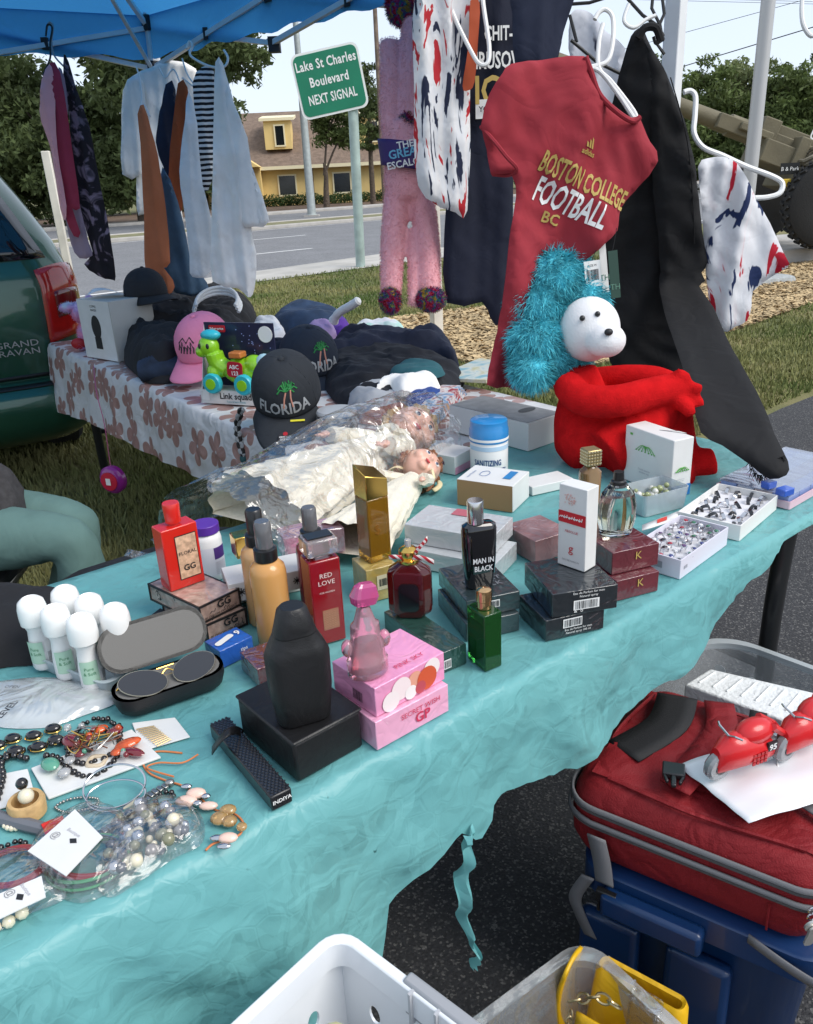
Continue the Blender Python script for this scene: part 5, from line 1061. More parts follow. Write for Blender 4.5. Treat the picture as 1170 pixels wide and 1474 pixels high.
MB().ball((.056, .022, .222), (.036, .024, .018), 14, 8).build('mane', CY, ao); MB().ball((.242, .03, .13), (.034, .022, .036), 14, 8).build('tail', mat('toy_pale_cyan', (.45, .68, .75), .3), ao)
for x_ in (.028, .058): MB().ball((x_, -.006, .19), (.006, .004, .009), 10, 6).build('eye', INK, ao)
for x_ in (.06, .178):
    wh = MB().lathe([(.006, -.012), (.03, -.012), (.034, -.006), (.034, .006), (.03, .012), (.006, .012)], 22, M=TR(x_, -.006, .07) @ Matrix.Rotation(PI / 2, 4, 'X')).build('wheel', CY, ao); MB().lathe([(.002, .012), (.018, .013), (.018, .016), (.002, .017)], 18, M=TR(x_, -.006, .07) @ Matrix.Rotation(PI / 2, 4, 'X')).build('hub', GR, wh)
rd = MB().prism(rrect(.056, .05, .012, 4), 0, .004, M=frame_mtx((.15, -.004, .118), (1, 0, 0), (0, 0, 1)) @ Matrix.Rotation(-.1, 4, 'Z')).build('red_panel', mat('toy_panel', (.45, .02, .04), .3), ao); text('ABC\n123', .013, PW, rd, frame_mtx((.15, -.0092, .121), (1, 0, 0), (0, 0, 1)), bold=1)
MB().box((.15, .02, .152), (.045, .04, .02)).build('slider', mat('toy_orange', (.6, .2, .05), .3), ao, bevel=.004)
PALM = mat('embroidery_green', (.02, .22, .05), .6); TRK = mat('embroidery_coral', (.65, .30, .22), .6); EMW = mat('embroidery_silver', (.45, .47, .48), .5)
CAPN = cloth_mat('cap_navy', (.016, .024, .040)); CAPK = cloth_mat('cap_charcoal', (.022, .026, .032))
palm = [([(.0, -.01), (.004, .012), (.010, .026)], TRK), ([(.024, -.01), (.022, .012), (.026, .030)], TRK)] + [([(.010, .028), (.010 + .016 * math.cos(a), .030 + .012 * math.sin(a) + .004), (.010 + .026 * math.cos(a), .026 + .012 * math.sin(a))], PALM) for a in np.linspace(-.2, PI + .2, 6)] + [([(.028, .032), (.028 + .012 * math.cos(a), .036 + .010 * math.sin(a)), (.028 + .02 * math.cos(a), .03 + .010 * math.sin(a))], PALM) for a in np.linspace(-.2, PI + .2, 5)]
c1 = P(446, 545, TZ); cap_hat('navy cap with FLORIDA lettering and green palms behind the charcoal cap', TR(c1.x, c1.y, TZ + .055, R_(24), R_(16), 0, 1.22), CAPN, None, 'FLORIDA', EMW, palm)
c1b = P(404, 540, TZ); cap_hat('small navy cap with a tiny castle patch between the toy box and the palm cap', TR(c1b.x, c1b.y, TZ + .03, R_(10), R_(14), 0, .95), cloth_mat('cap_navy_dark', (.010, .014, .03)), None, None, None, [([(-.012 + .008 * i, -.005), (-.010 + .008 * i, .018), (-.006 + .008 * i, .005)], mat('embroidery_gold', (.55, .30, .10), .6)) for i in range(4)])
c2 = P(416, 618, TZ); cf = cap_hat('charcoal cap tipped forward with FLORIDA lettering and a size sticker on its brim', TR(c2.x + .0, c2.y + .03, TZ + .10, R_(2), R_(30), 0, 1.12), CAPK, None, 'FLORIDA', EMW, palm, bl=.105)
stk = Matrix.Translation((0, -.158, .0015)) @ Matrix.Rotation(.11, 4, 'X'); so2 = MB().prism(circ(.018, 20), 0, .001, M=stk).build('size_sticker', mat('sticker_black', (.03, .025, .025), .35), cf); text('ONE SIZE\nFITS ALL', .005, PW, so2, stk @ Matrix.Translation((0, -.002, .0016)), bold=1); MB().prism(circ(.006, 12), .001, .0018, M=stk @ Matrix.Translation((0, .010, 0))).build('red_mark', RB, so2)
MB().box((.03, -.107, .006), (.036, .006, .001)).build('yellow_tag', mat('sticker_yellow', (.75, .68, .05), .4), cf)
kc = [PP(x, y, B0 - Bin * .03, Bin) for x, y in ((348, 588), (342, 610), (344, 632), (350, 655))]; kt = thing('key_cord', 'braided grey and black cord hanging over the flower cloth', 'cord', kc[-1])
for i in range(2): MB().tube([p - kc[-1] + Vector((.006 * math.sin(j * 1.1 + i * PI), -.004, .0)) for j, p in enumerate(catmull(kc, 8))], .0065, 6).build('strand', [mat('cord_grey', (.35, .37, .38), .7), HB][i], kt)
MB().ball((0, 0, -.012), (.012, .01, .016)).build('knot', mat('cord_teal', (.03, .10, .11), .7), kt)
mc = P(487, 626, TZ); mt_ = thing('mesh_speaker', 'small round black mesh canister with a pale lid beside the charcoal cap', 'canister', mc); rM = 28 * mpp(mc); hM = PH(487, 592, mc) - TZ
MB().lathe([(rM * .9, 0), (rM * .97, .01), (rM, hM * .9), (rM, hM)], 32).build('body', INK, mt_); mw = MB()
for i in range(26):
    a = 2 * PI * i / 26
    for s_ in (-1, 1): mw.tube([((rM + .001) * math.cos(a + s_ * f_ * .9), (rM + .001) * math.sin(a + s_ * f_ * .9), .012 + (hM - .024) * f_) for f_ in np.linspace(0, 1, 6)], .0011, 4)
mw.build('mesh', mat('mesh_grey', (.20, .20, .20), .4, metal=.6), mt_, kind='stuff'); MB().lathe([(rM * 1.02, hM - .006), (rM * 1.04, hM), (rM * .98, hM + .006), (rM * .5, hM + .008), (.001, hM + .008)], 32).build('lid', mat('lid_grey', (.42, .43, .44), .35), mt_)
heap('black_shirt', 'black shirt with white printing spread over the flower cloth', 'shirt', [(468, 560), (500, 590), (560, 598), (640, 580), (668, 545), (620, 520), (560, 508), (500, 516), (470, 530)], TZ, .085, cloth_mat('shirt_black', (.010, .011, .016)), .10, 7., .8, .012)
heap('navy_pullover', 'navy pullover folded behind the black shirt', 'pullover', [(462, 530), (520, 528), (610, 525), (660, 530), (640, 508), (570, 498), (500, 498)], TZ, .12, cloth_mat('knit_navy', (.012, .016, .035)), .08, 17., .8, .014)
q = P(545, 512, TZ); text('HEY NANTS\nGEORGIA', .026, PW, bpy.data.objects['navy_pullover'], frame_mtx(PD(548, 493, (q - CAM).dot(_f) - .03) - Vector(bpy.data.objects['navy_pullover'].location), (1, .16, -.16), (0, .75, .65)), bold=1, sx=.95)
heap('white_rag', 'crumpled white cloth lying on the black shirt', 'cloth', [(540, 568), (560, 560), (578, 572), (610, 562), (634, 558), (618, 546), (590, 552), (566, 546), (548, 554)], TZ + .055, .045, WHITE, .05, 9., 1.3, .008)
heap('rust_scarf', 'rust orange scarf poking from under the black shirt', 'scarf', [(515, 608), (560, 612), (610, 600), (650, 572), (672, 560), (655, 575), (610, 592), (555, 598)], TZ, .05, MATS['cotton_rust'], .02, 3.)
heap('blue_jeans', 'folded blue jeans behind the palm caps', 'jeans', [(384, 482), (420, 490), (480, 486), (505, 474), (460, 462), (410, 462)], TZ, .13, cloth_mat('denim_mid', (.025, .05, .10), .3), .08, 5.)
heap('purple_bag', 'purple and black cloth bag behind the palm caps', 'bag', [(468, 500), (495, 506), (512, 498), (505, 484), (478, 484)], TZ, .12, cloth_mat('cloth_purple', (.10, .03, .28)), .06, 6.)
heap('aqua_towel', 'bright aqua towel folded under the purple bag', 'towel', [(470, 512), (510, 520), (530, 508), (500, 496), (475, 500)], TZ, .06, cloth_mat('cloth_aqua', (.05, .28, .50)), .04, 8.)
heap('mint_blouse', 'mint and white blouse heaped at the far table edge', 'blouse', [(506, 504), (540, 510), (580, 504), (585, 490), (545, 484), (512, 490)], TZ, .09, dye('cloth_mint', [(.45, .68, .60), (.72, .74, .74), (.76, .72, .74)], 14, .5), .06, 9., 1.)
q1_, q2_ = P(470, 470, TZ), P(520, 465, TZ); tag(rebase(MB().tube(catmull([PD(480, 462, 3.35), PD(488, 450, 3.3), PD(505, 440, 3.25), PD(517, 432, 3.22)], 4), [.022, .02, .017, .017, .017, .017, .018, .018, .018, .018, .017, .018, .012], 10).build('white_sock', WHITE)), 'white sock sticking up from the purple bag', 'sock')
def slab(name, label, cat, pts, z0, h, m, bevel=.001):
    w_ = [P(x, y, z0) for x, y in pts]; c = sum(w_, Vector()) / len(w_); mb = MB().prism([(p.x - c.x, p.y - c.y) for p in w_], 0, h); o = mb.build(name, m, loc=(c.x, c.y, z0), smooth=False, bevel=bevel); return tag(o, label, cat)
slab('picture_board', 'flat board printed with a pale yellow and blue picture', 'board', [(624, 548), (700, 552), (752, 528), (690, 520)], TZ + .02, .012, dye('print_map', [(.55, .50, .25), (.62, .66, .60), (.25, .45, .50)], 9, 1.))
MG = dye('print_magazine', [(.30, .03, .05), (.65, .62, .60), (.10, .25, .45), (.55, .30, .10)], 16, 1., pos=(.38, .46, .55, .63))
for i in range(4):
    a = i * 3; slab('magazine', ['glossy magazine at the bottom of the fanned pile', 'glossy magazine second from the bottom of the fanned pile', 'glossy magazine third from the bottom of the fanned pile', 'glossy magazine on top of the fanned pile'][i], 'magazine', [(575 + a * 2, 612 - a), (622 + a, 620 - 2 * a), (672 - a, 568 - a), (640 - a, 558)], TZ + .004 + .012 * i, .010, MG)

for i, (nm_, lb_, cat_, ol_, z_, h_, col_, sd_) in enumerate((
    ('grey_tee_shirt', 'pale grey tee shirt crumpled beside the mesh canister', 'tee shirt', [(500, 585), (530, 600), (575, 596), (590, 575), (548, 566), (512, 570)], TZ + .01, .05, (.42, .43, .45), 12.),
    ('teal_scarf', 'dark teal scarf lying over the black shirt', 'scarf', [(560, 540), (600, 548), (640, 540), (625, 528), (585, 528)], TZ + .075, .03, (.02, .10, .12), 13.),
    ('blue_shorts', 'royal blue shorts poking out beside the rust scarf', 'shorts', [(580, 590), (610, 594), (640, 578), (625, 566), (592, 574)], TZ + .02, .05, (.02, .06, .25), 14.),
    ('lilac_vest', 'lilac vest folded behind the white sock', 'vest', [(440, 492), (470, 498), (486, 488), (470, 478), (446, 482)], TZ + .05, .06, (.34, .24, .44), 15.),
    ('white_blouse', 'white blouse spilling over the far edge by the blue jeans', 'blouse', [(360, 486), (385, 496), (412, 490), (404, 478), (374, 476)], TZ + .03, .07, (.72, .72, .72), 16.))):
    heap(nm_, lb_, cat_, ol_, z_, h_, cloth_mat('cotton_' + nm_, col_), .05, sd_, 1.3, .009)

Z = TZ + .001
def glass(name, col, rough=.02): return mat(name, col, rough, trans=1., ior=1.45, spec=.5)
def wrapm(name, col, noise_=.0, col2=None, ns=12): return mat(name, col, .35, coat=1., wrinkle=.18, wscale=22, noise=noise_, col2=col2, nscale=ns)
GLC = glass('glass_clear', (.97, .98, .98)); GOLDM = mat('gold_metal', (.75, .48, .12), .16, metal=1.); CHR = mat('chrome', (.62, .62, .63), .12, metal=1.); BLKP = mat('plastic_black', (.012, .012, .013), .35, coat=.3); WHP = mat('plastic_white', (.80, .80, .79), .35, coat=.2)
FILM = film('cellophane', (1, 1, 1), .06, .35, 25, .06)
MIST = film('clear_bag', (1, 1, 1), .05, .35, 16, .12, .03); FROST = film('frosted_plastic', (.82, .88, .92), .10, .1, 10, .25, .45)
tc_ = [P(x, y, Z) for x, y in ((40, 958), (150, 1003), (215, 968), (110, 932))]
cen = sum(tc_, Vector()) / 4; ax = (tc_[1] - tc_[0]).normalized(); wT, dT = (tc_[1] - tc_[0]).length, (tc_[3] - tc_[0]).length
tr = thing('bottle_tray', 'frosted plastic tray holding white roll on bottles', 'tray', cen, math.atan2(ax.y, ax.x))
MB().stack([(0, rrect(wT * .86, dT * .86, .012)), (.002, rrect(wT * .88, dT * .88, .014)), (.022, rrect(wT * .96, dT * .96, .016)), (.0225, rrect(wT * 1.04, dT * 1.04, .018)), (.024, rrect(wT * 1.04, dT * 1.04, .018)), (.024, rrect(wT * .95, dT * .95, .016)), (.004, rrect(wT * .87, dT * .87, .013))]).build('shell', mat('tray_frosted', (.66, .76, .80), .3, trans=.35, coat=.2), tr)
LBG = mat('label_mint', (.42, .62, .48), .5)
def rollon(label, px, py, first=[None]):
    p = P(px, py, Z + .006)
    if first[0] is None:
        t = thing('roll_on_bottle', label, 'bottle', p)
        MB().lathe([(.001, 0), (.0155, 0), (.017, .004), (.0165, .03), (.0145, .05), (.0135, .062), (.0165, .072), (.001, .073)], 26).build('bottle_body', WHP, t)
        MB().lathe([(.0165, .071), (.0200, .074), (.0208, .085), (.0203, .098), (.0180, .108), (.0130, .1125), (.0105, .1135), (.0095, .1125), (.001, .1120)], 28).build('cap', mat('cap_white', (.86, .86, .84), .28, coat=.3), t)
        MB().sheet(lambda u, v: (.0174 * math.cos(-2.0 + 1.5 * u), .0174 * math.sin(-2.0 + 1.5 * u), .012 + .036 * v), 12, 2).build('label', LBG, t)
        MB().sheet(lambda u, v: (.0176 * math.cos(-.35 + .9 * u), .0176 * math.sin(-.35 + .9 * u), .012 + .034 * v), 8, 2).build('back_label', PW, t)
        text('Pure\n& Soft', .005, mat('ink_green', (.05, .22, .10), .5), t, None, warp=lambda x, y, z: Vector((.0178 * math.cos(-1.25 + x / .0176), .0178 * math.sin(-1.25 + x / .0176), .034 + y)))
        text('|||I|I||', .012, INK, t, None, warp=lambda x, y, z: Vector((.0179 * math.cos(.1 + x / .0176), .0179 * math.sin(.1 + x / .0176), .018 + y)), sx=.35)
        first[0] = t
    else: t = copy_tree(first[0]); t.location = p
    t['label'] = label; t['group'] = 'white roll on bottles in the tray'; t.rotation_euler = (0, 0, RND.uniform(-.5, .5)); return t
for lb, x, y in (('at the tray corner beside the black cloth bag', 66, 957), ('in the tray middle beside the printed plastic bag', 99, 971), ('at the tray corner beside the glasses case hinge', 136, 986), ('at the tray corner next to the black tote', 112, 940), ('in the tray middle on the duffel side', 146, 954), ('at the tray corner behind the glasses case lid', 182, 970)): rollon('white roll on bottle ' + lb, x, y)
cF, cR, cLb = P(176, 1046, Z), P(334, 990, Z), P(160, 1000, Z)
ca = (cR - cF).normalized(); cW = (cR - cF).length; cD = .068; cc = cF + ca * cW / 2 + Vector((-ca.y, ca.x, 0)) * cD / 2
cs = thing('glasses_case', 'open black clamshell glasses case with grey felt lining', 'case', cc, math.atan2(ca.y, ca.x))
CSB = mat('case_black', (.016, .016, .018), .5, bump=.3, bscale=500); FELT = mat('felt_grey', (.17, .165, .155), .95, bump=.4, bscale=900)
def shell(M_, nm):
    o = MB().stack([(0, rrect(cW * .86, cD * .7, .02, 5)), (.006, rrect(cW * .95, cD * .9, .026, 5)), (.018, rrect(cW, cD, .03, 5)), (.030, rrect(cW, cD, .03, 5))], M=M_).build(nm, CSB, cs)
    MB().stack([(.0305, rrect(cW, cD, .03, 5)), (.0305, rrect(cW - .010, cD - .010, .027, 5)), (.014, rrect(cW - .014, cD - .014, .025, 5)), (.009, rrect(cW * .84, cD * .6, .02, 5)), (.0088, rrect(cW * .5, cD * .3, .01, 5))], M=M_).build(nm + '_lining', FELT, o); return o
shell(ident(), 'case_bottom')
shell(TR(0, cD / 2 + .004, .034) @ Matrix.Rotation(R_(62), 4, 'X') @ TR(0, cD / 2, -.030), 'case_lid') 
sg = thing('sunglasses', 'aviator sunglasses with thin gold rims lying in the open case', 'sunglasses', Vector(cs.location) + Vector((0, 0, .031)), cs.rotation_euler.z)
LENS = mat('lens_dark', (.010, .010, .013), .05, coat=.6, spec=.8)
def lens_o(s, k=1.): return [(s * (.036 + .030 * k * math.cos(a) + .004 * k * math.sin(a)), .0 + .0235 * k * (math.sin(a) + .12 * math.cos(a)) * (1 if math.sin(a) > 0 else 1.12)) for a in np.linspace(0, 2 * PI, 32, endpoint=False)]
SM_ = TR(0, -.006, .006) @ Matrix.Rotation(R_(14), 4, 'X')
for s_ in (-1, 1):
    l_ = MB().prism(lens_o(s_), 0, .0016, M=SM_).build('lens', LENS, sg); MB().tube([SM_ @ Vector((x, y, .001)) for x, y in lens_o(s_, 1.03)], .0008, 6, closed=True).build('rim', mat('rim_gunmetal', (.42, .38, .30), .25, metal=.9), l_)
    MB().tube([SM_ @ Vector((s_ * .066, .006, 0)), SM_ @ Vector((s_ * .070, .006, -.004)), SM_ @ Vector((s_ * .05, .008, -.010)), SM_ @ Vector((-s_ * .03, .010, -.010))], .0011, 6).build('temple', GOLDM, sg)
MB().tube(catmull([SM_ @ Vector(q) for q in ((-.008, .004, .001), (0, .009, .003), (.008, .004, .001))], 4), .0011, 6).build('bridge', GOLDM, sg); MB().tube([SM_ @ Vector((-.012, .016, .001)), SM_ @ Vector((.012, .016, .001))], .0011, 6).build('brow_bar', GOLDM, sg)
FLO = wrapm('carton_floral', (.42, .27, .22), .35, (.62, .44, .36), 60); EDG = mat('carton_edge_black', (.02, .018, .018), .4)
def floral(lb, F, L, R, z0, h):
    t = pbox('perfume_box', lb, 'box', F, L, R, None, z0, FLO, h=h); w_, d_, hh = t['_d']; fr = MB()
    for x in (-1, 1):
        for y in (-1, 1): fr.box((x * w_ / 2, y * d_ / 2, 0), (.003, .003, hh + .001))
        for z in (.0, hh - .0025): fr.box((x * w_ / 2, 0, z), (.0028, d_, .003)); fr.box((0, x * d_ / 2, z), (w_, .0028, .003))
    fr.build('border', EDG, t); text('GG', hh * .42, INK, t, fm(t, 'R', .1, -.02), bold=1); text('BLOSSOM OPULENCE', hh * .15, INK, t, fm(t, 'R', 0, -.36))
    for i in range(9):
        M_ = fm(t, 'L' if i < 6 else 'R', RND.uniform(-.42, .42), RND.uniform(-.3, .3), .0018, RND.uniform(0, 6))
        MB().tube([M_ @ Vector(q) for q in ((0, 0, 0), (.004, .002, 0), (.008, -.001, 0), (.011, .003, 0))], .0005, 4).build('floral_sprig', INK, t)
    return t
f2 = floral('lower floral perfume carton with black edges under its twin', (300, 924), (222, 889), (360, 902), Z, .030)
f1 = floral('upper floral perfume carton with black edges carrying the red bottle', (290, 899), (213, 866), (348, 872), Z + .031, .030)
zr = Z + .062; rb = pbox('red_perfume_bottle', 'flat glossy red perfume bottle with a flower label', 'perfume bottle', (246, 853), (234, 842), (294, 834), None, zr, None, h=.1)
w_, d_, _h = rb['_d']; d_ = max(.022, d_); hb_ = PH(232, 766, P(246, 853, zr)) - zr; REDP = mat('lacquer_red', (.62, .018, .012), .22, coat=.7)
MB().box((0, 0, 0), (w_, d_, hb_)).build('bottle_body', REDP, rb, bevel=.002, seg=3); rb['_d'] = (w_, d_, hb_)
MB().lathe([(.0085, hb_), (.0085, hb_ + .004), (.0125, hb_ + .004), (.0135, hb_ + .034), (.0125, hb_ + .036), (.001, hb_ + .036)], 26).build('cap', REDP, rb)
FLB = mat('label_blossom', (.62, .40, .26), .5, noise=.3, nscale=140); patch(rb, 'R', .12, 0, w_ * .60, hb_ * .72, EDG, .0008, 'label_border'); patch(rb, 'R', .12, 0, w_ * .56, hb_ * .69, FLB, .0012, 'label'); text('FLORAL', .006, INK, rb, fm(rb, 'R', .12, .04, .002)); text('GG', .010, INK, rb, fm(rb, 'R', .12, -.22, .002), bold=1)
pb = P(305, 829, Z); pk = mpp(pb); pbt = thing('supplement_bottle', 'white supplement bottle with a purple screw cap', 'bottle', pb); rB = 21 * pk; hB = PH(303, 764, pb) - Z
MB().lathe([(.001, 0), (rB * .93, 0), (rB, .004), (rB, hB * .86), (rB * .93, hB * .95), (rB * .8, hB), (.001, hB)], 30).build('bottle_body', WHP, pbt); cp_ = MB(); n_r = 60
cp_.loft([[((rB * .93 + (.0006 if j % 2 else 0)) * math.cos(2 * PI * j / n_r), (rB * .93 + (.0006 if j % 2 else 0)) * math.sin(2 * PI * j / n_r), z) for j in range(n_r)] for z in (hB, hB + .017)]); cp_.build('cap', mat('cap_purple', (.10, .03, .32), .35), pbt, bevel=.0015)
MB().sheet(lambda u, v: ((rB + .0005) * math.cos(-2.4 + 2.6 * u), (rB + .0005) * math.sin(-2.4 + 2.6 * u), hB * (.12 + .62 * v)), 20, 2).build('label', mat('label_lilac', (.72, .72, .78), .45), pbt); MB().sheet(lambda u, v: ((rB + .0009) * math.cos(-.95 + 1. * u), (rB + .0009) * math.sin(-.95 + 1. * u), hB * (.48 + .25 * v)), 10, 2).build('label_panel', mat('panel_purple', (.08, .03, .20), .45), pbt)
for i in range(7): MB().sheet(lambda u, v: ((rB + .0009) * math.cos(-.95 + .9 * u), (rB + .0009) * math.sin(-.95 + .9 * u), hB * (.16 + .04 * i + .012 * v)), 8, 1).build('print_line', mat('ink_grey', (.35, .35, .4), .6), pbt)
zz = Z; wcs = []
for i, lb in enumerate(('lower white carton printed with black stars', 'upper white carton printed with black stars')):
    t = pbox('perfume_box', lb, 'box', (332, 872 - (i * 3)), (322, 846 - i * 3), (452, 846 - i * 3), None, zz, CW, h=.034); zz += .035; wcs.append(t)
    for u in (-.36, .30):
        for k in range(4): patch(t, 'R', u, 0, .0016, .014, INK, .0014, 'star_ray', rot=k * PI / 4)
gc = pbox('gold_box', 'small shiny gold foil box on the white carton', 'box', (342, 806), (335, 795), (372, 798), (340, 776), zz, GOLDM, bevel=.002)
MISTL = mat('mist_amber', (.78, .40, .13), .22, trans=.25, coat=.4, ior=1.36); CLP = glass('plastic_clear', (.9, .9, .9), .05)
def mist(lb, bx, by, ty, col, cap_c, wpx=50):
    p = P(bx, by, Z); k = mpp(p); r = wpx / 2 * k; H = PH(bx, ty, p) - Z; hb = H * .70; t = thing('body_mist', lb, 'spray bottle', p)
    MB().lathe([(.001, 0), (r * .9, 0), (r, .004), (r, hb * .86), (r * .93, hb * .93), (r * .66, hb * .985), (r * .5, hb), (.001, hb)], 30).build('bottle_body', col, t)
    MB().lathe([(r * .62, hb), (r * .64, hb + .002), (r * .64, hb + H * .09), (r * .5, hb + H * .10), (.001, hb + H * .10)], 24).build('collar', BLKP, t)
    MB().lathe([(r * .46, hb + H * .10), (r * .46, H - .003), (r * .38, H), (.001, H)], 22).build('spray_cap', cap_c, t); MB().lathe([(r * .2, hb + H * .10), (r * .2, H - .012), (.001, H - .012)], 12).build('nozzle', BLKP, t)
    return t
SMOK = mat('cap_smoke', (.16, .16, .17), .15, trans=.3, coat=.5)
mist('amber body mist bottle with a smoky clear cap beside the black flask', 398, 926, 747, MISTL, SMOK, 51)
mist('amber body mist bottle with a black cap behind its twin', 384, 893, 730, mat('mist_amber_two', (.74, .42, .18), .25, trans=.25, coat=.4), BLKP, 50)
mist('body mist bottle with a clear cap behind the red bottle', 458, 878, 728, mat('mist_wine', (.30, .02, .04), .2, trans=.2, coat=.5), SMOK, 46)
t = pbox('clear_pink_box', 'clear pink plastic gift box behind the body mists', 'box', (412, 812), (398, 795), (500, 796), (412, 775), Z + .03, None); w_, d_, h_ = t['_d']; MB().box((0, 0, 0), (w_, d_, h_)).build('shell', film('pink_film', (1., .70, .82), .12, .2, 20, .06, .25), t, bevel=.003); MB().box((0, 0, .003), (w_ * .8, d_ * .6, h_ * .5)).build('tray_insert', mat('insert_pink', (.72, .32, .45), .4), t, bevel=.004)
zl = Z; rl_ = pbox('red_love_bottle', 'tall square red glass bottle printed RED LOVE with a clear cap', 'perfume bottle', (456, 932), (441, 916), (500, 921), None, zl, None, h=.1); w_, d_, _ = rl_['_d']; d_ = max(d_, .024); hb_ = PH(444, 812, P(456, 932, zl)) - zl; rl_['_d'] = (w_, d_, hb_)
RG = mat('glass_red', (.38, .006, .012), .08, trans=.35, coat=.8); MB().box((0, 0, 0), (w_, d_, hb_)).build('bottle_body', RG, rl_, bevel=.003, seg=3); text('RED\nLOVE', .0075, mat('ink_pale', (.80, .62, .58), .5), rl_, fm(rl_, 'R', 0, .30, .0012), bold=0, sx=1.05); text('FOR WOMEN', .0028, mat('ink_pale', (.8, .62, .58), .5), rl_, fm(rl_, 'R', 0, .12, .0012))
lt = MB(); M_ = fm(rl_, 'R', .05, -.20, .0010)
for i in range(6):
    for j in range(8):
        c_ = M_ @ Vector(((-2.5 + i) * .0042, (-3.5 + j) * .0042, 0)); lt.tube([c_ + Vector((.0019 * math.cos(a), 0, .0019 * math.sin(a))) for a in np.linspace(0, 2 * PI, 7)[:-1]], .0004, 4, closed=True)
lt.build('lattice_print', mat('print_peach', (.62, .38, .22), .4), rl_, kind='stuff'); MB().box((0, 0, hb_), (w_ * .42, d_ * .5, .006)).build('neck', CHR, rl_)
co2 = MB().box((0, 0, hb_ + .006), (w_ * 1.0, d_ * 1.0, .026)).build('cap', mat('cap_acrylic', (.80, .70, .70), .06, trans=.75, coat=.6), rl_, bevel=.003); MB().box((0, 0, hb_ + .0325), (w_ * .8, d_ * .6, .002)).build('cap_plate', BLKP, co2); MB().box((0, 0, hb_ + .008), (w_ * .5, d_ * .4, .016)).build('pump', mat('pump_coral', (.6, .12, .08), .3), co2)
gb_ = pbox('gold_perfume_box', 'clear wrapped gold perfume carton under the tall gold bottle', 'box', (530, 869), (512, 848), (572, 856), None, Z, wrapm('carton_gold', (.55, .36, .07), .3, (.62, .50, .2), 25), h=PH(530, 822, P(530, 869, Z)) - Z); w_, d_, h_ = gb_['_d']; patch(gb_, 'R', .1, .05, w_ * .55, h_ * .45, mat('label_cream', (.68, .60, .40), .5), .0012, 'label'); barcode(gb_, 'R', .1, .05, w_ * .4, h_ * .22)
zg = Z + h_ + .001; gt = pbox('tall_gold_bottle', 'tall narrow amber glass bottle with a slanted gold cap', 'perfume bottle', (534, 812), (519, 800), (562, 801), None, zg, None, h=.1); w_, d_, _ = gt['_d']; d_ = max(d_, .02); hb_ = PH(526, 722, P(534, 812, zg)) - zg; ht_ = PH(520, 680, P(534, 812, zg)) - zg
MB().box((0, 0, 0), (w_, d_, hb_)).build('bottle_body', mat('glass_amber', (.85, .42, .04), .04, trans=.8, coat=.5, ior=1.3), gt, bevel=.002); MB().box((0, 0, .010), (w_ * .82, d_ * .8, hb_ * .86)).build('liquid', mat('liquid_amber', (.80, .36, .02), .2, trans=.2), gt)
cq = MB(); x, y = w_ / 2, d_ / 2; cq.add([(-x, -y, hb_), (x, -y, hb_), (x, y, hb_), (-x, y, hb_), (-x, -y, ht_ - .008), (x, -y, ht_ - .020), (x, y, ht_ - .010), (-x, y, ht_ + .004)], [(3, 2, 1, 0), (4, 5, 6, 7), (0, 1, 5, 4), (1, 2, 6, 5), (2, 3, 7, 6), (3, 0, 4, 7)]); cq.build('cap', GOLDM, gt, bevel=.0012); gt['_d'] = (w_, d_, hb_)
text('$', .016, mat('ink_brown', (.25, .10, .01), .4), gt, fm(gt, 'R', -.1, -.05, .001)); text('GOLD', .006, MATS['ink_brown'], gt, fm(gt, 'R', -.1, .2, .001))
GCM = wrapm('carton_dark_green', (.012, .05, .042), .3, (.03, .09, .07), 20)
dg_ = pbox('green_perfume_box', 'flat dark green wrapped carton under the dark red bottle', 'box', (637, 970), (543, 912), (674, 957), None, Z, GCM, h=.034); barcode(dg_, 'R', -.3, -.1, .011, .012, PW)
zj = Z + .035; rp_ = P(592, 884, zj); rbn = thing('ribbon_bottle', 'dark red faceted bottle with a gold neck and striped ribbon', 'perfume bottle', rp_, R_(-8)); k = mpp(rp_); W_ = 62 * k; H_ = PH(590, 808, rp_) - zj
def oct_(w_, d_): c = .26; return [(w_ / 2, -d_ / 2 + c * d_), (w_ / 2, d_ / 2 - c * d_), (w_ / 2 - c * w_ * .6, d_ / 2), (-w_ / 2 + c * w_ * .6, d_ / 2), (-w_ / 2, d_ / 2 - c * d_), (-w_ / 2, -d_ / 2 + c * d_), (-w_ / 2 + c * w_ * .6, -d_ / 2), (w_ / 2 - c * w_ * .6, -d_ / 2)]
MB().stack([(0, oct_(W_ * .62, .026)), (.010, oct_(W_ * .96, .034)), (.014, oct_(W_, .035)), (H_ * .80, oct_(W_, .035)), (H_ * .86, oct_(W_ * .95, .034)), (H_, oct_(W_ * .45, .026))]).build('bottle_body', mat('glass_oxblood', (.16, .006, .004), .06, trans=.45, coat=.8, col2=(.05, .001, .002), nscale=9), rbn, bevel=.0012)
MB().prism(rrect(W_ * .46, H_ * .52, .008, 4), 0, .0012, M=frame_mtx((0, -.0183, H_ * .42), (1, 0, 0), (0, 0, 1))).build('inset_panel', mat('inset_black', (.006, .003, .004), .12, coat=.6), rbn)
MB().lathe([(W_ * .22, H_), (W_ * .25, H_ + .003), (W_ * .25, H_ + .006), (W_ * .19, H_ + .008), (W_ * .23, H_ + .014), (W_ * .22, H_ + .02), (W_ * .13, H_ + .025), (.001, H_ + .026)], 24).build('gold_neck', GOLDM, rbn); MB().lathe([(.005, H_ + .024), (.005, H_ + .036), (.001, H_ + .037)], 14).build('crystal_tip', mat('tip_clear', (.8, .8, .8), .08, trans=.6, coat=.5), rbn)
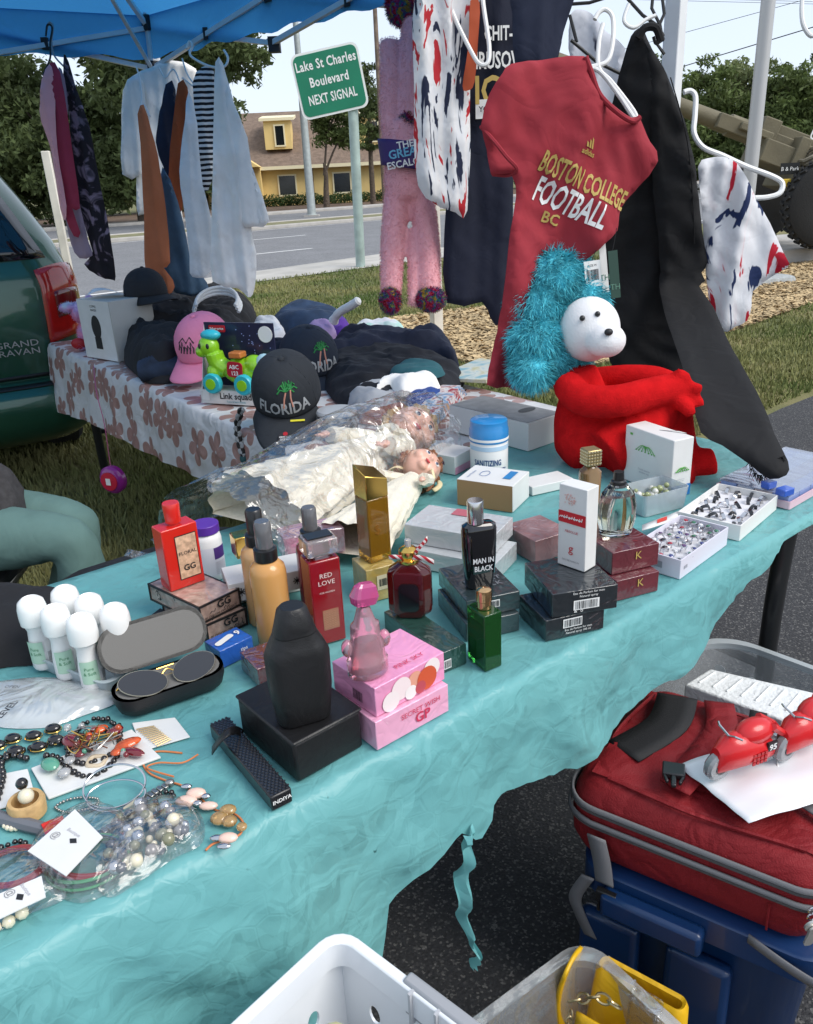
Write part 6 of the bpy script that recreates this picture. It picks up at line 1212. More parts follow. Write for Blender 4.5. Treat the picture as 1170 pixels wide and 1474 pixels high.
RS = mat('ribbon_striped', (.55, .03, .04), .45); nt = RS.node_tree; wv = _n(nt, 'ShaderNodeTexWave', bands_direction='DIAGONAL'); wv.inputs['Scale'].default_value = 55; rp = _n(nt, 'ShaderNodeValToRGB'); rp.color_ramp.interpolation = 'CONSTANT'; rp.color_ramp.elements[0].color = (.5, .02, .03, 1); rp.color_ramp.elements[1].position = .55; rp.color_ramp.elements[1].color = (.78, .70, .66, 1); nt.links.new([n for n in nt.nodes if n.type == 'TEX_COORD'][0].outputs['Object'], wv.inputs['Vector']); nt.links.new(wv.outputs['Fac'], rp.inputs[0]); nt.links.new(rp.outputs[0], nt.nodes['Principled BSDF'].inputs['Base Color'])
def ribbon(pts, wd, nm='ribbon'):
    c_ = catmull(pts, 6); n = len(c_) - 1; return MB().sheet(lambda u, v: c_[min(n, int(round(u * n)))] + Vector((0, -.002, (v - .5) * wd)), n, 2).build(nm, RS, rbn, solid=.0005)
z0_ = H_ + .012; ribbon([(.006, -.006, z0_), (.020, -.010, z0_ + .018), (.030, -.008, z0_ + .030), (.026, .004, z0_ + .020), (.008, .002, z0_ + .004)], .008); ribbon([(.004, -.008, z0_ - .002), (.02, -.014, z0_ + .002), (.040, -.016, z0_ - .004)], .008); ribbon([(-.004, -.008, z0_ - .002), (-.018, -.012, z0_ + .002), (-.028, -.008, z0_ - .001)], .007)
SLV = wrapm('carton_pale_wrapped', (.50, .52, .53), .08, None, 8)
h_ = .036; lw_ = pbox('white_wrapped_box', 'lower pale grey carton in clear wrapping behind the black bottle', 'box', (712, 840), (586, 815), (744, 806), None, Z, SLV, h=h_)
uw_ = pbox('white_wrapped_box', 'upper pale grey carton in clear wrapping behind the black bottle', 'box', (708, 802), (583, 780), (738, 770), None, Z + h_ + .001, SLV, h=.036, film_=None); text('EAU DE TOILETTE', .005, mat('ink_mid', (.25, .25, .26), .5), uw_, fm(uw_, 'T', -.1, -.2)); patch(uw_, 'T', .34, 0, .03, .05, mat('label_pinkish', (.45, .12, .15), .5), .0012, 'label')
KC = wrapm('carton_black', (.016, .020, .024), .2, None, 12); KT = wrapm('carton_black_teal', (.014, .026, .030), .3, (.03, .05, .055), 10)
b2_ = pbox('black_perfume_box', 'lower black wrapped carton under the MAN IN BLACK box', 'box', (671, 924), (629, 872), (748, 908), None, Z, KT, h=.031); barcode(b2_, 'R', .0, 0, .012, .012, PW)
b1_ = pbox('black_perfume_box', 'upper black wrapped carton carrying the MAN IN BLACK bottle', 'box', (672, 892), (632, 842), (748, 876), None, Z + .032, KT, h=.031); barcode(b1_, 'R', .02, .1, .014, .010, PW); text('REVOLT\nBLACK', .012, mat('ink_steel', (.20, .22, .24), .35), b1_, fm(b1_, 'T', .05, -.1), bold=0)
zk = Z + .064; mp_ = P(690, 842, zk); mib = thing('black_perfume_bottle', 'curved black glass bottle printed MAN IN BLACK with a chrome cap', 'perfume bottle', mp_, R_(14)); k = mpp(mp_); W_ = 50 * k; H_ = PH(690, 752, mp_) - zk; Ht = PH(683, 719, mp_) - zk
MB().stack([(0, rrect(W_ * .78, .022, .010, 5)), (.003, rrect(W_ * .84, .026, .012, 5)), (H_ * .5, rrect(W_ * .98, .029, .013, 5)), (H_ * .9, rrect(W_ * 1.02, .028, .013, 5)), (H_ * .97, rrect(W_ * .98, .025, .012, 5)), (H_, rrect(W_ * .8, .018, .008, 5))]).build('bottle_body', mat('glass_black', (.004, .004, .006), .05, coat=1.), mib)
MB().lathe([(.006, H_ - .002), (.0125, H_ + .001), (.0125, Ht - .002), (.0115, Ht), (.001, Ht)], 26, M=TR(-.005, 0, 0)).build('cap', CHR, mib); text('MAN IN\nBLACK', .0085, mat('ink_silver', (.62, .63, .65), .35), mib, frame_mtx((.002, -.0150, H_ * .42), (1, 0, 0), (0, 0, 1)), bold=1, sx=.8)
gp_ = pbox('green_perfume_bottle', 'square green glass bottle with a gold cap at the table edge', 'perfume bottle', (698, 968), (674, 948), (722, 958), None, Z, None, h=.1); w_, d_, _ = gp_['_d']; w_ = max(w_, .024); hb_ = PH(690, 888, P(698, 968, Z)) - Z; MB().box((0, 0, 0), (w_, d_, hb_)).build('bottle_body', mat('glass_green', (.02, .18, .03), .04, trans=.75, coat=.4, ior=1.35), gp_, bevel=.002, seg=3); MB().box((0, 0, .008), (w_ * .74, d_ * .82, hb_ * .72)).build('liquid', mat('liquid_green', (.010, .12, .015), .2, trans=.3), gp_)
cg = MB(); cg.lathe([(.006, hb_), (.0105, hb_ + .001), (.0105, hb_ + .012), (.0115, hb_ + .013), (.0115, hb_ + .024), (.0105, hb_ + .029), (.006, hb_ + .032), (.001, hb_ + .0325)], 26); cg.build('cap', mat('gold_rose', (.72, .45, .22), .2, metal=1.), gp_)
n2 = pbox('black_perfume_box', 'lower glossy black carton with white barcode under its twin', 'box', (785, 924), (746, 885), (869, 905), None, Z, KC, h=.036); barcode(n2, 'R', -.05, .18, .028, .012, PW); text('Eau de Parfum for men\nNatural spray 100 ml', .0035, PW, n2, fm(n2, 'R', .05, -.18))
n1 = pbox('black_perfume_box', 'upper glossy black carton with white barcode carrying the white carton', 'box', (794, 890), (752, 842), (889, 876), None, Z + .037, KC, h=.040); barcode(n1, 'R', .02, -.10, .036, .013, PW); text('Eau de Parfum for men\nNatural spray', .0038, PW, n1, fm(n1, 'R', .05, .36)); text('&  o', .006, PW, n1, fm(n1, 'R', -.1, -.40))
zw = Z + .078; wpx = pbox('white_perfume_carton', 'slim white carton with a red label and a dark red faceted stopper', 'box', (841, 824), (800, 812), (859, 815), (838, 706), zw, CW); w_, d_, h_ = wpx['_d']; patch(wpx, 'L', 0, .12, d_ * .98, h_ * .14, mat('label_red', (.55, .02, .03), .5), .0012, 'red_band')
for i in range(9): MB().tube(catmull([fm(wpx, 'L', -.40 + i * .09, .12, .0022) @ Vector(q) for q in ((-.002, -.002 + .002 * (i % 2), 0), (0, .001, 0), (.002, -.001, 0), (.003, .002 + .001 * (i % 3), 0))], 3), .0006, 4).build('script_stroke', PW, wpx)
rs_ = MB()
for i in range(34):
    a, r = RND.uniform(0, 6.28), .012 * math.sqrt(RND.random()); M_ = fm(wpx, 'L', -.1, .34, .0016); rs_.tube([M_ @ Vector((r * math.cos(a) + .001 * math.cos(q), .7 * r * math.sin(a) + .001 * math.sin(q), 0)) for q in np.linspace(0, 5, 5)], .0003, 4)
rs_.build('rosette_print', mat('print_salmon', (.72, .35, .30), .6), wpx, kind='stuff'); text('g', .014, MATS['label_red'], wpx, fm(wpx, 'L', .0, -.30, .0016)); text('ABSOLUE', .004, MATS['label_red'], wpx, fm(wpx, 'L', 0, -.06, .0016)); text('EAU DE PARFUM', .003, MATS['ink_mid'], wpx, fm(wpx, 'L', 0, -.42, .0016))
zc = zw + h_; s_ = .017; MB().stack([(zc, rrect(.010, .010, .004)), (zc + .004, rrect(.010, .010, .004)), (zc + .0042, [(x * s_ / .02, y * s_ / .02) for x, y in rrect(.034, .034, .006, 2)]), (zc + .012, [(x * s_ / .017, y * s_ / .017) for x, y in rrect(.036, .036, .007, 2)]), (zc + .026, rrect(.034, .034, .005, 2)), (zc + .033, rrect(.026, .026, .004, 2))], M=TR(-.002, 0, 0, .3)).build('stopper', mat('glass_ruby', (.30, .006, .015), .06, trans=.3, coat=1.), wpx, smooth=False)
MAR = wrapm('carton_maroon', (.10, .014, .022), .25, (.16, .03, .04), 8)
m2 = pbox('maroon_perfume_box', 'lower maroon wrapped carton under its twin', 'box', (886, 866), (835, 828), (946, 850), None, Z, MAR, h=.037); text('K', .014, GOLD, m2, fm(m2, 'R', .05, 0)); m1 = pbox('maroon_perfume_box', 'upper maroon wrapped carton carrying the clear oval bottle', 'box', (880, 828), (832, 790), (944, 811), None, Z + .038, MAR, h=.040); text('K', .014, GOLD, m1, fm(m1, 'R', .05, 0))
zo = Z + .079; op = P(886, 768, zo); ov = thing('clear_perfume_bottle', 'oval clear glass perfume bottle with a black sprayer on the maroon cartons', 'perfume bottle', op, R_(12)); k = mpp(op); W_ = 57 * k; H_ = PH(886, 698, op) - zo
secs = lambda s: [(0, circ(W_ * .30 * s, 28, .014 * s)), (.003, circ(W_ * .42 * s, 28, .019 * s)), (H_ * .3, circ(W_ * .49 * s, 28, .023 * s)), (H_ * .6, circ(W_ * .50 * s, 28, .023 * s)), (H_ * .85, circ(W_ * .42 * s, 28, .02 * s)), (H_, circ(W_ * .24 * s, 28, .014 * s))]
MB().stack(secs(1)).build('bottle_body', GLC, ov); MB().stack([(z * .86 + .006, r) for z, r in secs(.82)][:5]).build('liquid', mat('liquid_pale', (.80, .80, .70), .05, trans=.95, ior=1.2), ov)
MB().lathe([(.013, H_ - .002), (.014, H_), (.0125, H_ + .008), (.010, H_ + .010), (.0095, H_ + .010), (.0085, H_ + .024), (.001, H_ + .024)], 24).build('sprayer', BLKP, ov); MB().lathe([(.0145, H_ - .001), (.0145, H_ + .003), (.0135, H_ + .003)], 24).build('collar', CHR, ov)
gq = P(846, 762, Z); gcb = thing('amber_perfume_bottle', 'amber bottle with a square gold studded cap behind the white carton', 'perfume bottle', gq, .3); Hh = PH(838, 668, gq) - Z; MB().stack([(0, rrect(.036, .03, .008)), (Hh * .9, rrect(.040, .034, .012)), (Hh, rrect(.016, .016, .007))]).build('bottle_body', mat('glass_tea', (.40, .22, .08), .06, trans=.5, coat=.5), gcb); cb_ = MB().box((0, 0, Hh), (.030, .030, .032)).build('cap', mat('gold_dull', (.42, .33, .16), .35, metal=.8), gcb, bevel=.002); st_ = MB()
for f_ in range(4):
    for i in range(5):
        for j in range(5): st_.ball((0, 0, 0), (.0022, .0022, .0014), 6, 4, M=Matrix.Rotation(f_ * PI / 2, 4, 'Z') @ frame_mtx(((-2 + i) * .0058, -.0152, Hh + .004 + j * .006), (1, 0, 0), (0, 0, 1)))
st_.build('studs', mat('gold_pale', (.62, .55, .36), .3, metal=.9), cb_, kind='stuff')
bx = pbox('white_gift_box', 'tall white carton with green curly print and a blue bottom band', 'box', (964, 718), (894, 690), (993, 711), (955, 634), Z, CW, bevel=.002); w_, d_, h_ = bx['_d']; GP = mat('print_green', (.12, .42, .08), .5)
for f_, u0, sc in (('L', -.05, 1.), ('R', .0, .6)):
    for i in range(7):
        M_ = fm(bx, f_, u0, .14 if f_ == 'L' else -.05, .0018); a = -.9 + i * .3; pts = [M_ @ Vector((sc * .030 * math.sin(a * q) * q * 1.2, sc * (.020 * math.sin(q * PI * .8) - .012 * q), 0)) for q in np.linspace(0, 1, 8)]; MB().tube(pts, .0007, 4).build('curl_print', GP, bx); MB().ball(pts[-1], .0016, 8, 5).build('curl_dot', GP, bx)
    text('Gentle care for\nsensitive hair', .0042 * sc, MATS['ink_grey'], bx, fm(bx, f_, -.05, -.20))
patch(bx, 'R', 0, -.40, w_ * .99, h_ * .2, mat('band_blue', (.02, .16, .45), .5), .0011, 'blue_band'); patch(bx, 'L', -.36, .38, .008, .005, GP, .0013, 'mark')
MB().add([(0, 0, h_ + .0006), (w_ * .49, -d_ * .2, h_ + .0006), (w_ * .49, -d_ * .35, h_ + .0015)], [(0, 1, 2)]).build('top_flap', mat('carton_flap_grey', (.55, .55, .54), .6), bx, solid=.001)  # thin triangular flap on the lid, greyer than the white carton
tq = pbox('trinket_tray', 'small clear plastic tray of yellow beads beside the white gift box', 'tray', (926, 747), (905, 726), (968, 722), (926, 716), Z, None); w_, d_, h_ = tq['_d']
MB().stack([(0, rrect(w_ * .9, d_ * .9, .008)), (h_, rrect(w_, d_, .010)), (h_, rrect(w_ - .003, d_ - .003, .009)), (.002, rrect(w_ * .88, d_ * .88, .007))]).build('shell', FROST, tq)
for i in range(60): MB().ball((RND.uniform(-.38, .38) * w_, RND.uniform(-.38, .38) * d_, .006 + RND.random() * h_ * .75), RND.uniform(.004, .008), 8, 6).build('bead', mat(RND.choice(('bead_lemon', 'bead_pale', 'bead_olive')), RND.choice(((.62, .55, .25), (.66, .66, .60), (.30, .34, .16))), .2, coat=.5), tq)
def tray(name, lb, F, L, R, top, m, wall=.0025, h=None):
    t = pbox(name, lb, 'box', F, L, R, top, Z, None, h=h); w_, d_, h_ = t['_d']
    o = MB().stack([(0, rrect(w_, d_, .002, 2)), (h_, rrect(w_, d_, .002, 2)), (h_, rrect(w_ - 2 * wall, d_ - 2 * wall, .0015, 2)), (h_ * .45, rrect(w_ - 2 * wall, d_ - 2 * wall, .0015, 2))]).build('box_shell', m, t)
    MB().box((0, 0, h_ * .45), (w_ - 2 * wall - .001, d_ - 2 * wall - .001, .003)).build('foam_insert', mat('foam_white', (.74, .74, .78), .9, bump=.3, bscale=400), t)
    return t
RSIL = mat('ring_silver', (.62, .62, .63), .18, metal=1.); STN = [mat('stone_%s' % n_, c_, .06, coat=1., spec=.8) for n_, c_ in (('ruby', (.35, .01, .03)), ('sapphire', (.01, .02, .16)), ('emerald', (.01, .14, .06)), ('onyx', (.01, .01, .014)), ('violet', (.08, .02, .12)), ('crystal', (.7, .7, .72)))]
ringdata = {}
def ring(tray_t, x, y, kind, lb, grp, st=None):
    w_, d_, h_ = tray_t['_d']; M_ = Matrix.Translation(tray_t.location) @ Matrix.Rotation(tray_t.rotation_euler.z, 4, 'Z')
    p = M_ @ Vector((x, y, h_ * .45 + .003))
    key = (kind, st.name if st else '')
    if key not in ringdata:
        t = thing('ring', lb, 'ring', p); r = .0095
        if kind == 'stone':
            MB().tube([(r * math.cos(a), 0, .001 + r * math.sin(a)) for a in np.linspace(0, 2 * PI, 20, endpoint=False)], .0012, 6, closed=True).build('band', RSIL, t); MB().lathe([(.002, .009), (.0062, .0112), (.0066, .0125), (.005, .013)], 16).build('setting', RSIL, t); MB().lathe([(.001, .0118), (.0046, .0122), (.0040, .0142), (.0022, .0152), (.0005, .0152)], 8).build('stone', st, t)
        else:
            MB().loft([[(rr * math.cos(a), yy, .001 + rr * math.sin(a)) for rr, yy in ((r, -.0035), (r + .0018, -.003), (r + .0018, .003), (r, .0035))] for a in np.linspace(0, 2 * PI, 25)], cap=False).build('band', st, t)
        ringdata[key] = t
    else: t = copy_tree(ringdata[key]); t.location = p
    t['label'] = lb; t['group'] = grp; t.rotation_euler = (R_(RND.uniform(-32, 32)), R_(RND.uniform(-14, 14)), tray_t.rotation_euler.z + RND.uniform(-.8, .8)); return t
r1 = tray('ring_box', 'open white box of silver rings with coloured stones', (978, 834), (903, 813), (1054, 786), (978, 807), mat('box_lilac_white', (.70, .68, .76), .55)); w_, d_, h_ = r1['_d']
names = {0: 'ruby red', 1: 'dark blue', 2: 'green', 3: 'black', 4: 'violet', 5: 'clear'}
for i in range(7):
    for j in range(5):
        s_ = RND.choice((0, 1, 2, 3, 4, 5, 5, 3)); ring(r1, (-.42 + .14 * i + RND.uniform(-.03, .03)) * w_, (-.36 + .18 * j + RND.uniform(-.03, .03)) * d_, 'stone', 'silver ring with a %s stone in the white ring box' % names[s_], 'stone rings in the white box', STN[s_])
patch(r1, 'L', .0, 0, .03, .012, MATS['ink_grey'], .0006, 'faint_print') ; patch(r1, 'R', -.4, 0, .012, .006, MATS['ink_grey'], .0006, 'faint_print')
r2 = tray('ring_box', 'open white box of black and silver band rings', (1064, 779), (974, 757), (1117, 733), (1064, 757), mat('box_white', (.76, .75, .72), .55)); w_, d_, h_ = r2['_d']
for i in range(7):
    for j in range(4):
        kb = RND.random(); ring(r2, (-.42 + .14 * i + RND.uniform(-.03, .03)) * w_, (-.34 + .225 * j + RND.uniform(-.04, .04)) * d_, 'band', ('black band ring in the white ring box' if kb < .6 else 'silver band ring in the white ring box'), 'band rings in the white box', MATS['glass_black'] if kb < .6 else RSIL)
lf = MB().sheet(lambda u, v: P(924 + 52 * u, 756 - 20 * u + (8 + 4 * u) * v, Z + .026), 4, 2).build('loose_flap', CW, None, solid=.001); rebase(lf); tag(lf, 'small white card with a red sticker beside the stone ring box', 'card'); 
st2 = MB().sheet(lambda u, v: P(946 + 14 * u, 748 - 5 * u + 5 * v, Z + .028), 2, 1).build('red_sticker', mat('sticker_red', (.65, .05, .03), .5), None); st2.data.transform(Matrix.Translation(-Vector(lf.location))); st2.parent = lf
og = pbox('bead_organiser', 'clear blue lidded jewellery organiser in a pink tray', 'organiser', (1136, 734), (1034, 704), (1212, 676), None, Z, None, h=.030); w_, d_, h_ = og['_d']; MB().stack([(0, rrect(w_, d_, .004)), (.016, rrect(w_, d_, .004)), (.016, rrect(w_ - .005, d_ - .005, .003)), (.003, rrect(w_ - .005, d_ - .005, .003))]).build('pink_tray', mat('tray_pink', (.72, .48, .54), .5), og)
LB = mat('organiser_blue', (.38, .48, .72), .15, trans=.3, coat=.6)
for i in range(6):
    for j in range(4):
        x, y = (-.5 + (i + .5) / 6) * (w_ - .012), (-.5 + (j + .5) / 4) * (d_ - .012); MB().box((x, y, .004), ((w_ - .012) / 6 - .002, (d_ - .012) / 4 - .002, .020)).build('compartment', mat(('cell_blue', 'cell_pale', 'cell_peach')[(i * 3 + j * 5) % 3], ((.30, .42, .75), (.62, .68, .78), (.62, .52, .50))[(i * 3 + j * 5) % 3], .2, coat=.7, trans=.2), og, bevel=.002)
MB().box((0, 0, .0255), (w_ - .008, d_ - .008, .0025)).build('lid', film('lid_blue', (.86, .90, 1.), .14, .1, 8, .08, .1), og, bevel=.002)
CUB = mat('cube_blue', (.05, .14, .62), .3, trans=.2, coat=.4)
for x, y, sz in ((1106, 702, 1.), (1129, 712, 1.15)):
    p = P(x, y, Z + .029); tag(MB().box((0, 0, 0), (.026 * sz, .020 * sz, .015)).build('blue_block', CUB, loc=p, rz=.5, bevel=.002), 'small blue plastic block on the organiser, ' + ('beside the trouser hem' if sz == 1. else 'over its pink edge'), 'block')
wpz = P(704, 682, Z); wt_ = thing('wipes_canister', 'white wipes canister with a blue lid', 'canister', wpz); k = mpp(wpz); r = 27 * k; Hc = PH(704, 632, wpz) - Z; MB().lathe([(.001, 0), (r * .97, 0), (r, .003), (r, Hc - .002), (r * .98, Hc), (.001, Hc)], 36).build('canister', WHP, wt_)
BL = mat('lid_blue_plastic', (.02, .22, .52), .3, coat=.4); Hl = PH(702, 602, wpz) - Z; MB().lathe([(r * 1.03, Hc), (r * 1.03, Hc + (Hl - Hc) * .55), (r * .99, Hc + (Hl - Hc) * .6), (r * .97, Hl - .003), (r * .88, Hl), (.001, Hl)], 36).build('lid', BL, wt_); MB().lathe([(r * 1.035, Hc + .004), (r * 1.04, Hc + .006), (r * 1.035, Hc + .010)], 36).build('lid_band', PW, wt_)
MB().sheet(lambda u, v: ((r + .0006) * math.cos(-3.0 + 3. * u), (r + .0006) * math.sin(-3.0 + 3. * u), Hc * (.80 + .12 * v)), 24, 1).build('label_band', mat('label_sky', (.45, .62, .78), .4), wt_)
text('SANITIZING\nALCOHOL WIPES', Hc * .16, mat('ink_navy', (.01, .06, .20), .5), wt_, None, bold=1, warp=lambda x, y, z: Vector(((r + .001) * math.cos(-1.75 + x / r), (r + .001) * math.sin(-1.75 + x / r), Hc * .40 + y)), sx=.62, div=.006)
bw = pbox('monitor_box', 'white and brown carton with a round device picture and blue corner', 'box', (738, 738), (666, 721), (750, 714), (736, 700), Z, CW); w_, d_, h_ = bw['_d']; patch(bw, 'L', 0, 0, d_ * .99, h_ * .98, mat('carton_kraft', (.36, .20, .09), .7), .0011, 'kraft_side'); patch(bw, 'T', .1, -.28, w_ * .5, d_ * .14, BL, .0012, 'blue_corner')
M_ = fm(bw, 'T', -.0, .15, .0016); MB().tube([M_ @ Vector((.016 * math.cos(a), .010 * math.sin(a), 0)) for a in np.linspace(0, 6.2, 24)], .0006, 4, closed=True).build('device_outline', mat('ink_blue', (.08, .16, .35), .5), bw); text('Arm Monitor', .006, MATS['ink_blue'], bw, fm(bw, 'T', -.1, .34))
sb = pbox('soap_box', 'small white and pink carton with dark script beside the doll', 'box', (655, 684), (617, 672), (672, 668), (655, 658), Z, CW); text('cassa', .012, mat('ink_plum', (.12, .02, .08), .5), sb, fm(sb, 'L', 0, 0), bold=1); patch(sb, 'R', 0, -.3, sb['_d'][0], sb['_d'][2] * .38, mat('band_pink', (.62, .30, .42), .5), .0011, 'pink_band')
bb2 = pbox('white_appliance_box', 'wide white carton with a grey printed top behind the wipes canister', 'box', (760, 650), (640, 622), (812, 634), (759, 610), Z, CW); w_, d_, h_ = bb2['_d']; patch(bb2, 'T', 0, 0, w_ * .98, d_ * .98, mat('carton_top_grey', (.20, .20, .20), .45, noise=.2, nscale=30), .0012, 'printed_top'); patch(bb2, 'T', .2, -.2, .05, .03, INK, .002, 'picture', shape=[(.03 * math.cos(a), .016 * math.sin(a)) for a in np.linspace(0, 6.28, 18)[:-1]])
tb_ = pbox('tube_carton', 'thin white carton with a black dot lying behind the white slim carton', 'box', (766, 714), (758, 700), (806, 694), None, Z, CW, h=.020); patch(tb_, 'L', 0, .0, .006, .006, INK, .0014, 'dot', shape=circ(.003, 10))
pk_ = pbox('wrapped_brown_box', 'brownish pink wrapped carton behind the black cartons', 'box', (770, 812), (735, 784), (815, 792), None, Z, wrapm('carton_rosebrown', (.22, .08, .08), .4, (.45, .25, .25), 12), h=.045)
PC = wrapm('carton_pink', (.80, .32, .52), .06); PC2 = wrapm('carton_pink_pale', (.82, .40, .56), .06)
p2_ = pbox('pink_perfume_box', 'lower pink carton printed SECRET WISH under its twin', 'box', (543, 1081), (478, 1035), (650, 1026), None, Z, PC2, h=.042); RDI = mat('ink_redpink', (.60, .04, .10), .5); text('SECRET WISH', .0075, RDI, p2_, fm(p2_, 'R', .1, .12)); text('GP', .014, RDI, p2_, fm(p2_, 'R', .12, -.25), bold=1)
p1_ = pbox('pink_perfume_box', 'upper pink carton with balloon print carrying the pink glass bottle', 'box', (542, 1033), (484, 990), (637, 976), None, Z + .043, PC, h=.042); text('PINK SKY', .008, RDI, p1_, fm(p1_, 'T', .1, -.36)); w_, d_, h_ = p1_['_d']; barcode(p1_, 'L', .1, -.1, .018, .014)
for u, v, rr, c_ in ((-.30, -.20, .014, (.85, .75, .74)), (-.15, .05, .016, (.86, .72, .72)), (.05, .1, .012, (.75, .35, .25)), (.22, -.05, .018, (.62, .10, .04)), (.30, .20, .014, (.65, .12, .05)), (-.02, -.25, .010, (.86, .8, .78)), (.12, -.25, .009, (.5, .08, .1))): patch(p1_, 'R', u, v, 0, 0, mat('balloon_%d' % int(abs(u * 100 + v * 7)), c_, .4), .0012 + .0002 * RND.random() * 4, 'balloon_print', shape=circ(min(rr, h_ * .4), 18))
zp = Z + .086; qp = P(530, 968, zp); pbt2 = thing('pink_glass_bottle', 'ornate pink glass perfume bottle shaped in ribbed tiers', 'perfume bottle', qp, R_(25)); k = mpp(qp); Wp = 62 * k; Hp = PH(520, 872, qp) - zp; Ht = PH(516, 845, qp) - zp; PG = mat('glass_pink', (.95, .52, .62), .05, trans=.72, coat=.7, ior=1.25)
MB().stack([(0, circ(Wp * .46, 20, .018)), (.004, circ(Wp * .5, 20, .021)), (Hp * .22, circ(Wp * .50, 20, .021)), (Hp * .26, circ(Wp * .44, 20, .018)), (Hp * .48, circ(Wp * .42, 20, .018)), (Hp * .52, circ(Wp * .36, 20, .016)), (Hp * .74, circ(Wp * .34, 20, .015)), (Hp * .78, circ(Wp * .26, 20, .012)), (Hp * .96, circ(Wp * .16, 20, .009)), (Hp, circ(Wp * .10, 20, .007))]).build('bottle_body', PG, pbt2); MB().stack([(.006, circ(Wp * .36, 18, .013)), (Hp * .3, circ(Wp * .33, 18, .012)), (Hp * .52, circ(Wp * .24, 18, .010))]).build('liquid', mat('liquid_pink', (.75, .16, .22), .1, trans=.6), pbt2)
MB().stack([(Hp, rrect(.012, .010, .003, 2)), (Hp + .003, rrect(.030, .018, .005, 2)), (Hp + (Ht - Hp) * .5, rrect(.036, .020, .006, 2)), (Ht, rrect(.028, .014, .005, 2)), (Ht + .004, rrect(.018, .008, .003, 2))], M=TR(0, 0, Hp, .2) @ Matrix.Rotation(.18, 4, 'Y') @ TR(0, 0, -Hp)).build('stopper', mat('stopper_pink', (.80, .12, .36), .06, trans=.5, coat=.8), pbt2, smooth=False)
for s_ in (-1, 1): MB().ball((s_ * Wp * .46, 0, Hp * .45), (.008, .008, .012), 10, 8).build('side_scroll', PG, pbt2)
KL = mat('leatherette_black', (.010, .010, .011), .42, bump=.25, bscale=600, wrinkle=.1, wscale=20)
kb_ = pbox('black_gift_box', 'square black leather look gift box under the black flask', 'box', (429, 1128), (350, 1054), (522, 1074), (429, 1072), Z, KL, bevel=.004); w_, d_, h_ = kb_['_d']; MB().box((0, 0, h_ - .001), (w_ + .003, d_ + .003, .004)).build('lid', KL, kb_, bevel=.002)
zf = Z + h_ + .004; qf = P(437, 1030, zf); fl = thing('black_flask_bottle', 'large matte black flask shaped bottle with a stepped cap', 'perfume bottle', qf, R_(22)); k = mpp(qf); Wf = 90 * k; Hf = PH(435, 895, qf) - zf; Ht = PH(430, 870, qf) - zf
MB().stack([(0, rrect(Wf * .80, .038, .014, 5)), (.004, rrect(Wf * .86, .044, .018, 5)), (Hf * .35, rrect(Wf * .98, .050, .020, 5)), (Hf * .70, rrect(Wf * 1.0, .050, .020, 5)), (Hf * .80, rrect(Wf * .86, .046, .018, 5)), (Hf * .81, rrect(Wf * .84, .045, .018, 5)), (Hf * .92, rrect(Wf * .66, .040, .016, 5))]).build('bottle_body', KL, fl); MB().stack([(Hf * .925, rrect(Wf * .66, .040, .016, 5)), (Hf * .99, rrect(Wf * .60, .038, .016, 5)), (Ht - .004, rrect(Wf * .46, .032, .014, 5)), (Ht, rrect(Wf * .36, .026, .012, 5))]).build('cap', KL, fl)
sl2 = pbox('slim_black_box', 'long slim black box with a honeycomb texture lying on the cloth', 'box', (392, 1169), (277, 1074), (424, 1157), None, Z, mat('carton_ink', (.010, .010, .012), .35, coat=.3), h=.020, bevel=.002); w_, d_, h_ = sl2['_d']; hx_ = MB()
for i in range(int(d_ / .0042)):
    for j in range(int(w_ / .005)): hx_.prism([(x * .0017, y * .0017) for x, y in circ(1, 6)], 0, .0006, M=TR(-w_ / 2 + .003 + j * .005 + (.0025 if i % 2 else 0), -d_ / 2 + .003 + i * .0042, h_))
hx_.build('honeycomb', mat('carton_dimple', (.030, .031, .036), .3, coat=.4), sl2, kind='stuff', smooth=False); text('INDIYA', .005, PW, sl2, fm(sl2, 'R', 0, -.05, .001), bold=1)
rbk = MB().sheet(lambda u, v: P(305 + 45 * u, 1075 - 30 * math.sin(u * 2.2) + 12 * v, Z + .012 + .03 * math.sin(PI * u)), 16, 3).build('ribbon_tag', KL, solid=.001); rebase(rbk); tag(rbk, 'curled black ribbon tag between the slim box and the gift box', 'ribbon')
b9 = pbox('blue_tips_box', 'small blue carton with a white swab picture and the number nine', 'box', (320, 963), (302, 946), (362, 938), None, Z, wrapm('carton_blue', (.02, .10, .42)), h=.030); text('9', .012, PW, b9, fm(b9, 'T', .32, -.05), bold=1); patch(b9, 'T', -.12, .0, .03, .010, CW, .0013, 'swab_picture', rot=.3, shape=rrect(.036, .011, .005, 4)); text('tips', .006, PW, b9, fm(b9, 'R', .2, 0))
ls = slab('lash_pack', 'flat black pack with a lavender window', 'pack', [(205, 905), (245, 925), (272, 902), (232, 884)], Z, .012, INK); M_ = Matrix.Translation((0, 0, .0125)); cL = Vector(ls.location); lw2 = MB().add([P(x, y, Z + .0128) - cL for x, y in ((212, 903), (243, 917), (262, 901), (233, 889))], [(0, 1, 2, 3)]).build('window', mat('window_lavender', (.40, .42, .60), .15, coat=.8), ls)
mw2 = pbox('maroon_small_box', 'small maroon box in crinkled cellophane beside the black flask', 'box', (374, 990), (354, 962), (420, 968), None, Z, wrapm('carton_wine', (.16, .03, .035), .3), h=.030, film_=FILM)

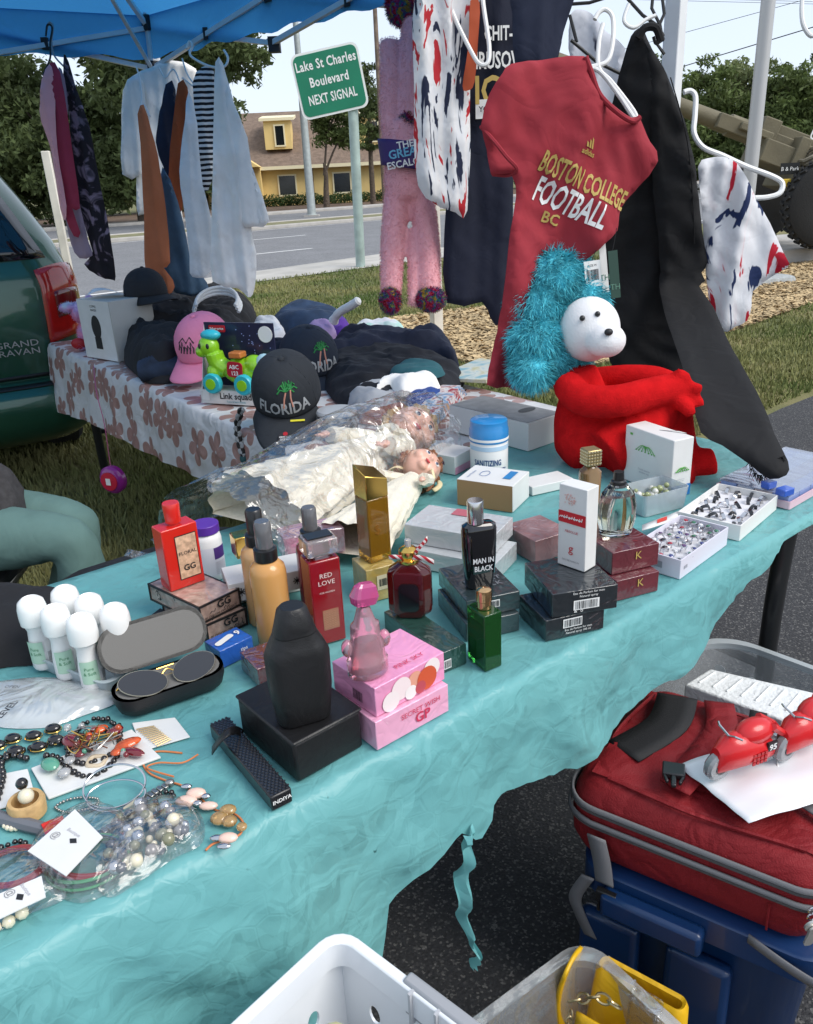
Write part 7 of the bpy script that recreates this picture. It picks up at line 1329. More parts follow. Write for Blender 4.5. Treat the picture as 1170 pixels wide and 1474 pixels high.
SKIN = mat('doll_skin', (.72, .42, .32), .35, sss=.1, coat=.2); LACE = mat('doll_lace', (.80, .74, .60), .85, noise=.08, nscale=60, bump=.8, bscale=260, sheen=.2); RIB = mat('doll_ribbon', (.80, .70, .42), .5)
def doll_head(t, M_, r, hair_c, name='head'):
    h = MB(); h.ball((0, 0, 0), (r, r * .92, r * 1.12), 22, 16, M=M_); h.ball((0, -r * .93, -r * .12), (r * .13, r * .16, r * .15), 10, 8, M=M_); h.ball((0, -r * .66, -r * .72), (r * .30, r * .24, r * .22), 12, 8, M=M_)
    for s_ in (-1, 1): h.ball((s_ * r * .48, -r * .62, -r * .30), (r * .36, r * .28, r * .34), 12, 8, M=M_)
    ho = h.build(name, SKIN, t); q = ho.modifiers.new('r', 'REMESH'); q.mode = 'VOXEL'; q.voxel_size = r * .07; ho.modifiers.new('s', 'SMOOTH').iterations = 6
    EY = mat('doll_eye', (.03, .05, .10), .1, coat=1.); LIP = mat('doll_lip', (.50, .03, .04), .35); BR = mat('doll_brow', (.16, .07, .03), .8)
    for s_ in (-1, 1):
        MB().ball((s_ * r * .36, -r * .84, r * .10), (r * .17, r * .06, r * .10), 12, 8, M=M_).build('eye_white', PW, ho); MB().ball((s_ * r * .36, -r * .895, r * .10), (r * .085, r * .03, r * .09), 10, 8, M=M_).build('iris', EY, ho)
        MB().tube([M_ @ Vector((s_ * r * (.20 + .1 * i), -r * (.90 - .03 * i), r * (.30 + .05 * math.sin(i)))) for i in range(4)], r * .022, 5).build('brow', BR, ho); MB().ball((s_ * r * .52, -r * .80, -r * .26), (r * .17, r * .06, r * .13), 10, 6, M=M_).build('cheek', mat('doll_blush', (.75, .28, .24), .5), ho)
    MB().ball((0, -r * .93, -r * .44), (r * .17, r * .05, r * .07), 12, 8, M=M_).build('lips', LIP, ho)
    hb_ = MB(); rng = random.Random(3)
    for i in range(110):
        a = rng.uniform(-3., 3.) + PI / 2; b = rng.uniform(-.4, 1.5) if abs(a - PI / 2) < 1.7 else rng.uniform(.85, 1.5); p = Vector((r * 1.05 * math.cos(a) * math.cos(b), r * .98 * math.sin(a) * math.cos(b), r * 1.16 * math.sin(b)))
        pts = [p * (1 + .04 * rng.random()) + Vector((r * .10 * math.cos(k * 1.3 + i), r * .08 * math.sin(k * 1.3 + i), -r * .18 * k)) for k in range(5)]; hb_.tube([M_ @ q for q in catmull(pts, 3)], r * .13, 6)
    hb_.build('hair', mat('hair_' + hair_c, {'blond': (.42, .28, .13), 'auburn': (.20, .075, .03)}[hair_c], .6, noise=.3, nscale=200, bump=.5, bscale=500), ho)
    return ho
def lying(hx, hy, fx, fy, z):
    """frame for a doll on its back: local +Z (up the body) points from the feet to the head, face (-Y) up"""
    a, b = P(hx, hy, z), P(fx, fy, z); zz = (a - b).normalized(); n = Vector((0, 0, 1)); yy = -n; xx = yy.cross(zz)
    M_ = Matrix((xx, yy, zz)).transposed().to_4x4(); M_.translation = Vector((a.x, a.y, z)); return M_, (a - b).length
def dress(t, L, w0, w1, hgt, m, nm='dress', ruff=6):
    def f(u, v):
        a = 2 * PI * u; w_ = w0 + (w1 - w0) * v ** .8; rf = 1 + .05 * math.sin(a * 14 + v * 9) * (v * 1.2) + .03 * mnoise.noise(Vector((u * 20, v * 9, 1)))
        tier = 1 + .06 * ((v * ruff) % 1.0)
        x = w_ * math.cos(a) * rf * tier; y = -hgt * (.5 + .5 * v) * (math.sin(a) * rf * tier); y = min(y, hgt * .25)
        return (x, y, -.02 - L * v)
    return MB().sheet(f, 84, 46).build(nm, m, t)
zd = TZ + .06
M_, Ld = lying(572, 640, 372, 738, zd); dl = thing('porcelain_doll', 'large porcelain doll in a cream lace dress inside a clear bag', 'doll', M=M_)
doll_head(dl, TR(0, -.018, .062) @ Matrix.Rotation(R_(52), 4, 'Z') @ Matrix.Rotation(R_(-12), 4, 'Y') @ Matrix.Rotation(R_(8), 4, 'X'), .060, 'blond'); MB().tube([(0, 0, .03), (0, 0, -.03)], .016, 10).build('neck', SKIN, dl); dress(dl, Ld * .98, .035, .125, .085, LACE)
MB().tube([(.0 + .045 * math.cos(a), -.012 + .035 * math.sin(a), -.022 + .008 * math.sin(a * 7)) for a in np.linspace(0, 6.28, 40)], .012, 6, closed=True).build('lace_collar', LACE, dl)
for s_ in (-1, 1):
    MB().tube(catmull([(s_ * .035, -.01, -.03), (s_ * .08, -.03, -.09), (s_ * .085, -.055, -.15)], 5), [.022, .026, .028, .028, .028, .026, .026, .024, .024, .022, .018], 10).build('sleeve', LACE, dl)
    hd_ = MB(); hd_.ball((s_ * .085, -.062, -.168), (.011, .009, .014), 10, 8)
    for i in range(4): hd_.tube([(s_ * (.079 + .004 * i), -.064, -.178), (s_ * (.078 + .0045 * i), -.066, -.192 - .002 * (i % 2))], .0026, 6)
    hd_.tube([(s_ * .076, -.062, -.168), (s_ * .069, -.066, -.178)], .0028, 6); hd_.build('hand', SKIN, dl)
MB().ball((-.045, -.03, .03), (.020, .012, .030), 12, 8).build('pink_bow', mat('bow_pink', (.72, .30, .28), .5), dl)
bgm = MB()
def bagf(u, v):
    s = -1.15 + 2.3 * u; L = Ld + .26; z = .14 - L * v; w_ = .10 + .07 * v; top = .095 + .035 * math.sin(PI * min(1, v * 1.3)); e = max(0, 1 - s * s) ** .5 if abs(s) < 1 else 0
    n_ = mnoise.noise(Vector((s * 4, v * 9, 2))) * .014 + mnoise.noise(Vector((s * 11, v * 22, 5))) * .006
    return (s * w_ + n_, max(-.13, -top * e - n_ - .004) + .058 * (1 - e), z + n_)
bgm.sheet(bagf, 46, 70).build('clear_bag', MIST, dl)
M_, Ld2 = lying(598, 690, 505, 782, TZ + .04); d2 = thing('small_doll', 'small doll with auburn hair, cream bonnet and ribbon', 'doll', M=M_); doll_head(d2, TR(0, -.014, .042) @ Matrix.Rotation(R_(50), 4, 'Z') @ Matrix.Rotation(R_(8), 4, 'Y') @ Matrix.Rotation(R_(10), 4, 'X'), .043, 'auburn'); MB().tube([(0, 0, .02), (0, 0, -.02)], .010, 10).build('neck', SKIN, d2); dress(d2, Ld2, .024, .075, .05, LACE, 'dress', 4)
MB().loft([[( .036 * k_ * math.cos(a), .006 + .012 * (k_ - 1) + .02, .036 + .043 * k_ * math.sin(a)) for a in np.linspace(-.5, PI + .5, 22)] for k_ in (1.0, 1.12, 1.24, 1.3)], cap=False, closed=False).build('bonnet', RIB, d2, solid=.003)
for s_ in (-1, 1): MB().sheet(lambda u, v: (s_ * (.03 + .028 * u), -.018 - .012 * math.sin(u * 3), .012 - .05 * u + (v - .5) * .012), 10, 2).build('ribbon', RIB, d2, solid=.001); MB().tube(catmull([(s_ * .022, -.004, -.02), (s_ * .048, -.02, -.05), (s_ * .05, -.035, -.085)], 4), .014, 8).build('sleeve', LACE, d2); MB().ball((s_ * .05, -.038, -.094), (.007, .006, .009), 8, 6).build('hand', SKIN, d2)

RP = mat('plush_red', (.52, .010, .012), 1., bump=.8, bscale=420, noise=.12, nscale=40, spec=.05, wrinkle=.12, wscale=16); WP = mat('plush_white', (.76, .76, .77), .95, sheen=.3, bump=.3, bscale=260); TF = mat('fur_teal', (.12, .58, .68), .8, noise=.3, nscale=30, spec=.2)
pd = 1.92; pb0 = P(880, 690, Z); pk0 = pd / FPX
lp_ = thing('plush_toy', 'seated red plush toy with a white face and shaggy teal mane', 'plush toy', pb0)
def q_(x, y, d=0.): return PD(x, y, pd + d) - pb0
bdy = MB()
def limb(pts, rad):
    pp = catmull([q_(*p) for p in pts], 5); rr = np.interp(np.linspace(0, 1, len(pp)), np.linspace(0, 1, len(rad)), rad) * pk0; bdy.tube(pp, list(rr), 16)
limb([(838, 528, .0), (840, 560, .02), (842, 595, .04), (848, 635, .03), (856, 664, .0)], [20, 32, 46, 52, 30]); limb([(815, 552, -.02), (838, 575, -.07), (885, 578, -.10), (935, 566, -.09), (972, 558, -.06)], [22, 23, 23, 22, 21]); limb([(850, 548, .10), (900, 545, .06), (945, 548, .02), (985, 566, -.02)], [20, 21, 21, 20])
limb([(870, 655, -.04), (930, 610, -.03), (968, 572, .0)], [40, 32, 26]); limb([(968, 572, .0), (972, 610, .02), (978, 650, -.02), (990, 672, -.03)], [27, 26, 26, 22]); limb([(975, 672, -.02), (1005, 668, -.04), (1030, 663, -.05)], [24, 24, 18]); limb([(950, 675, -.07), (985, 682, -.09), (1000, 684, -.10)], [22, 22, 16])
for pts in ([(968, 560, -.06), (985, 545, -.08), (972, 536, -.09)], [(978, 566, -.06), (1000, 560, -.08), (1004, 552, -.09)], [(978, 572, -.06), (1002, 578, -.07), (1006, 588, -.07)], [(970, 572, -.07), (990, 590, -.09), (994, 600, -.09)]): limb(pts, [11, 10, 7])
bo2 = bdy.build('body', RP, lp_); q = bo2.modifiers.new('r', 'REMESH'); q.mode = 'VOXEL'; q.voxel_size = .0065; bo2.modifiers.new('s', 'SMOOTH').iterations = 8
hdm = MB(); c0 = q_(848, 474, -.02); hdm.ball(c0, (44 * pk0, .07, 46 * pk0), 24, 16); hdm.ball(q_(872, 490, -.075), (28 * pk0, .045, 24 * pk0), 18, 12); ho2 = hdm.build('head', WP, lp_); q = ho2.modifiers.new('r', 'REMESH'); q.mode = 'VOXEL'; q.voxel_size = .006; ho2.modifiers.new('s', 'SMOOTH').iterations = 8
MB().ball(q_(876, 478, -.122), (.010, .008, .008), 12, 8).build('nose', INK, ho2)
for x, y in ((838, 458), (860, 452)): MB().ball(q_(x, y, -.090), (.0065, .006, .0065), 12, 8).build('button_eye', BLKP, ho2)
mn = MB()
for x, y, d, r in ((795, 405, .0, 40), (772, 440, .0, 36), (770, 490, .0, 36), (765, 530, .0, 26), (812, 392, .02, 34), (828, 415, .05, 32), (800, 460, .03, 44), (790, 515, .03, 30), (836, 424, .02, 26), (822, 505, .05, 26), (846, 432, .05, 24)): mn.ball(q_(x, y, d), (r * pk0, .055, r * pk0), 14, 10)
mo_ = mn.build('mane', TF, lp_); fur(mo_, 42000, .034, .0008, TF, .5, 'mane_fur', .6, 8)

def bag(name, label, pts, z0, h, m, cat='bag', seed=1.): return heap(name, label, cat, pts, z0, h, m, .03, seed, .8, .010)
slab('jewellery_card', 'white card lying under the black bead necklaces', 'card', [(70, 1152), (45, 1108), (190, 1052), (232, 1092)], Z, .003, CW)
slab('jewellery_card', 'white card under the dark bracelet at the table edge', 'card', [(-20, 1172), (-20, 1120), (40, 1108), (52, 1150)], Z, .002, CW)
cmb = slab('comb_card', 'white card holding gold hair pins beside the glasses case', 'card', [(205, 1082), (190, 1042), (252, 1034), (274, 1062)], Z, .002, CW); cl_ = Vector(cmb.location)
for i in range(11):
    a, b_ = P(196 + 3 * i, 1050 + 2.4 * i, Z + .004), P(222 + 2.4 * i, 1045 + 1.9 * i, Z + .004); MB().tube([a - cl_, b_ - cl_], .0009, 5).build('hair_pin', mat('pin_gold', (.62, .45, .22), .35, metal=.6), cmb)
PBAG = film('poly_printed', (.92, .95, .96), .08, .35, 14, .2, .42)
bg1 = bag('printed_plastic_bag', 'clear plastic bag with small dark print beside the bottle tray', [(-20, 1040), (-20, 990), (60, 978), (135, 985), (170, 1008), (120, 1030), (60, 1048)], Z, .018, PBAG); bl_ = Vector(bg1.location)
for i in range(13): 
    a = P(82 + 3 * i, 996 + .5 * i, Z + .022); text('I' + 'l' * RND.randint(5, 9), .0035, MATS['ink_grey'], bg1, frame_mtx(a - bl_, (.35, -1, 0), (1, .35, 0)), sx=1.0, align='L')
text('LEVEL', .010, INK, bg1, frame_mtx(P(14, 1022, Z + .022) - bl_, (.2, 1, 0), (-1, .2, 0)), bold=1); text('OPEN', .006, INK, bg1, frame_mtx(P(16, 990, Z + .022) - bl_, (1, -.1, 0), (.1, 1, 0)))
def strand(name, label, px, r, m, z=.006, n=None, cat='necklace', wander=0, string=None, closed=False):
    pts = catmull([P(x, y, Z + r * .9 + (dz[0] if dz else 0)) for x, y, *dz in px], 8, closed); t = thing(name, label, cat, pts[0]); L = [0]
    for a, b in zip(pts, pts[1:]): L.append(L[-1] + (b - a).length)
    if string: MB().tube([p - pts[0] for p in pts], string[0], 6).build('cord', string[1], t)
    mb = MB(); s = 0; k = 0; base = pts[0]
    while s < L[-1] and r > 0:
        while k < len(L) - 2 and L[k + 1] < s: k += 1
        f_ = (s - L[k]) / max(1e-9, L[k + 1] - L[k]); p = pts[k].lerp(pts[k + 1], f_) - base + Vector((RND.uniform(-1, 1) * wander, RND.uniform(-1, 1) * wander, RND.random() * wander)); rr = r * RND.uniform(.85, 1.15); mb.ball(p, rr, 8, 6); s += rr * 2.05
    if r > 0: mb.build('beads', m, t, kind='stuff')
    return t
ONX = mat('bead_black', (.010, .008, .008), .12, coat=.8); GAR = mat('gem_garnet', (.20, .012, .02), .1, coat=1., trans=.2); ORG = mat('gem_orange', (.55, .08, .01), .15, coat=.8, noise=.4, nscale=80); CRY = mat('gem_crystal', (.75, .75, .74), .06, trans=.6, coat=.8); JGR = mat('gem_jade', (.10, .32, .22), .2, coat=.6); STL = mat('steel_dull', (.40, .39, .37), .3, metal=.9); PRL = mat('pearl_cream', (.72, .66, .50), .25, coat=.6, sss=.1)
strand('bead_necklace', 'long black bead necklace looped over the white card', [(0, 1090), (40, 1078), (80, 1070), (110, 1060), (150, 1050), (175, 1068), (160, 1100), (128, 1118), (100, 1108), (82, 1090), (60, 1088)], .0042, ONX)
strand('bead_necklace', 'black bead necklace coiled among the red stones', [(100, 1070), (118, 1045), (148, 1035), (172, 1050), (168, 1078), (140, 1096), (115, 1100), (98, 1088), (108, 1066), (135, 1058)], .0038, ONX, wander=.002)
strand('bead_necklace', 'black bead bracelet at the edge of the white card', [(-5, 1150), (4, 1120), (2, 1098), (20, 1088), (44, 1094)], .005, ONX)
nk = thing('stone_necklace', 'necklace of large oval black stones in gold mounts', 'necklace', P(30, 1062, Z))
for x, y in ((-4, 1072), (18, 1062), (22, 1080), (48, 1058), (55, 1074), (76, 1048), (80, 1064)):
    p = P(x, y, Z + .006) - Vector(nk.location); MB().ball(p, (.0105, .008, .0055), 14, 8).build('stone', ONX, nk); MB().tube([p + Vector((.011 * math.cos(a), .0085 * math.sin(a), -.002)) for a in np.linspace(0, 6.28, 16)[:-1]], .0008, 5, closed=True).build('mount', GOLDM, nk)
gm = [('garnet red drop stone on the black beads', 103, 1066, .015, .011, GAR), ('garnet red stone pendant near the glasses case', 165, 1052, .012, .008, GAR), ('bright orange leaf stone on the bead pile', 142, 1050, .012, .008, ORG), ('mottled orange oval stone at the edge of the bead pile', 184, 1070, .017, .009, ORG), ('dark red petal stone under the orange oval stone', 192, 1082, .017, .007, GAR), ('small clear crystal drop on the bead pile', 133, 1060, .007, .007, CRY), ('clear crystal bead beside the black necklace', 100, 1094, .007, .007, CRY), ('clear crystal bead near the card corner', 92, 1112, .008, .008, CRY), ('jade green flat stone under the beads', 72, 1100, .014, .010, JGR), ('garnet bead beside the orange leaf stone', 116, 1084, .008, .007, GAR), ('small orange bead by the gold pins', 168, 1082, .008, .007, ORG)]
for lb, x, y, a, b_, m_ in gm: tag(MB().ball((0, 0, 0), (a, b_, b_ * .55), 14, 8).build('gem_stone', m_, loc=P(x, y, Z + .007 + b_ * .5), rz=RND.uniform(-1, 1)), lb, 'gem stone')
lf2 = thing('wire_bracelet', 'tangled gold wire and bead bracelet on the bead pile', 'bracelet', P(150, 1070, Z))
for i in range(9): MB().tube(catmull([P(120 + RND.uniform(-25, 55), 1065 + RND.uniform(-22, 22), Z + .010 + RND.random() * .012) - Vector(lf2.location) for _ in range(4)], 5), .0009, 5).build('wire', [STL, GOLDM, mat('wire_brown', (.18, .06, .03), .4)][i % 3], lf2)
for i in range(16): MB().ball(P(125 + RND.uniform(-30, 60), 1066 + RND.uniform(-22, 24), Z + .014) - Vector(lf2.location), RND.uniform(.003, .0055), 8, 6).build('bead', [ONX, GAR, CRY, JGR, ORG][i % 5], lf2)
wg = thing('wooden_charm', 'pale wooden ring charm with a pearl and lace edge', 'charm', P(42, 1172, Z)); MB().lathe([(.016, .0), (.020, .002), (.021, .018), (.019, .022), (.015, .022), (.015, .003)], 22).build('wood_cup', mat('wood_pale', (.55, .36, .16), .6, noise=.2, nscale=90), wg); MB().ball((.002, 0, .026), .009).build('pearl', PRL, wg); MB().ball((-.006, .012, .034), .007).build('black_bead', ONX, wg)
for i in range(10): MB().ball((-.006 + .020 * math.cos(3.6 + i * .25), .0 + .026 * math.sin(3.6 + i * .25), .004), .0035, 8, 6).build('lace_bead', PRL, wg)
sq = P(139, 1096, Z + .003); tag(MB().tube([sq + Vector((x, y, 0)) - sq for x, y in rrect(.020, .018, .005, 3)], .0032, 8, closed=True).build('square_ring', mat('ring_bone', (.60, .50, .36), .3), loc=sq), 'square bone coloured ring below the bead pile', 'ring')
def bangle(lb, x, y, rx, ry, r, m, tilt=0., z=.002, seg=40): 
    p = P(x, y, Z + z); o = MB().tube([(rx * math.cos(a), ry * math.sin(a), r + tilt * (1 + math.sin(a))) for a in np.linspace(0, 2 * PI, seg, endpoint=False)], r, 7, closed=True).build('bangle', m, loc=p); return tag(o, lb, 'bangle')
bangle('thin silver wire bangle standing tilted near the watch', 167, 1142, .036, .026, .0012, RSIL, .010); bangle('thin silver double bangle over the watch strap', 168, 1150, .034, .022, .0012, RSIL, .004)
bc = strand('chain_bracelet', 'pointed oval bracelet of tiny antique gold beads', [(80, 1162), (96, 1152), (118, 1148), (140, 1150), (138, 1160), (118, 1166), (98, 1170)], .0018, STL, cat='bracelet', closed=True)
wch = thing('wrist_watch', 'small square silver wrist watch with a chain strap', 'watch', P(192, 1168, Z), R_(52)); MB().prism(rrect(.024, .020, .003, 3), 0, .007).build('watch_case', STL, wch, bevel=.001); MB().prism(rrect(.017, .014, .002, 3), .007, .0076).build('dial', mat('dial_cream', (.55, .50, .36), .25, coat=.8), wch)
for s_ in (-1, 1):
    for i in range(7): MB().box((s_ * (.014 + i * .0062), .003 * math.sin(i * .6) * s_, .001), (.0052, .012 - .0006 * i, .004)).build('strap_link', STL, wch, bevel=.0008)
strand('bead_bracelet', 'small black and crystal bead bracelet by the orange necklace', [(226, 1164), (224, 1150), (234, 1142), (244, 1140), (250, 1148)], .0032, ONX, cat='bracelet', wander=.001)
OC = mat('cord_orange', (.62, .20, .07), .6); onk = strand('cord_necklace', 'orange cord necklace with pink shells and amber beads', [(262, 1084), (225, 1082), (206, 1094), (214, 1112), (240, 1124), (260, 1130), (282, 1142), (298, 1158), (316, 1168), (338, 1172), (350, 1185), (346, 1200), (330, 1208), (308, 1214), (296, 1224)], 0, None, string=(.0013, OC)); ol = Vector(onk.location)
MB().tube([p - ol for p in catmull([P(x, y, Z + .003) for x, y in ((285, 1086), (262, 1098), (228, 1098), (212, 1106), (250, 1118))], 6)], .0012, 6).build('cord', OC, onk)
SHL = mat('shell_pink', (.80, .56, .46), .3, coat=.4, sss=.1); AMB = mat('bead_amber', (.80, .48, .18), .1, trans=.6, coat=.8)
for x, y, a, b_, m_ in ((282, 1142, .012, .008, SHL), (268, 1153, .013, .008, SHL), (300, 1160, .011, .006, SHL), (328, 1206, .011, .007, SHL), (268, 1132, .007, .004, CHR), (296, 1146, .006, .004, CHR), (284, 1156, .006, .004, CHR), (312, 1206, .008, .004, CHR), (322, 1218, .008, .004, CHR), (316, 1178, .011, .009, AMB), (328, 1166, .010, .008, AMB), (330, 1182, .009, .008, AMB), (348, 1190, .006, .006, AMB), (244, 1126, .006, .005, STL)): MB().ball(P(x, y, Z + .006) - ol, (a, b_, b_ * .7), 12, 8).build('shell' if m_ is SHL else 'bead', m_, onk)
zb = thing('bead_bag', 'clear zip bag full of grey and pearl beads', 'bag', P(225, 1210, Z)); zl_ = Vector(zb.location); GRB = [mat('bead_slate', (.10, .11, .13), .15, coat=.7), PRL, mat('bead_moss', (.22, .22, .14), .2, coat=.5), mat('bead_smoke', (.25, .24, .24), .15, coat=.8), mat('bead_silver', (.6, .6, .62), .15, metal=.8)]
zpoly = [(172, 1190), (215, 1165), (262, 1178), (275, 1205), (240, 1232), (205, 1258), (165, 1270), (150, 1240)]; zw_ = [P(x, y, Z) for x, y in zpoly]; spots = scatter_poly([(p.x, p.y) for p in zw_], 95, np.random.default_rng(4))
for i, (x, y) in enumerate(spots): r = RND.choice((.0035, .0045, .006, .0075)); MB().ball((x - zl_.x, y - zl_.y, r + RND.random() * .012), r, 10, 7).build('bead', GRB[i % 5], zb)
fb = heap('film', None, None, [(150, 1245), (165, 1185), (205, 1160), (250, 1148), (288, 1170), (292, 1212), (250, 1236), (205, 1266), (160, 1292), (140, 1275)], Z, .034, MIST, .03, 3., .5, .010, root=zb); fb.data.transform(Matrix.Translation(-zl_)); fb.name = 'bag_film'
cb1 = thing('bangle_bag', 'clear bag with red and green bangles and a white price card', 'bag', P(120, 1230, Z)); c1l = Vector(cb1.location); BRD = mat('bangle_wine', (.25, .015, .03), .2, coat=.8); BGN = mat('bangle_green', (.06, .28, .13), .2, coat=.8)
for x, y, rx, ry, r, m_ in ((130, 1232, .036, .028, .0022, BRD), (132, 1234, .033, .026, .0016, RSIL), (128, 1238, .041, .032, .0020, BGN), (130, 1234, .038, .030, .0018, BRD), (126, 1240, .043, .034, .0016, BGN)): MB().tube([P(x, y, Z + .006) - c1l + Vector((rx * math.cos(a), ry * math.sin(a), .004 * math.sin(a + x))) for a in np.linspace(0, 2 * PI, 40, endpoint=False)], r, 7, closed=True).build('bangle', m_, cb1)
def pcard(par, loc, pts, z):
    w_ = [P(x, y, z) - loc for x, y in pts]; o = MB().prism([(p.x, p.y) for p in w_], w_[0].z, w_[0].z + .0012).build('price_card', CW, par, smooth=False); c = sum(w_, Vector()) / 4 + Vector((0, 0, .0016)); e = (w_[1] - w_[0]).normalized(); u = (w_[3] - w_[0]).normalized(); Mx = frame_mtx(c, e, u); L_ = (w_[1] - w_[0]).length
    MB().add([Mx @ Vector(q) for q in ((-.006 + L_ * .05, .004, 0), (L_ * .05, .0, 0), (.006 + L_ * .05, .004, 0), (L_ * .05, .008, 0))], [(0, 1, 2, 3)]).build('diamond_cutout', INK, o); text('@', .008, MATS['ink_mid'], o, Mx @ Matrix.Translation((-L_ * .32, -.004, 0))); text('Boutique', .004, MATS['ink_grey'], o, Mx @ Matrix.Translation((-L_ * .1, .010, 0))); return o
pcard(cb1, c1l, [(40, 1226), (95, 1262), (148, 1206), (108, 1166)], Z + .026)
fb = heap('film', None, None, [(38, 1230), (98, 1172), (150, 1160), (195, 1190), (205, 1240), (170, 1276), (118, 1300), (70, 1280)], Z, .030, MIST, .03, 6., .5, .010, root=cb1); fb.data.transform(Matrix.Translation(-c1l)); fb.name = 'bag_film'
cb3 = thing('bangle_bag', 'clear bag with wine red bangles and a card at the cloth edge', 'bag', P(10, 1280, Z)); c3l = Vector(cb3.location)
for r_ in (.034, .030): MB().tube([P(20, 1250, Z + .006) - c3l + Vector((r_ * math.cos(a), r_ * .8 * math.sin(a), .003)) for a in np.linspace(0, 2 * PI, 36, endpoint=False)], .0024, 7, closed=True).build('bangle', BRD, cb3)
pcard(cb3, c3l, [(-30, 1300), (-10, 1328), (66, 1292), (60, 1262)], Z + .022); fb = heap('film', None, None, [(-30, 1240), (40, 1222), (80, 1250), (96, 1290), (40, 1316), (-30, 1345)], Z, .026, MIST, .03, 8., .5, .010, root=cb3); fb.data.transform(Matrix.Translation(-c3l)); fb.name = 'bag_film'
strand('pearl_strand', 'strand of cream pearls peeking from the bangle bag', [(-6, 1335), (14, 1326), (34, 1312), (44, 1306)], .0065, PRL)
kn = thing('pocket_knife', 'grey handled tool with a red tip beside the price card', 'tool', P(45, 1192, Z)); kl = Vector(kn.location); MB().tube([P(-20, 1172, Z + .006) - kl, P(40, 1188, Z + .006) - kl, P(72, 1196, Z + .006) - kl], [.008, .008, .0075], 8).build('handle', mat('tool_grey', (.14, .15, .17), .5), kn); MB().tube([P(62, 1196, Z + .007) - kl, P(92, 1182, Z + .007) - kl], [.0085, .007], 8).build('red_tip', mat('tool_red', (.6, .02, .015), .4), kn)
strand('black_chain', 'coil of black chain links beside the pocket tool', [(-5, 1228), (15, 1216), (36, 1210), (28, 1222), (8, 1230)], .0035, ONX, cat='chain', wander=.002)

BBG = mat('bag_black', (.010, .010, .011), .45, wrinkle=.3, wscale=12, bump=.2, bscale=300)
heap('black_cloth_bag', 'crumpled black cloth bag on the corner of the teal cloth', 'bag', [(-60, 985), (0, 962), (58, 956), (98, 938), (120, 905), (108, 880), (50, 868), (-60, 870)], Z, .07, cloth_mat('bag_cloth_black', (.012, .012, .014)), .05, 3., .8)
def bag3(name, lb, c, w_, d_, z0, z1, rz, m):
    t = thing(name, lb, 'bag', (c.x, c.y, z0), rz); h = z1 - z0; MB().stack([(0, rrect(w_ * .9, d_ * .8, .05, 6)), (.04, rrect(w_, d_, .07, 6)), (h * .6, rrect(w_, d_ * .95, .08, 6)), (h * .88, rrect(w_ * .96, d_ * .8, .08, 6)), (h * .97, rrect(w_ * .85, d_ * .5, .05, 6)), (h, rrect(w_ * .7, d_ * .25, .03, 6))]).build('bag_body', m, t)
    for s_ in (-1, 1): MB().tube(catmull([(-w_ * .22, s_ * d_ * .2, h * .9), (-w_ * .2, s_ * d_ * .46, h * .88), (0, s_ * d_ * .48, h * .80), (w_ * .2, s_ * d_ * .46, h * .88), (w_ * .22, s_ * d_ * .2, h * .9)], 6), .010, 8).build('handle', m, t)
    return t
cbg = P(205, 852, .70); bag3('leather_duffel', 'shiny black duffel bag standing behind the floral cartons', cbg + Vector((-.02, .18, 0)), .50, .26, .0, .70, math.atan2(Adir.y, Adir.x), BBG)
cbg2 = P(60, 880, .66); bag3('black_tote', 'dull black tote bag standing behind the roll on bottles', cbg2 + Vector((-.30, .26, 0)), .46, .24, .0, .50, math.atan2(Adir.y, Adir.x), cloth_mat('tote_black', (.012, .013, .015)))
spk = MB().sheet(lambda u, v: P(178 + 36 * u + 6 * v, 800 + 8 * u - 10 * v, .735 + .008 * math.sin(u * 9)), 10, 5).build('foil_packet', mat('foil_silver', (.55, .56, .56), .2, metal=.9, wrinkle=.8, wscale=30)); rebase(spk); tag(spk, 'crinkled silver foil packet on the black duffel bag', 'packet')

def holed_panel(w_, h_, holes, n=14):
    """flat sheet 0..w, 0..h with elliptical holes (cx,cy,rx,ry); returns verts2d, tris"""
    pts = []; edges = []
    def loop(q):
        o = len(pts); pts.extend(q); edges.extend([(o + i, o + (i + 1) % len(q)) for i in range(len(q))])
    k = 8; loop([(w_ * i / k, 0) for i in range(k)] + [(w_, h_ * i / 4) for i in range(4)] + [(w_ - w_ * i / k, h_) for i in range(k)] + [(0, h_ - h_ * i / 4) for i in range(4)])
    for cx, cy, rx, ry in holes: loop([(cx + rx * math.cos(2 * PI * i / n), cy + ry * math.sin(2 * PI * i / n)) for i in range(n)])
    r = delaunay_2d_cdt([Vector(p) for p in pts], edges, [], 0, 1e-6); V2 = [(p.x, p.y) for p in r[0]]; T = []
    for t in r[2]:
        cx = sum(V2[i][0] for i in t) / len(t); cy = sum(V2[i][1] for i in t) / len(t)
        if all(((cx - a) / rx) ** 2 + ((cy - b) / ry) ** 2 > .98 for a, b, rx, ry in holes) and -1e-6 <= cx <= w_ + 1e-6: T.append(tuple(t))
    return V2, T
def corner_frame(ap, l, r, z):
    A, L, R = P(*ap, z), P(*l, z), P(*r, z); a = (R - A).normalized(); b = (L - A).normalized(); m_ = (a + b).normalized(); s = Vector((-m_.y, m_.x, 0)); s = s if s.dot(a) > 0 else -s
    a = (m_ + s).normalized(); b = (m_ - s).normalized(); return A, a, b
bz_ = .34
while (P(487, 1338, bz_) - A0).dot(Ain) > -.115: bz_ += .01
A, ea_, eb_ = corner_frame((487, 1338), (330, 1476), (690, 1482), bz_); Lx, Ly, Hb = .44, .32, bz_
BM = Matrix((ea_, eb_, Vector((0, 0, 1)))).transposed().to_4x4(); det = BM.to_3x3().determinant(); BM.translation = Vector((A.x, A.y, 0))
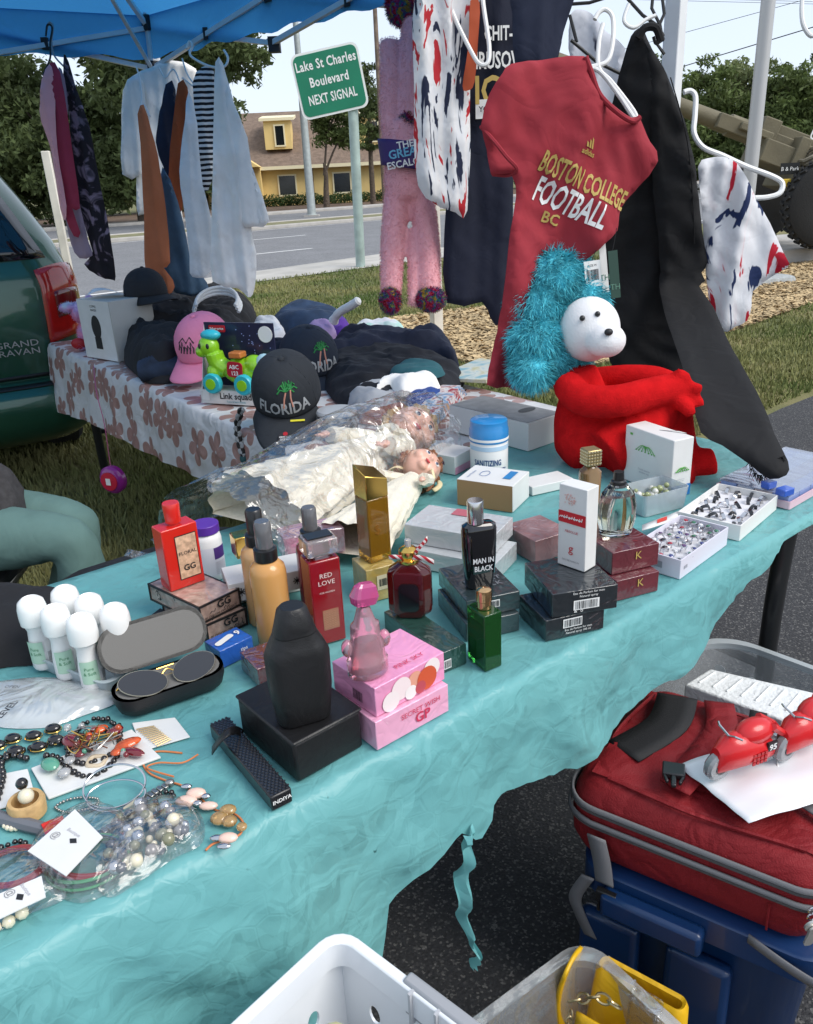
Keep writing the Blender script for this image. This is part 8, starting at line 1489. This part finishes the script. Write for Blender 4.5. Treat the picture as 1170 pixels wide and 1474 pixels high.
bk = thing('laundry_basket', 'white plastic basket with oval holes and grey grips', 'basket', (A.x, A.y, 0)); BW_ = mat('basket_white', (.78, .80, .82), .35, coat=.2)
Rl = BM.to_3x3()
def wallp(o, d, n_in, L_, nm):
    o, d, n_in = Vector(o), Vector(d), Vector(n_in); holes = []
    for row in range(int((Hb - .10) / .04)):
        for i in range(int(L_ / .05) - 1): holes.append((.05 + i * .05 + (.0 if row % 2 else .022), .055 + row * .04, .008, .0125))
    holes = [h for h in holes if h[0] < L_ - .04]
    V2, T = holed_panel(L_, Hb - .02, holes); mb = MB(); mb.add([Rl @ (o + d * x + n_in * .02 * (1 - y / Hb) + Vector((0, 0, y))) for x, y in V2], T); return mb.build(nm, BW_, bk, solid=.003, smooth=False)
wallp((0, 0, 0), (1, 0, 0), (0, 1, 0), Lx, 'wall_panel'); wallp((0, 0, 0), (0, 1, 0), (1, 0, 0), Ly, 'wall_panel'); wallp((Lx, 0, 0), (0, 1, 0), (-1, 0, 0), Ly, 'wall_panel'); wallp((0, Ly, 0), (1, 0, 0), (0, -1, 0), Lx, 'wall_panel')
MB().add([Rl @ Vector(q) for q in ((.018, .018, .002), (Lx - .018, .018, .002), (Lx - .018, Ly - .018, .002), (.018, Ly - .018, .002))], [(0, 1, 2, 3)]).build('basket_floor', BW_, bk, solid=.003)
rim = [Rl @ Vector((x + Lx / 2, y + Ly / 2, Hb - .012)) for x, y in rrect(Lx + .012, Ly + .012, .03, 5)]; rin = [Rl @ Vector((x + Lx / 2, y + Ly / 2, Hb - .012)) for x, y in rrect(Lx - .012, Ly - .012, .02, 5)]
up_ = Vector((0, 0, .012)); dn = Vector((0, 0, -.022)); MB().loft([[q + dn for q in rim], rim, [q + up_ for q in rim], [q + up_ for q in rin], rin, [q + dn for q in rin]], cap=False).build('rim', BW_, bk, bevel=.002)
GG_ = mat('grip_grey', (.32, .33, .35), .5)
gr_ = MB(); gr_.box((Lx * .36, -.004, Hb - .045), (.13, .014, .048)); gr_.v = [tuple(Rl @ Vector(v)) for v in gr_.v]; go_ = gr_.build('grip', GG_, bk, bevel=.003)
for i in range(4):
    s = MB(); s.box((Lx * .36 - .05 + i * .033, .004, Hb - .043), (.003, .012, .044)); s.v = [tuple(Rl @ Vector(v)) for v in s.v]; s.build('grip_rib', mat('grip_light', (.45, .46, .48), .5), go_)
cp0 = Vector((A.x, A.y, 0)) + Rl @ Vector((.13, .10, Hb - .17)); lidb = thing('plastic_container', 'cloudy plastic container with a yellowed rim inside the white basket', 'container', cp0)
MB().prism([(x, y) for x, y in rrect(.12, .16, .02, 4)], 0, .004, M=frame_mtx((0, 0, .10), (.8, -.5, 0), (.25, .3, .9))).build('panel', FROST, lidb); MB().tube([frame_mtx((0, 0, .10), (.8, -.5, 0), (.25, .3, .9)) @ Vector((x, y, .002)) for x, y in rrect(.12, .16, .02, 4)], .005, 6, closed=True).build('yellow_rim', mat('rim_yellowed', (.55, .50, .28), .4), lidb); MB().stack([(0, circ(.05, 20)), (.05, circ(.06, 20)), (.05, circ(.057, 20)), (.004, circ(.047, 20))], M=TR(-.05, .06, 0)).build('cup', FROST, lidb)
A, ea_, eb_ = corner_frame((842, 1362), (660, 1462), (1000, 1480), .30); BM = Matrix((ea_, eb_, Vector((0, 0, 1)))).transposed().to_3x3(); Lx, Ly, Hb = .30, .36, .30
cbn = thing('clear_bin', 'clear plastic storage bin holding the yellow handbag', 'bin', (A.x, A.y, 0)); CLR = film('bin_clear', (.90, .93, .95), .12, .15, 8, .1, .22)
def binmesh(t, BM, Lx, Ly, Hb, m, nm, r=.05, rimw=.018, z0=0):
    def rg(k, z, ex=0): return [BM @ Vector((Lx / 2 + x, Ly / 2 + y, z)) for x, y in rrect(Lx * k + ex, Ly * k + ex, r, 6)]
    MB().loft([rg(.84, z0 + .002), rg(.86, z0 + .012), rg(.97, Hb - .03), rg(.98, Hb - .012)], cap=False).build(nm, m, t)
    MB().add(rg(.84, z0 + .003), [tuple(range(28))]).build('bin_floor', m, t)
    MB().loft([rg(.98, Hb - .014), rg(.98, Hb - .014, rimw * 2), rg(.98, Hb, rimw * 2), rg(.98, Hb), rg(.98, Hb - .014)], cap=False).build('rim', m, t)
    return rg
rg_ = binmesh(cbn, BM, Lx, Ly, Hb, CLR, 'bin_wall')
for i in range(6): q = MB(); q.box((.03 + i * .05, -.012, Hb - .05), (.003, .02, .042)); q.v = [tuple(BM @ Vector(v)) for v in q.v]; q.build('rib', CLR, cbn)
YB = mat('leather_yellow', (.72, .42, .010), .38, bump=.2, bscale=500, wrinkle=.15, wscale=14); hb0 = P(880, 1462, .22); hbg = thing('yellow_handbag', 'mustard yellow leather handbag with gold chain straps', 'handbag', (hb0.x + .02, hb0.y - .03, .012), R_(-38)); hbg.scale = (.92, .92, .84)
MB().stack([(0, rrect(.15, .07, .02, 4)), (.02, rrect(.17, .085, .03, 4)), (.22, rrect(.16, .06, .025, 4)), (.33, rrect(.15, .04, .018, 4)), (.34, rrect(.14, .03, .012, 4)), (.335, rrect(.13, .02, .008, 4)), (.25, rrect(.12, .03, .01, 4))], M=Matrix.Rotation(-.10, 4, 'X')).build('bag_body', YB, hbg)
MB().sheet(lambda u, v: (-.10 - .015 * math.sin(v * 3), -.03 + .06 * u, .16 + .19 * v + .01 * math.sin(u * 3)), 8, 12).build('side_flap', YB, hbg, solid=.006); fl_ = MB().sheet(lambda u, v: (-.07 + .14 * u, -.052 - .012 * math.sin(PI * v) - .0 * u, .31 - .20 * v), 12, 12).build('front_flap', YB, hbg, solid=.004); MB().box((0, -.066, .17), (.05, .003, .06)).build('stitched_patch', YB, fl_, bevel=.002)
for x, z in ((-.05, .24), (-.05, .19), (.02, .30)): MB().lathe([(.005, 0), (.006, .002), (.001, .004)], 10, M=frame_mtx((x, -.066, z), (1, 0, 0), (0, 0, 1))).build('rivet', mat('rivet_green', (.15, .20, .08), .3, metal=.6), hbg)
def chain(par, pts, r, m, nm='chain_link'):
    c_ = catmull(pts, 6); L = [0]
    for a, b in zip(c_, c_[1:]): L.append(L[-1] + (b - a).length)
    s = 0; i = 0
    while s < L[-1]:
        k = max(j for j in range(len(L)) if L[j] <= s); k = min(k, len(c_) - 2); p = c_[k].lerp(c_[k + 1], (s - L[k]) / max(1e-9, L[k + 1] - L[k])); d = (c_[k + 1] - c_[k]).normalized(); o = d.orthogonal().normalized(); o = o if i % 2 else d.cross(o)
        MB().tube([p + d * 1.5 * r * math.cos(a) + o * r * math.sin(a) for a in np.linspace(0, 2 * PI, 12, endpoint=False)], r * .28, 5, closed=True).build(nm, m, par); s += r * 2.3; i += 1
CHN = mat('chain_brass', (.50, .40, .22), .28, metal=.9); chain(hbg, [Vector(q) for q in ((-.075, -.062, .31), (-.082, -.085, .22), (-.09, -.09, .12), (-.10, -.08, .04))], .0055, CHN); chain(hbg, [Vector(q) for q in ((.055, -.06, .30), (.05, -.085, .22), (.035, -.09, .13), (.02, -.08, .05))], .0055, CHN); chain(hbg, [Vector(q) for q in ((-.075, -.05, .33), (-.04, -.04, .355), (.0, -.035, .35))], .0075, CHN)
MB().tube([Vector((-.105, -.07, .13)) + Vector((.014 * math.cos(a), 0, .014 * math.sin(a))) for a in np.linspace(0, 6.28, 20)[:-1]], .0022, 6, closed=True).build('ring', CHN, hbg)
MB().stack([(.26, rrect(.05, .03, .008)), (.35, rrect(.05, .03, .008))], M=TR(.02, .0, 0)).build('plastic_sleeve', FILM, hbg)
A, ea_, eb_ = P(985, 1070, .36), None, None
f_l, f_r, b_l = P(812, 1120, .50), P(1190, 1262, .50), P(975, 994, .50)
bx_ = (f_r - f_l).normalized(); by_ = Vector((-bx_.y, bx_.x, 0)); BPW = (f_r - f_l).length + .02; BPD = (b_l - f_l).dot(by_) + .02
BMat = Matrix((bx_, by_, Vector((0, 0, 1)))).transposed().to_3x3()
bb_ = thing('blue_bin', 'dark blue plastic storage bin under the red backpack', 'bin', (f_l.x, f_l.y, 0)); BLUE = mat('bin_blue', (.005, .030, .105), .32, coat=.3, noise=.08, nscale=8)
def rgb(k, z, ex=0, ox=.02): return [BMat @ Vector((BPW / 2 + x + ox, BPD / 2 + y, z)) for x, y in rrect((BPW - .06) * k + ex, (BPD - .02) * k + ex, .05, 6)]
MB().loft([rgb(.84, .0), rgb(.86, .01), rgb(.97, .29), rgb(1.0, .30), rgb(1.0, .30, .04), rgb(1.0, .345, .04), rgb(1.0, .348, .03)]).build('bin_wall', BLUE, bb_)
for i in range(2):
    x0 = BPW * (.22 + .36 * i); q = MB(); q.box((x0, .005, .05), (BPW * .26, .03, .20), taper=.96); q.v = [tuple(BMat @ Vector(v)) for v in q.v]; q.build('wall_panel', BLUE, bb_, bevel=.012, seg=3)
q = MB(); q.box((BPW * .40, -.022, .285), (.16, .03, .045)); q.v = [tuple(BMat @ Vector(v)) for v in q.v]; q.build('handle', BLUE, bb_, bevel=.008)
BPR = mat('nylon_red', (.22, .012, .016), .6, noise=.12, nscale=10, bump=.7, bscale=420, wrinkle=.32, wscale=10, spec=.3); GRZ = mat('webbing_grey', (.16, .16, .17), .7, bump=.3, bscale=500); KWB = mat('webbing_black', (.012, .012, .013), .7, bump=.4, bscale=400)
bp_ = thing('red_backpack', 'red travel backpack with grey zips lying on the blue bin', 'backpack', (f_l.x, f_l.y, .35)); HB_ = .150
def bpt(x, y, z): return BMat @ Vector((x, y, z))
secsB = [(0, .90), (.012, .955), (.035, .995), (.075, 1.0), (.105, .985), (.128, .95), (.142, .90), (.150, .82)]
def ringB(k, z, n=1):
    out = []
    for i, (x, y) in enumerate(rrect(BPW * k, BPD - BPW * (1 - k), .055, 8)): 
        w_ = .022 * mnoise.noise(Vector((x * 9, y * 9, z * 10))) + .010 * mnoise.noise(Vector((x * 34, y * 34, z * 16))); out.append(bpt(BPW / 2 + x * (1 + w_), BPD / 2 + y * (1 + w_ * 1.2), z + .020 * mnoise.noise(Vector((x * 6, y * 6, 1))) * min(1, z / .1)))
    return out
body_ = MB(); body_.loft([ringB(k, z) for z, k in secsB], cap=False)
def topB(u, v):
    x, y = (u - .5), (v - .5); X = BPW * .84 * x; Y = (BPD - BPW * .16) * .98 * y
    return bpt(BPW / 2 + X, BPD / 2 + Y, .146 + .012 * math.cos(PI * x) * math.cos(PI * y) + .020 * mnoise.noise(Vector((X * 6, Y * 6, 1))) + .012 * (.35 - abs(mnoise.noise(Vector((X * 11 + Y * 5, Y * 9, 4))))))
body_.sheet(topB, 30, 24); bo3 = body_.build('bag_body', BPR, bp_, angle=70)
def band_ring(z, k, hw, m, nm, f0=0., f1=1.):
    c_ = ringB(k, z) ; n = len(c_); i0, i1 = int(f0 * n), int(f1 * n); cen_ = bpt(BPW / 2, BPD / 2, z); lo_, hi_ = [], []
    for i in range(i0, i1): p = c_[i % n]; o = (p - cen_); o.z = 0; o = o.normalized() * .004; lo_.append(p + o + Vector((0, 0, -hw))); hi_.append(p + o + Vector((0, 0, hw)))
    return MB().loft([lo_, hi_], cap=False, closed=False).build(nm, m, bp_, solid=.004)
band_ring(.108, .990, .007, GRZ, 'zip_band', 0, 1); band_ring(.084, 1.004, .006, GRZ, 'zip_band', 0, 1)
ZT = mat('zip_teeth', (.08, .08, .085), .4); band_ring(.108, .996, .0016, ZT, 'zip_teeth'); band_ring(.084, 1.010, .0014, ZT, 'zip_teeth')
def topz(x, y): return .146 + .012 * math.cos(PI * (x / BPW - .5) / .84) * math.cos(PI * (y / BPD - .5)) + .008
def tstrip(pts, wd, m, nm, dz=.004, par=None):
    c_ = catmull([Vector((*p, 0)) for p in pts], 6); n = len(c_) - 1
    def f(u, v):
        i = min(n - 1, int(u * n)); t = u * n - i; p = c_[i].lerp(c_[i + 1], t); d = (c_[i + 1] - c_[i]).normalized(); s = Vector((-d.y, d.x, 0)) * (v - .5) * wd; q = p + s; return bpt(q.x, q.y, topz(q.x, q.y) + dz)
    return MB().sheet(f, n, 3).build(nm, m, par or bp_, solid=.003)
tstrip([(.16, .05), (.175, .12), (.185, .22), (.16, BPD - .04)], .05, BPR, 'compression_strap', .006); tstrip([(.22, .07), (.225, .14), (.235, .22), (.225, BPD - .03)], .028, KWB, 'black_webbing', .004); tstrip([(.06, .10), (.10, .2), (.09, BPD - .05)], .07, KWB, 'mesh_panel', .002)
tstrip([(.30, BPD * .55), (.36, BPD * .42), (.42, BPD * .30)], .003, KWB, 'seam', .002); tstrip([(.30, .13), (.38, .10), (.46, .09)], .016, GRZ, 'pocket_zip', .004); tstrip([(.32, BPD - .05), (.42, BPD - .07)], .014, GRZ, 'pocket_zip', .004)
bq = bpt(.150, .075, topz(.15, .075) + .010); bk_ = MB(); bk_.box((0, 0, 0), (.034, .030, .010)); bk_.box((0, -.024, .001), (.008, .026, .007)); bk_.box((-.012, -.020, .001), (.005, .020, .007), rz=.3); bk_.box((.012, -.020, .001), (.005, .020, .007), rz=-.3); bk_.v = [tuple(bq + Matrix.Rotation(math.atan2(bx_.y, bx_.x) + .3, 3, 'Z') @ Vector(v)) for v in bk_.v]; bk_.build('buckle', BLKP, bp_, bevel=.002)
for x in (.32, .62): MB().tube([bpt(x, -.006 + .008 * (z < .03), z) for z in (.012, .04, .068)], .0018, 5).build('side_seam', BPR, bp_)
for x, nm in ((.50, 0), (.545, 1)):
    p = bpt(min(x, BPW - .03), -.012, .098 - .012 * nm); MB().tube([p + Vector((.006 * math.cos(a), -.004, .006 * math.sin(a))) for a in np.linspace(0, 6.28, 12)[:-1]], .0014, 5, closed=True).build('zip_ring', CHR, bp_); MB().prism(circ(.012, 18) if nm == 0 else rrect(.013, .042, .005, 4), 0, .003, M=frame_mtx(p + Vector((0, -.008, -.022 - .008 * nm)), (1, .1, 0), (0, -.2, 1))).build('zip_pull', mat('pull_silver', (.62, .61, .57), .35, metal=.7), bp_)
def hstrip(pts, wd, m, nm):
    c_ = catmull(pts, 6); n = len(c_) - 1; return MB().sheet(lambda u, v: c_[min(n, int(round(u * n)))] + bx_ * (v - .5) * wd, n, 2).build(nm, m, bp_, solid=.003)
o_ = Vector((f_l.x, f_l.y, .35)); w2 = [PP(x, y, f_l + by_ * -.02, by_) - o_ for x, y in ((858, 1205), (866, 1240), (870, 1272))]; hstrip(w2, .030, GRZ, 'hanging_strap')
bq2 = PP(873, 1290, f_l + by_ * -.025, by_) - o_; b2 = MB(); b2.box((0, 0, -.012), (.034, .012, .022)); [b2.box((-.012 + .012 * i, 0, -.036), (.006, .008, .026)) for i in range(3)]; b2.v = [tuple(bq2 + Matrix.Rotation(math.atan2(bx_.y, bx_.x), 3, 'Z') @ Vector(v)) for v in b2.v]; b2.build('side_buckle', BLKP, bp_, bevel=.002)
hstrip([PP(x, y, f_l + by_ * -.01, by_) - o_ for x, y in ((846, 1262), (828, 1290), (836, 1318), (850, 1348))], .022, GRZ, 'loose_strap')
MB().sheet(lambda u, v: bpt(.30 + .26 * u, -.012 - .012 * math.sin(PI * u), .004 - .022 * math.sin(PI * u) - .016 * v), 16, 2).build('lower_loop', GRZ, bp_, solid=.003)
for nm_, pts_ in (('piping', [(.035, .06), (.03, BPD * .5), (.05, BPD - .05)]), ('piping', [(.06, .035), (BPW * .5, .022), (BPW - .05, .035)]), ('seam', [(.27, .05), (.285, BPD * .5), (.27, BPD - .04)])): 
    c_ = catmull([Vector((*p, 0)) for p in pts_], 8); MB().tube([bpt(p.x, p.y, topz(p.x, p.y) - .004) for p in c_], .0035, 6).build(nm_, BPR if nm_ == 'piping' else KWB, bp_)
lg_ = text('YB', .012, mat('embroidery_wine', (.14, .004, .008), .8), bp_, frame_mtx(bpt(.30, BPD - .06, topz(.3, BPD - .06) + .004), bx_, by_), bold=1)
def on_top(x, y, dz): q = P(x, y, .506); return Vector((q.x, q.y, .522 + dz))
w_ = [on_top(x, y, 0) for x, y in ((974, 1114), (1075, 1204), (1250, 1150), (1160, 1060))]; sh = MB().sheet(lambda u, v: w_[0].lerp(w_[1], v).lerp(w_[3].lerp(w_[2], v), u) + Vector((0, 0, .010 * math.sin(u * 2.2 + v) + .004 * mnoise.noise(Vector((u * 4, v * 4, 0))))), 20, 16).build('white_paper', mat('paper_gloss', (.74, .75, .78), .3, coat=.3), solid=.0012); rebase(sh); tag(sh, 'glossy white card lying on the red backpack under the toy motorbikes', 'card')
TR_ = mat('toy_bike_red', (.58, .014, .018), .3, coat=.3); TC = mat('toy_clear', (.55, .58, .60), .15, trans=.6, coat=.5)
def bike(lb, x, y, rz, s=1.):
    p = on_top(x, y, .012); t = thing('toy_motorbike', lb, 'toy', p, rz)
    prof = [(-.055, .020, .006), (-.050, .046, .012), (-.032, .060, .020), (-.008, .060, .024), (.020, .050, .023), (.045, .040, .017), (.058, .028, .009)]
    f = MB(); f.loft([[(x_ * s, w__ * s * math.cos(a), (h__ * .62 + h__ * .48 * math.sin(a)) * s + .004) for a in np.linspace(0, 2 * PI, 18, endpoint=False)] for x_, h__, w__ in prof]); fo = f.build('fairing', TR_, t)
    MB().ball((.018 * s, 0, .062 * s), (.034 * s, .020 * s, .020 * s), 14, 10).build('seat_cowl', TR_, t); MB().tube([(.038 * s, -.014 * s, .072 * s), (.062 * s, -.010 * s, .052 * s), (.066 * s, .010 * s, .052 * s), (.038 * s, .014 * s, .072 * s)], .006 * s, 6).build('tail_cowl', TR_, t)
    for xx in (-.044, .046):
        wo_ = MB().lathe([(.007 * s, -.008 * s), (.019 * s, -.008 * s), (.023 * s, -.004 * s), (.023 * s, .004 * s), (.019 * s, .008 * s), (.007 * s, .008 * s)], 22, M=TR(xx * s, 0, .023 * s) @ Matrix.Rotation(PI / 2, 4, 'X')).build('wheel', TC, t); MB().lathe([(.001, -.009 * s), (.010 * s, -.009 * s), (.010 * s, .009 * s), (.001, .009 * s)], 14, M=TR(xx * s, 0, .023 * s) @ Matrix.Rotation(PI / 2, 4, 'X')).build('hub', BLKP, wo_)
    for i in range(4):
        for j in range(3): MB().box(((.0 + i * .007) * s, -.0235 * s, (.024 + j * .007) * s), (.005 * s, .002 * s, .005 * s)).build('grille_stud', mat('toy_bike_darkred', (.40, .008, .012), .4), fo)
    pl_ = MB().box((.036 * s, -.0190 * s, .036 * s), (.017 * s, .004 * s, .014 * s)).build('number_plate', INK, fo); text('95', .010 * s, PW, pl_, frame_mtx((.036 * s, -.0216 * s, .038 * s), (1, 0, 0), (0, 0, 1)), bold=1)
    for s2 in (-1, 1): MB().tube([(-.03 * s, 0, .07 * s), (-.034 * s, s2 * .016 * s, .080 * s), (-.028 * s, s2 * .024 * s, .078 * s)], .0018, 5).build('handlebar', CHR, t)
    return t
bike('red toy motorbike with number plate standing in front on the white card', 1062, 1128, R_(22), 1.05); bike('red toy motorbike standing behind its twin on the white card', 1150, 1098, R_(30), 1.05)
tag(rebase(MB().tube(catmull([on_top(1098, 1088, .02), on_top(1112, 1105, .018), on_top(1118, 1130, .004)], 5), .0013, 6).build('twist_tie', HW)), 'bent white twist tie beside the toy motorbikes', 'tie')
fbq = [P(x, y, .447) for x, y in ((985, 985), (1200, 1062), (1230, 1010), (1022, 962))]; c = sum(fbq, Vector()) / 4; fo_ = thing('foam_board', 'white foam packing board behind the red backpack', 'foam board', (c.x, c.y, .407)); MB().prism([(p.x - c.x, p.y - c.y) for p in fbq], 0, .04).build('board', mat('foam_board_white', (.78, .80, .80), .8, bump=.5, bscale=120), fo_, bevel=.004)
for i in range(9):
    u = (i + .6) / 10; a = fbq[0].lerp(fbq[1], u) - Vector((c.x, c.y, .407)); b_ = fbq[3].lerp(fbq[2], u) - Vector((c.x, c.y, .407)); MB().tube([a.lerp(b_, .25) + Vector((0, 0, .001)), a.lerp(b_, .85) + Vector((0, 0, .001))], .0022, 5).build('groove_ridge', MATS['foam_board_white'], fo_)
ta1, ta2 = P(1048, 918, .405), P(1168, 962, .405); tdv = (ta2 - ta1).normalized(); tnv = Vector((tdv.y, -tdv.x, 0)); tbx = ta1 + tdv * .24 + tnv * .20; tub = thing('frosted_tub', 'large frosted plastic tub with a rounded rim under the table edge', 'tub', (tbx.x, tbx.y, 0), math.atan2(tdv.y, tdv.x)); TBM = film('tub_frost', (.86, .90, .92), .06, .08, 6, .2, .22)
def rt_(k, z, ex=0): return [(x, y, z) for x, y in rrect(.56 * k + ex, .40 * k + ex, .11, 8)]
MB().loft([rt_(.82, .003), rt_(.85, .012), rt_(.97, .38), rt_(.98, .395)], cap=False).build('tub_wall', TBM, tub); MB().loft([rt_(.98, .392), rt_(.98, .392, .03), rt_(.98, .406, .03), rt_(.98, .406), rt_(.98, .392)], cap=False).build('rim', mat('rim_frost', (.62, .68, .70), .3, trans=.4), tub)
MB().add(rt_(.82, .004), [tuple(range(36))]).build('tub_floor', TBM, tub)
for i in range(7):
    for j in range(3): MB().prism(circ(.014, 14), 0, .001, M=frame_mtx((-.24 + i * .075 + (.03 if j % 2 else 0), .40 * .97 / 2 - .014 - (.06 + j * .05) * .06, .33 - j * .055), (1, 0, 0), (0, 0, 1))).build('dot', mat('dot_white', (.70, .74, .76), .4), tub)

PNT = cloth_mat('trousers_sage', (.105, .19, .175), .06); JKT = mat('jacket_charcoal', (.045, .043, .045), .9, noise=.25, nscale=60, bump=.6, bscale=350); FSK = mat('skin', (.45, .25, .17), .5, sss=.1)
Kp = PD(112, 742, 2.12); pz = .0; org = Vector((Kp.x, Kp.y, 0)); per = thing('person', 'seated person in sage green trousers and a charcoal jacket', 'person', org)
kz = Kp.z - .06
def skin(name, edges_v, rad, m, parent, root, lv=2):
    """edges_v: dict name->(x,y,z); rad: dict; chains: list of names"""
    names = list(edges_v); me = bpy.data.meshes.new(name); idx = {n: i for i, n in enumerate(names)}
    me.from_pydata([edges_v[n] for n in names], [(idx[a], idx[b]) for ch in rad['_chains'] for a, b in zip(ch, ch[1:])], []); o = bpy.data.objects.new(name, me); COL.objects.link(o); o.parent = parent; me.materials.append(m)
    o.modifiers.new('skin', 'SKIN'); sv = me.skin_vertices[0].data
    for n, i in idx.items(): sv[i].radius = (rad[n], rad[n]); sv[i].use_root = (n == root)
    o.modifiers['skin'].use_smooth_shade = True; q = o.modifiers.new('sub', 'SUBSURF'); q.levels = lv; q.render_levels = lv; return o
hx_, sx2 = -.44, -.36
J = {'pelvis': (hx_, .10, kz + .02), 'hipL': (hx_ + .04, .0, kz), 'hipR': (hx_ + .04, .20, kz), 'thL': (-.22, .0, kz + .005), 'thR': (-.24, .18, kz - .01), 'kneeL': (-.02, .0, kz), 'kneeR': (-.06, .17, kz - .03), 'calfL': (-.025, .0, kz * .62), 'calfR': (-.14, .18, kz * .60), 'ankL': (-.03, .0, .09), 'ankR': (-.22, .18, .09), 'toeL': (.14, -.01, .04), 'toeR': (-.05, .19, .04),
     'belly': (hx_ - .01, .10, kz + .18), 'chest': (sx2, .10, kz + .38), 'neck': (sx2 + .02, .10, kz + .53), 'chin': (sx2 + .03, .10, kz + .60), 'head': (sx2 + .04, .10, kz + .68), 'crownp': (sx2 + .03, .10, kz + .76), 'shL': (sx2, -.08, kz + .45), 'shR': (sx2, .28, kz + .45), 'elL': (sx2 - .22, -.16, kz + .22), 'elR': (sx2 - .22, .36, kz + .22), 'wrL': (sx2 - .24, -.15, kz + .03), 'wrR': (sx2 - .24, .35, kz + .03), 'palL': (sx2 - .24, -.15, kz - .03), 'palR': (sx2 - .24, .35, kz - .03)}
for s_, y0, sg_ in (('L', -.15, 1), ('R', .35, -1)):
    for i in range(4): J['f%s%d' % (s_, i)] = (sx2 - .24 - .024 + .016 * i, y0, kz - .065); J['g%s%d' % (s_, i)] = (sx2 - .24 - .027 + .018 * i, y0 + sg_ * .008, kz - .098 + .004 * abs(i - 1.5))
    J['t%s' % s_] = (sx2 - .20, y0 + sg_ * .012, kz - .035); J['u%s' % s_] = (sx2 - .19, y0 + sg_ * .02, kz - .065)
Rr = {'pelvis': .12, 'hipL': .085, 'hipR': .085, 'thL': .078, 'thR': .078, 'kneeL': .058, 'kneeR': .058, 'calfL': .055, 'calfR': .055, 'ankL': .038, 'ankR': .038, 'toeL': .035, 'toeR': .035, 'belly': .125, 'chest': .13, 'neck': .05, 'chin': .055, 'head': .085, 'crownp': .065, 'shL': .055, 'shR': .055, 'elL': .04, 'elR': .04, 'wrL': .027, 'wrR': .027, 'palL': .032, 'palR': .032}
for n in J:
    if n not in Rr: Rr[n] = .009
Rr['_chains'] = [['pelvis', 'hipL', 'thL', 'kneeL', 'calfL', 'ankL', 'toeL'], ['pelvis', 'hipR', 'thR', 'kneeR', 'calfR', 'ankR', 'toeR'], ['pelvis', 'belly', 'chest', 'neck', 'chin', 'head', 'crownp'], ['chest', 'shL', 'elL', 'wrL', 'palL'], ['chest', 'shR', 'elR', 'wrR', 'palR']] + [['pal' + s_, 'f%s%d' % (s_, i), 'g%s%d' % (s_, i)] for s_ in 'LR' for i in range(4)] + [['pal' + s_, 't' + s_, 'u' + s_] for s_ in 'LR']
skin('body', J, Rr, FSK, per, 'pelvis')
def sub(ks, add): d = {k: J[k] for k in ks}; r = {k: Rr[k] + add for k in ks}; return d, r
ks = ['pelvis', 'hipL', 'hipR', 'thL', 'thR', 'kneeL', 'kneeR', 'calfL', 'calfR', 'ankL', 'ankR']; d, r = sub(ks, .014); r['_chains'] = [['pelvis', 'hipL', 'thL', 'kneeL', 'calfL', 'ankL'], ['pelvis', 'hipR', 'thR', 'kneeR', 'calfR', 'ankR']]; tr_o = skin('trousers', d, r, PNT, per, 'pelvis', 3)
tx = bpy.data.textures.new('cloth_creases', 'CLOUDS'); tx.noise_scale = .05; dm = tr_o.modifiers.new('d', 'DISPLACE'); dm.texture = tx; dm.strength = .012; dm.mid_level = .5
ks = ['pelvis', 'belly', 'chest', 'shL', 'shR', 'elL', 'elR', 'wrL', 'wrR']; d, r = sub(ks, .022); d['hem'] = (hx_ + .25, .03, kz + .13); r['hem'] = .125; r['_chains'] = [['hem', 'pelvis', 'belly', 'chest'], ['chest', 'shL', 'elL', 'wrL'], ['chest', 'shR', 'elR', 'wrR']]; jk = skin('jacket', d, r, JKT, per, 'pelvis', 3); dm = jk.modifiers.new('d', 'DISPLACE'); dm.texture = tx; dm.strength = .03
hx0 = Vector(J['head']); hr_ = MB(); hr_.ball(hx0 + Vector((-.018, 0, .03)), (.098, .095, .095), 18, 12); hr_.build('hair', mat('hair_dark', (.03, .022, .018), .7, bump=.5, bscale=200), per)
for s_ in (-1, 1): MB().ball(hx0 + Vector((.078, s_ * .032, .0)), (.010, .013, .009), 10, 6).build('eye', PW, per); MB().ball(hx0 + Vector((.085, s_ * .032, .0)), (.005, .006, .006), 8, 6).build('iris', INK, per); MB().ball(hx0 + Vector((0, s_ * .088, -.01)), (.02, .010, .03), 10, 6).build('ear', FSK, per)
MB().ball(hx0 + Vector((.092, 0, -.022)), (.014, .013, .022), 10, 8).build('nose', FSK, per); MB().ball(hx0 + Vector((.072, 0, -.058)), (.010, .024, .007), 10, 6).build('mouth', mat('lip', (.32, .12, .10), .5), per)
for s_ in 'LR': a, b_ = Vector(J['ank' + s_]), Vector(J['toe' + s_]); MB().tube(catmull([a + Vector((-.045, 0, -.045)), a + Vector((.02, 0, -.04)), b_ + Vector((-.03, 0, .004)), b_ + Vector((.03, 0, 0))], 5), [.042, .044, .046, .047, .048, .048, .048, .048, .047, .046, .045, .044, .042, .038, .034, .028], 12).build('shoe', BLKP, per)
fcx = thing('folding_stool', 'folding stool with grey metal legs under the seated person', 'stool', org + Vector((hx_, .10, 0)))
MB().prism(rrect(.40, .38, .03, 4), kz - .145, kz - .115).build('seat', mat('stool_seat', (.05, .05, .05), .8), fcx, bevel=.006)
SLG = mat('stool_leg', (.30, .28, .26), .4, metal=.6)
for y in (-.17, .17):
    for s_ in (-1, 1): MB().tube([(s_ * .18, y, kz - .145), (-s_ * .20, y, .0)], .011, 8).build('leg', SLG, fcx)
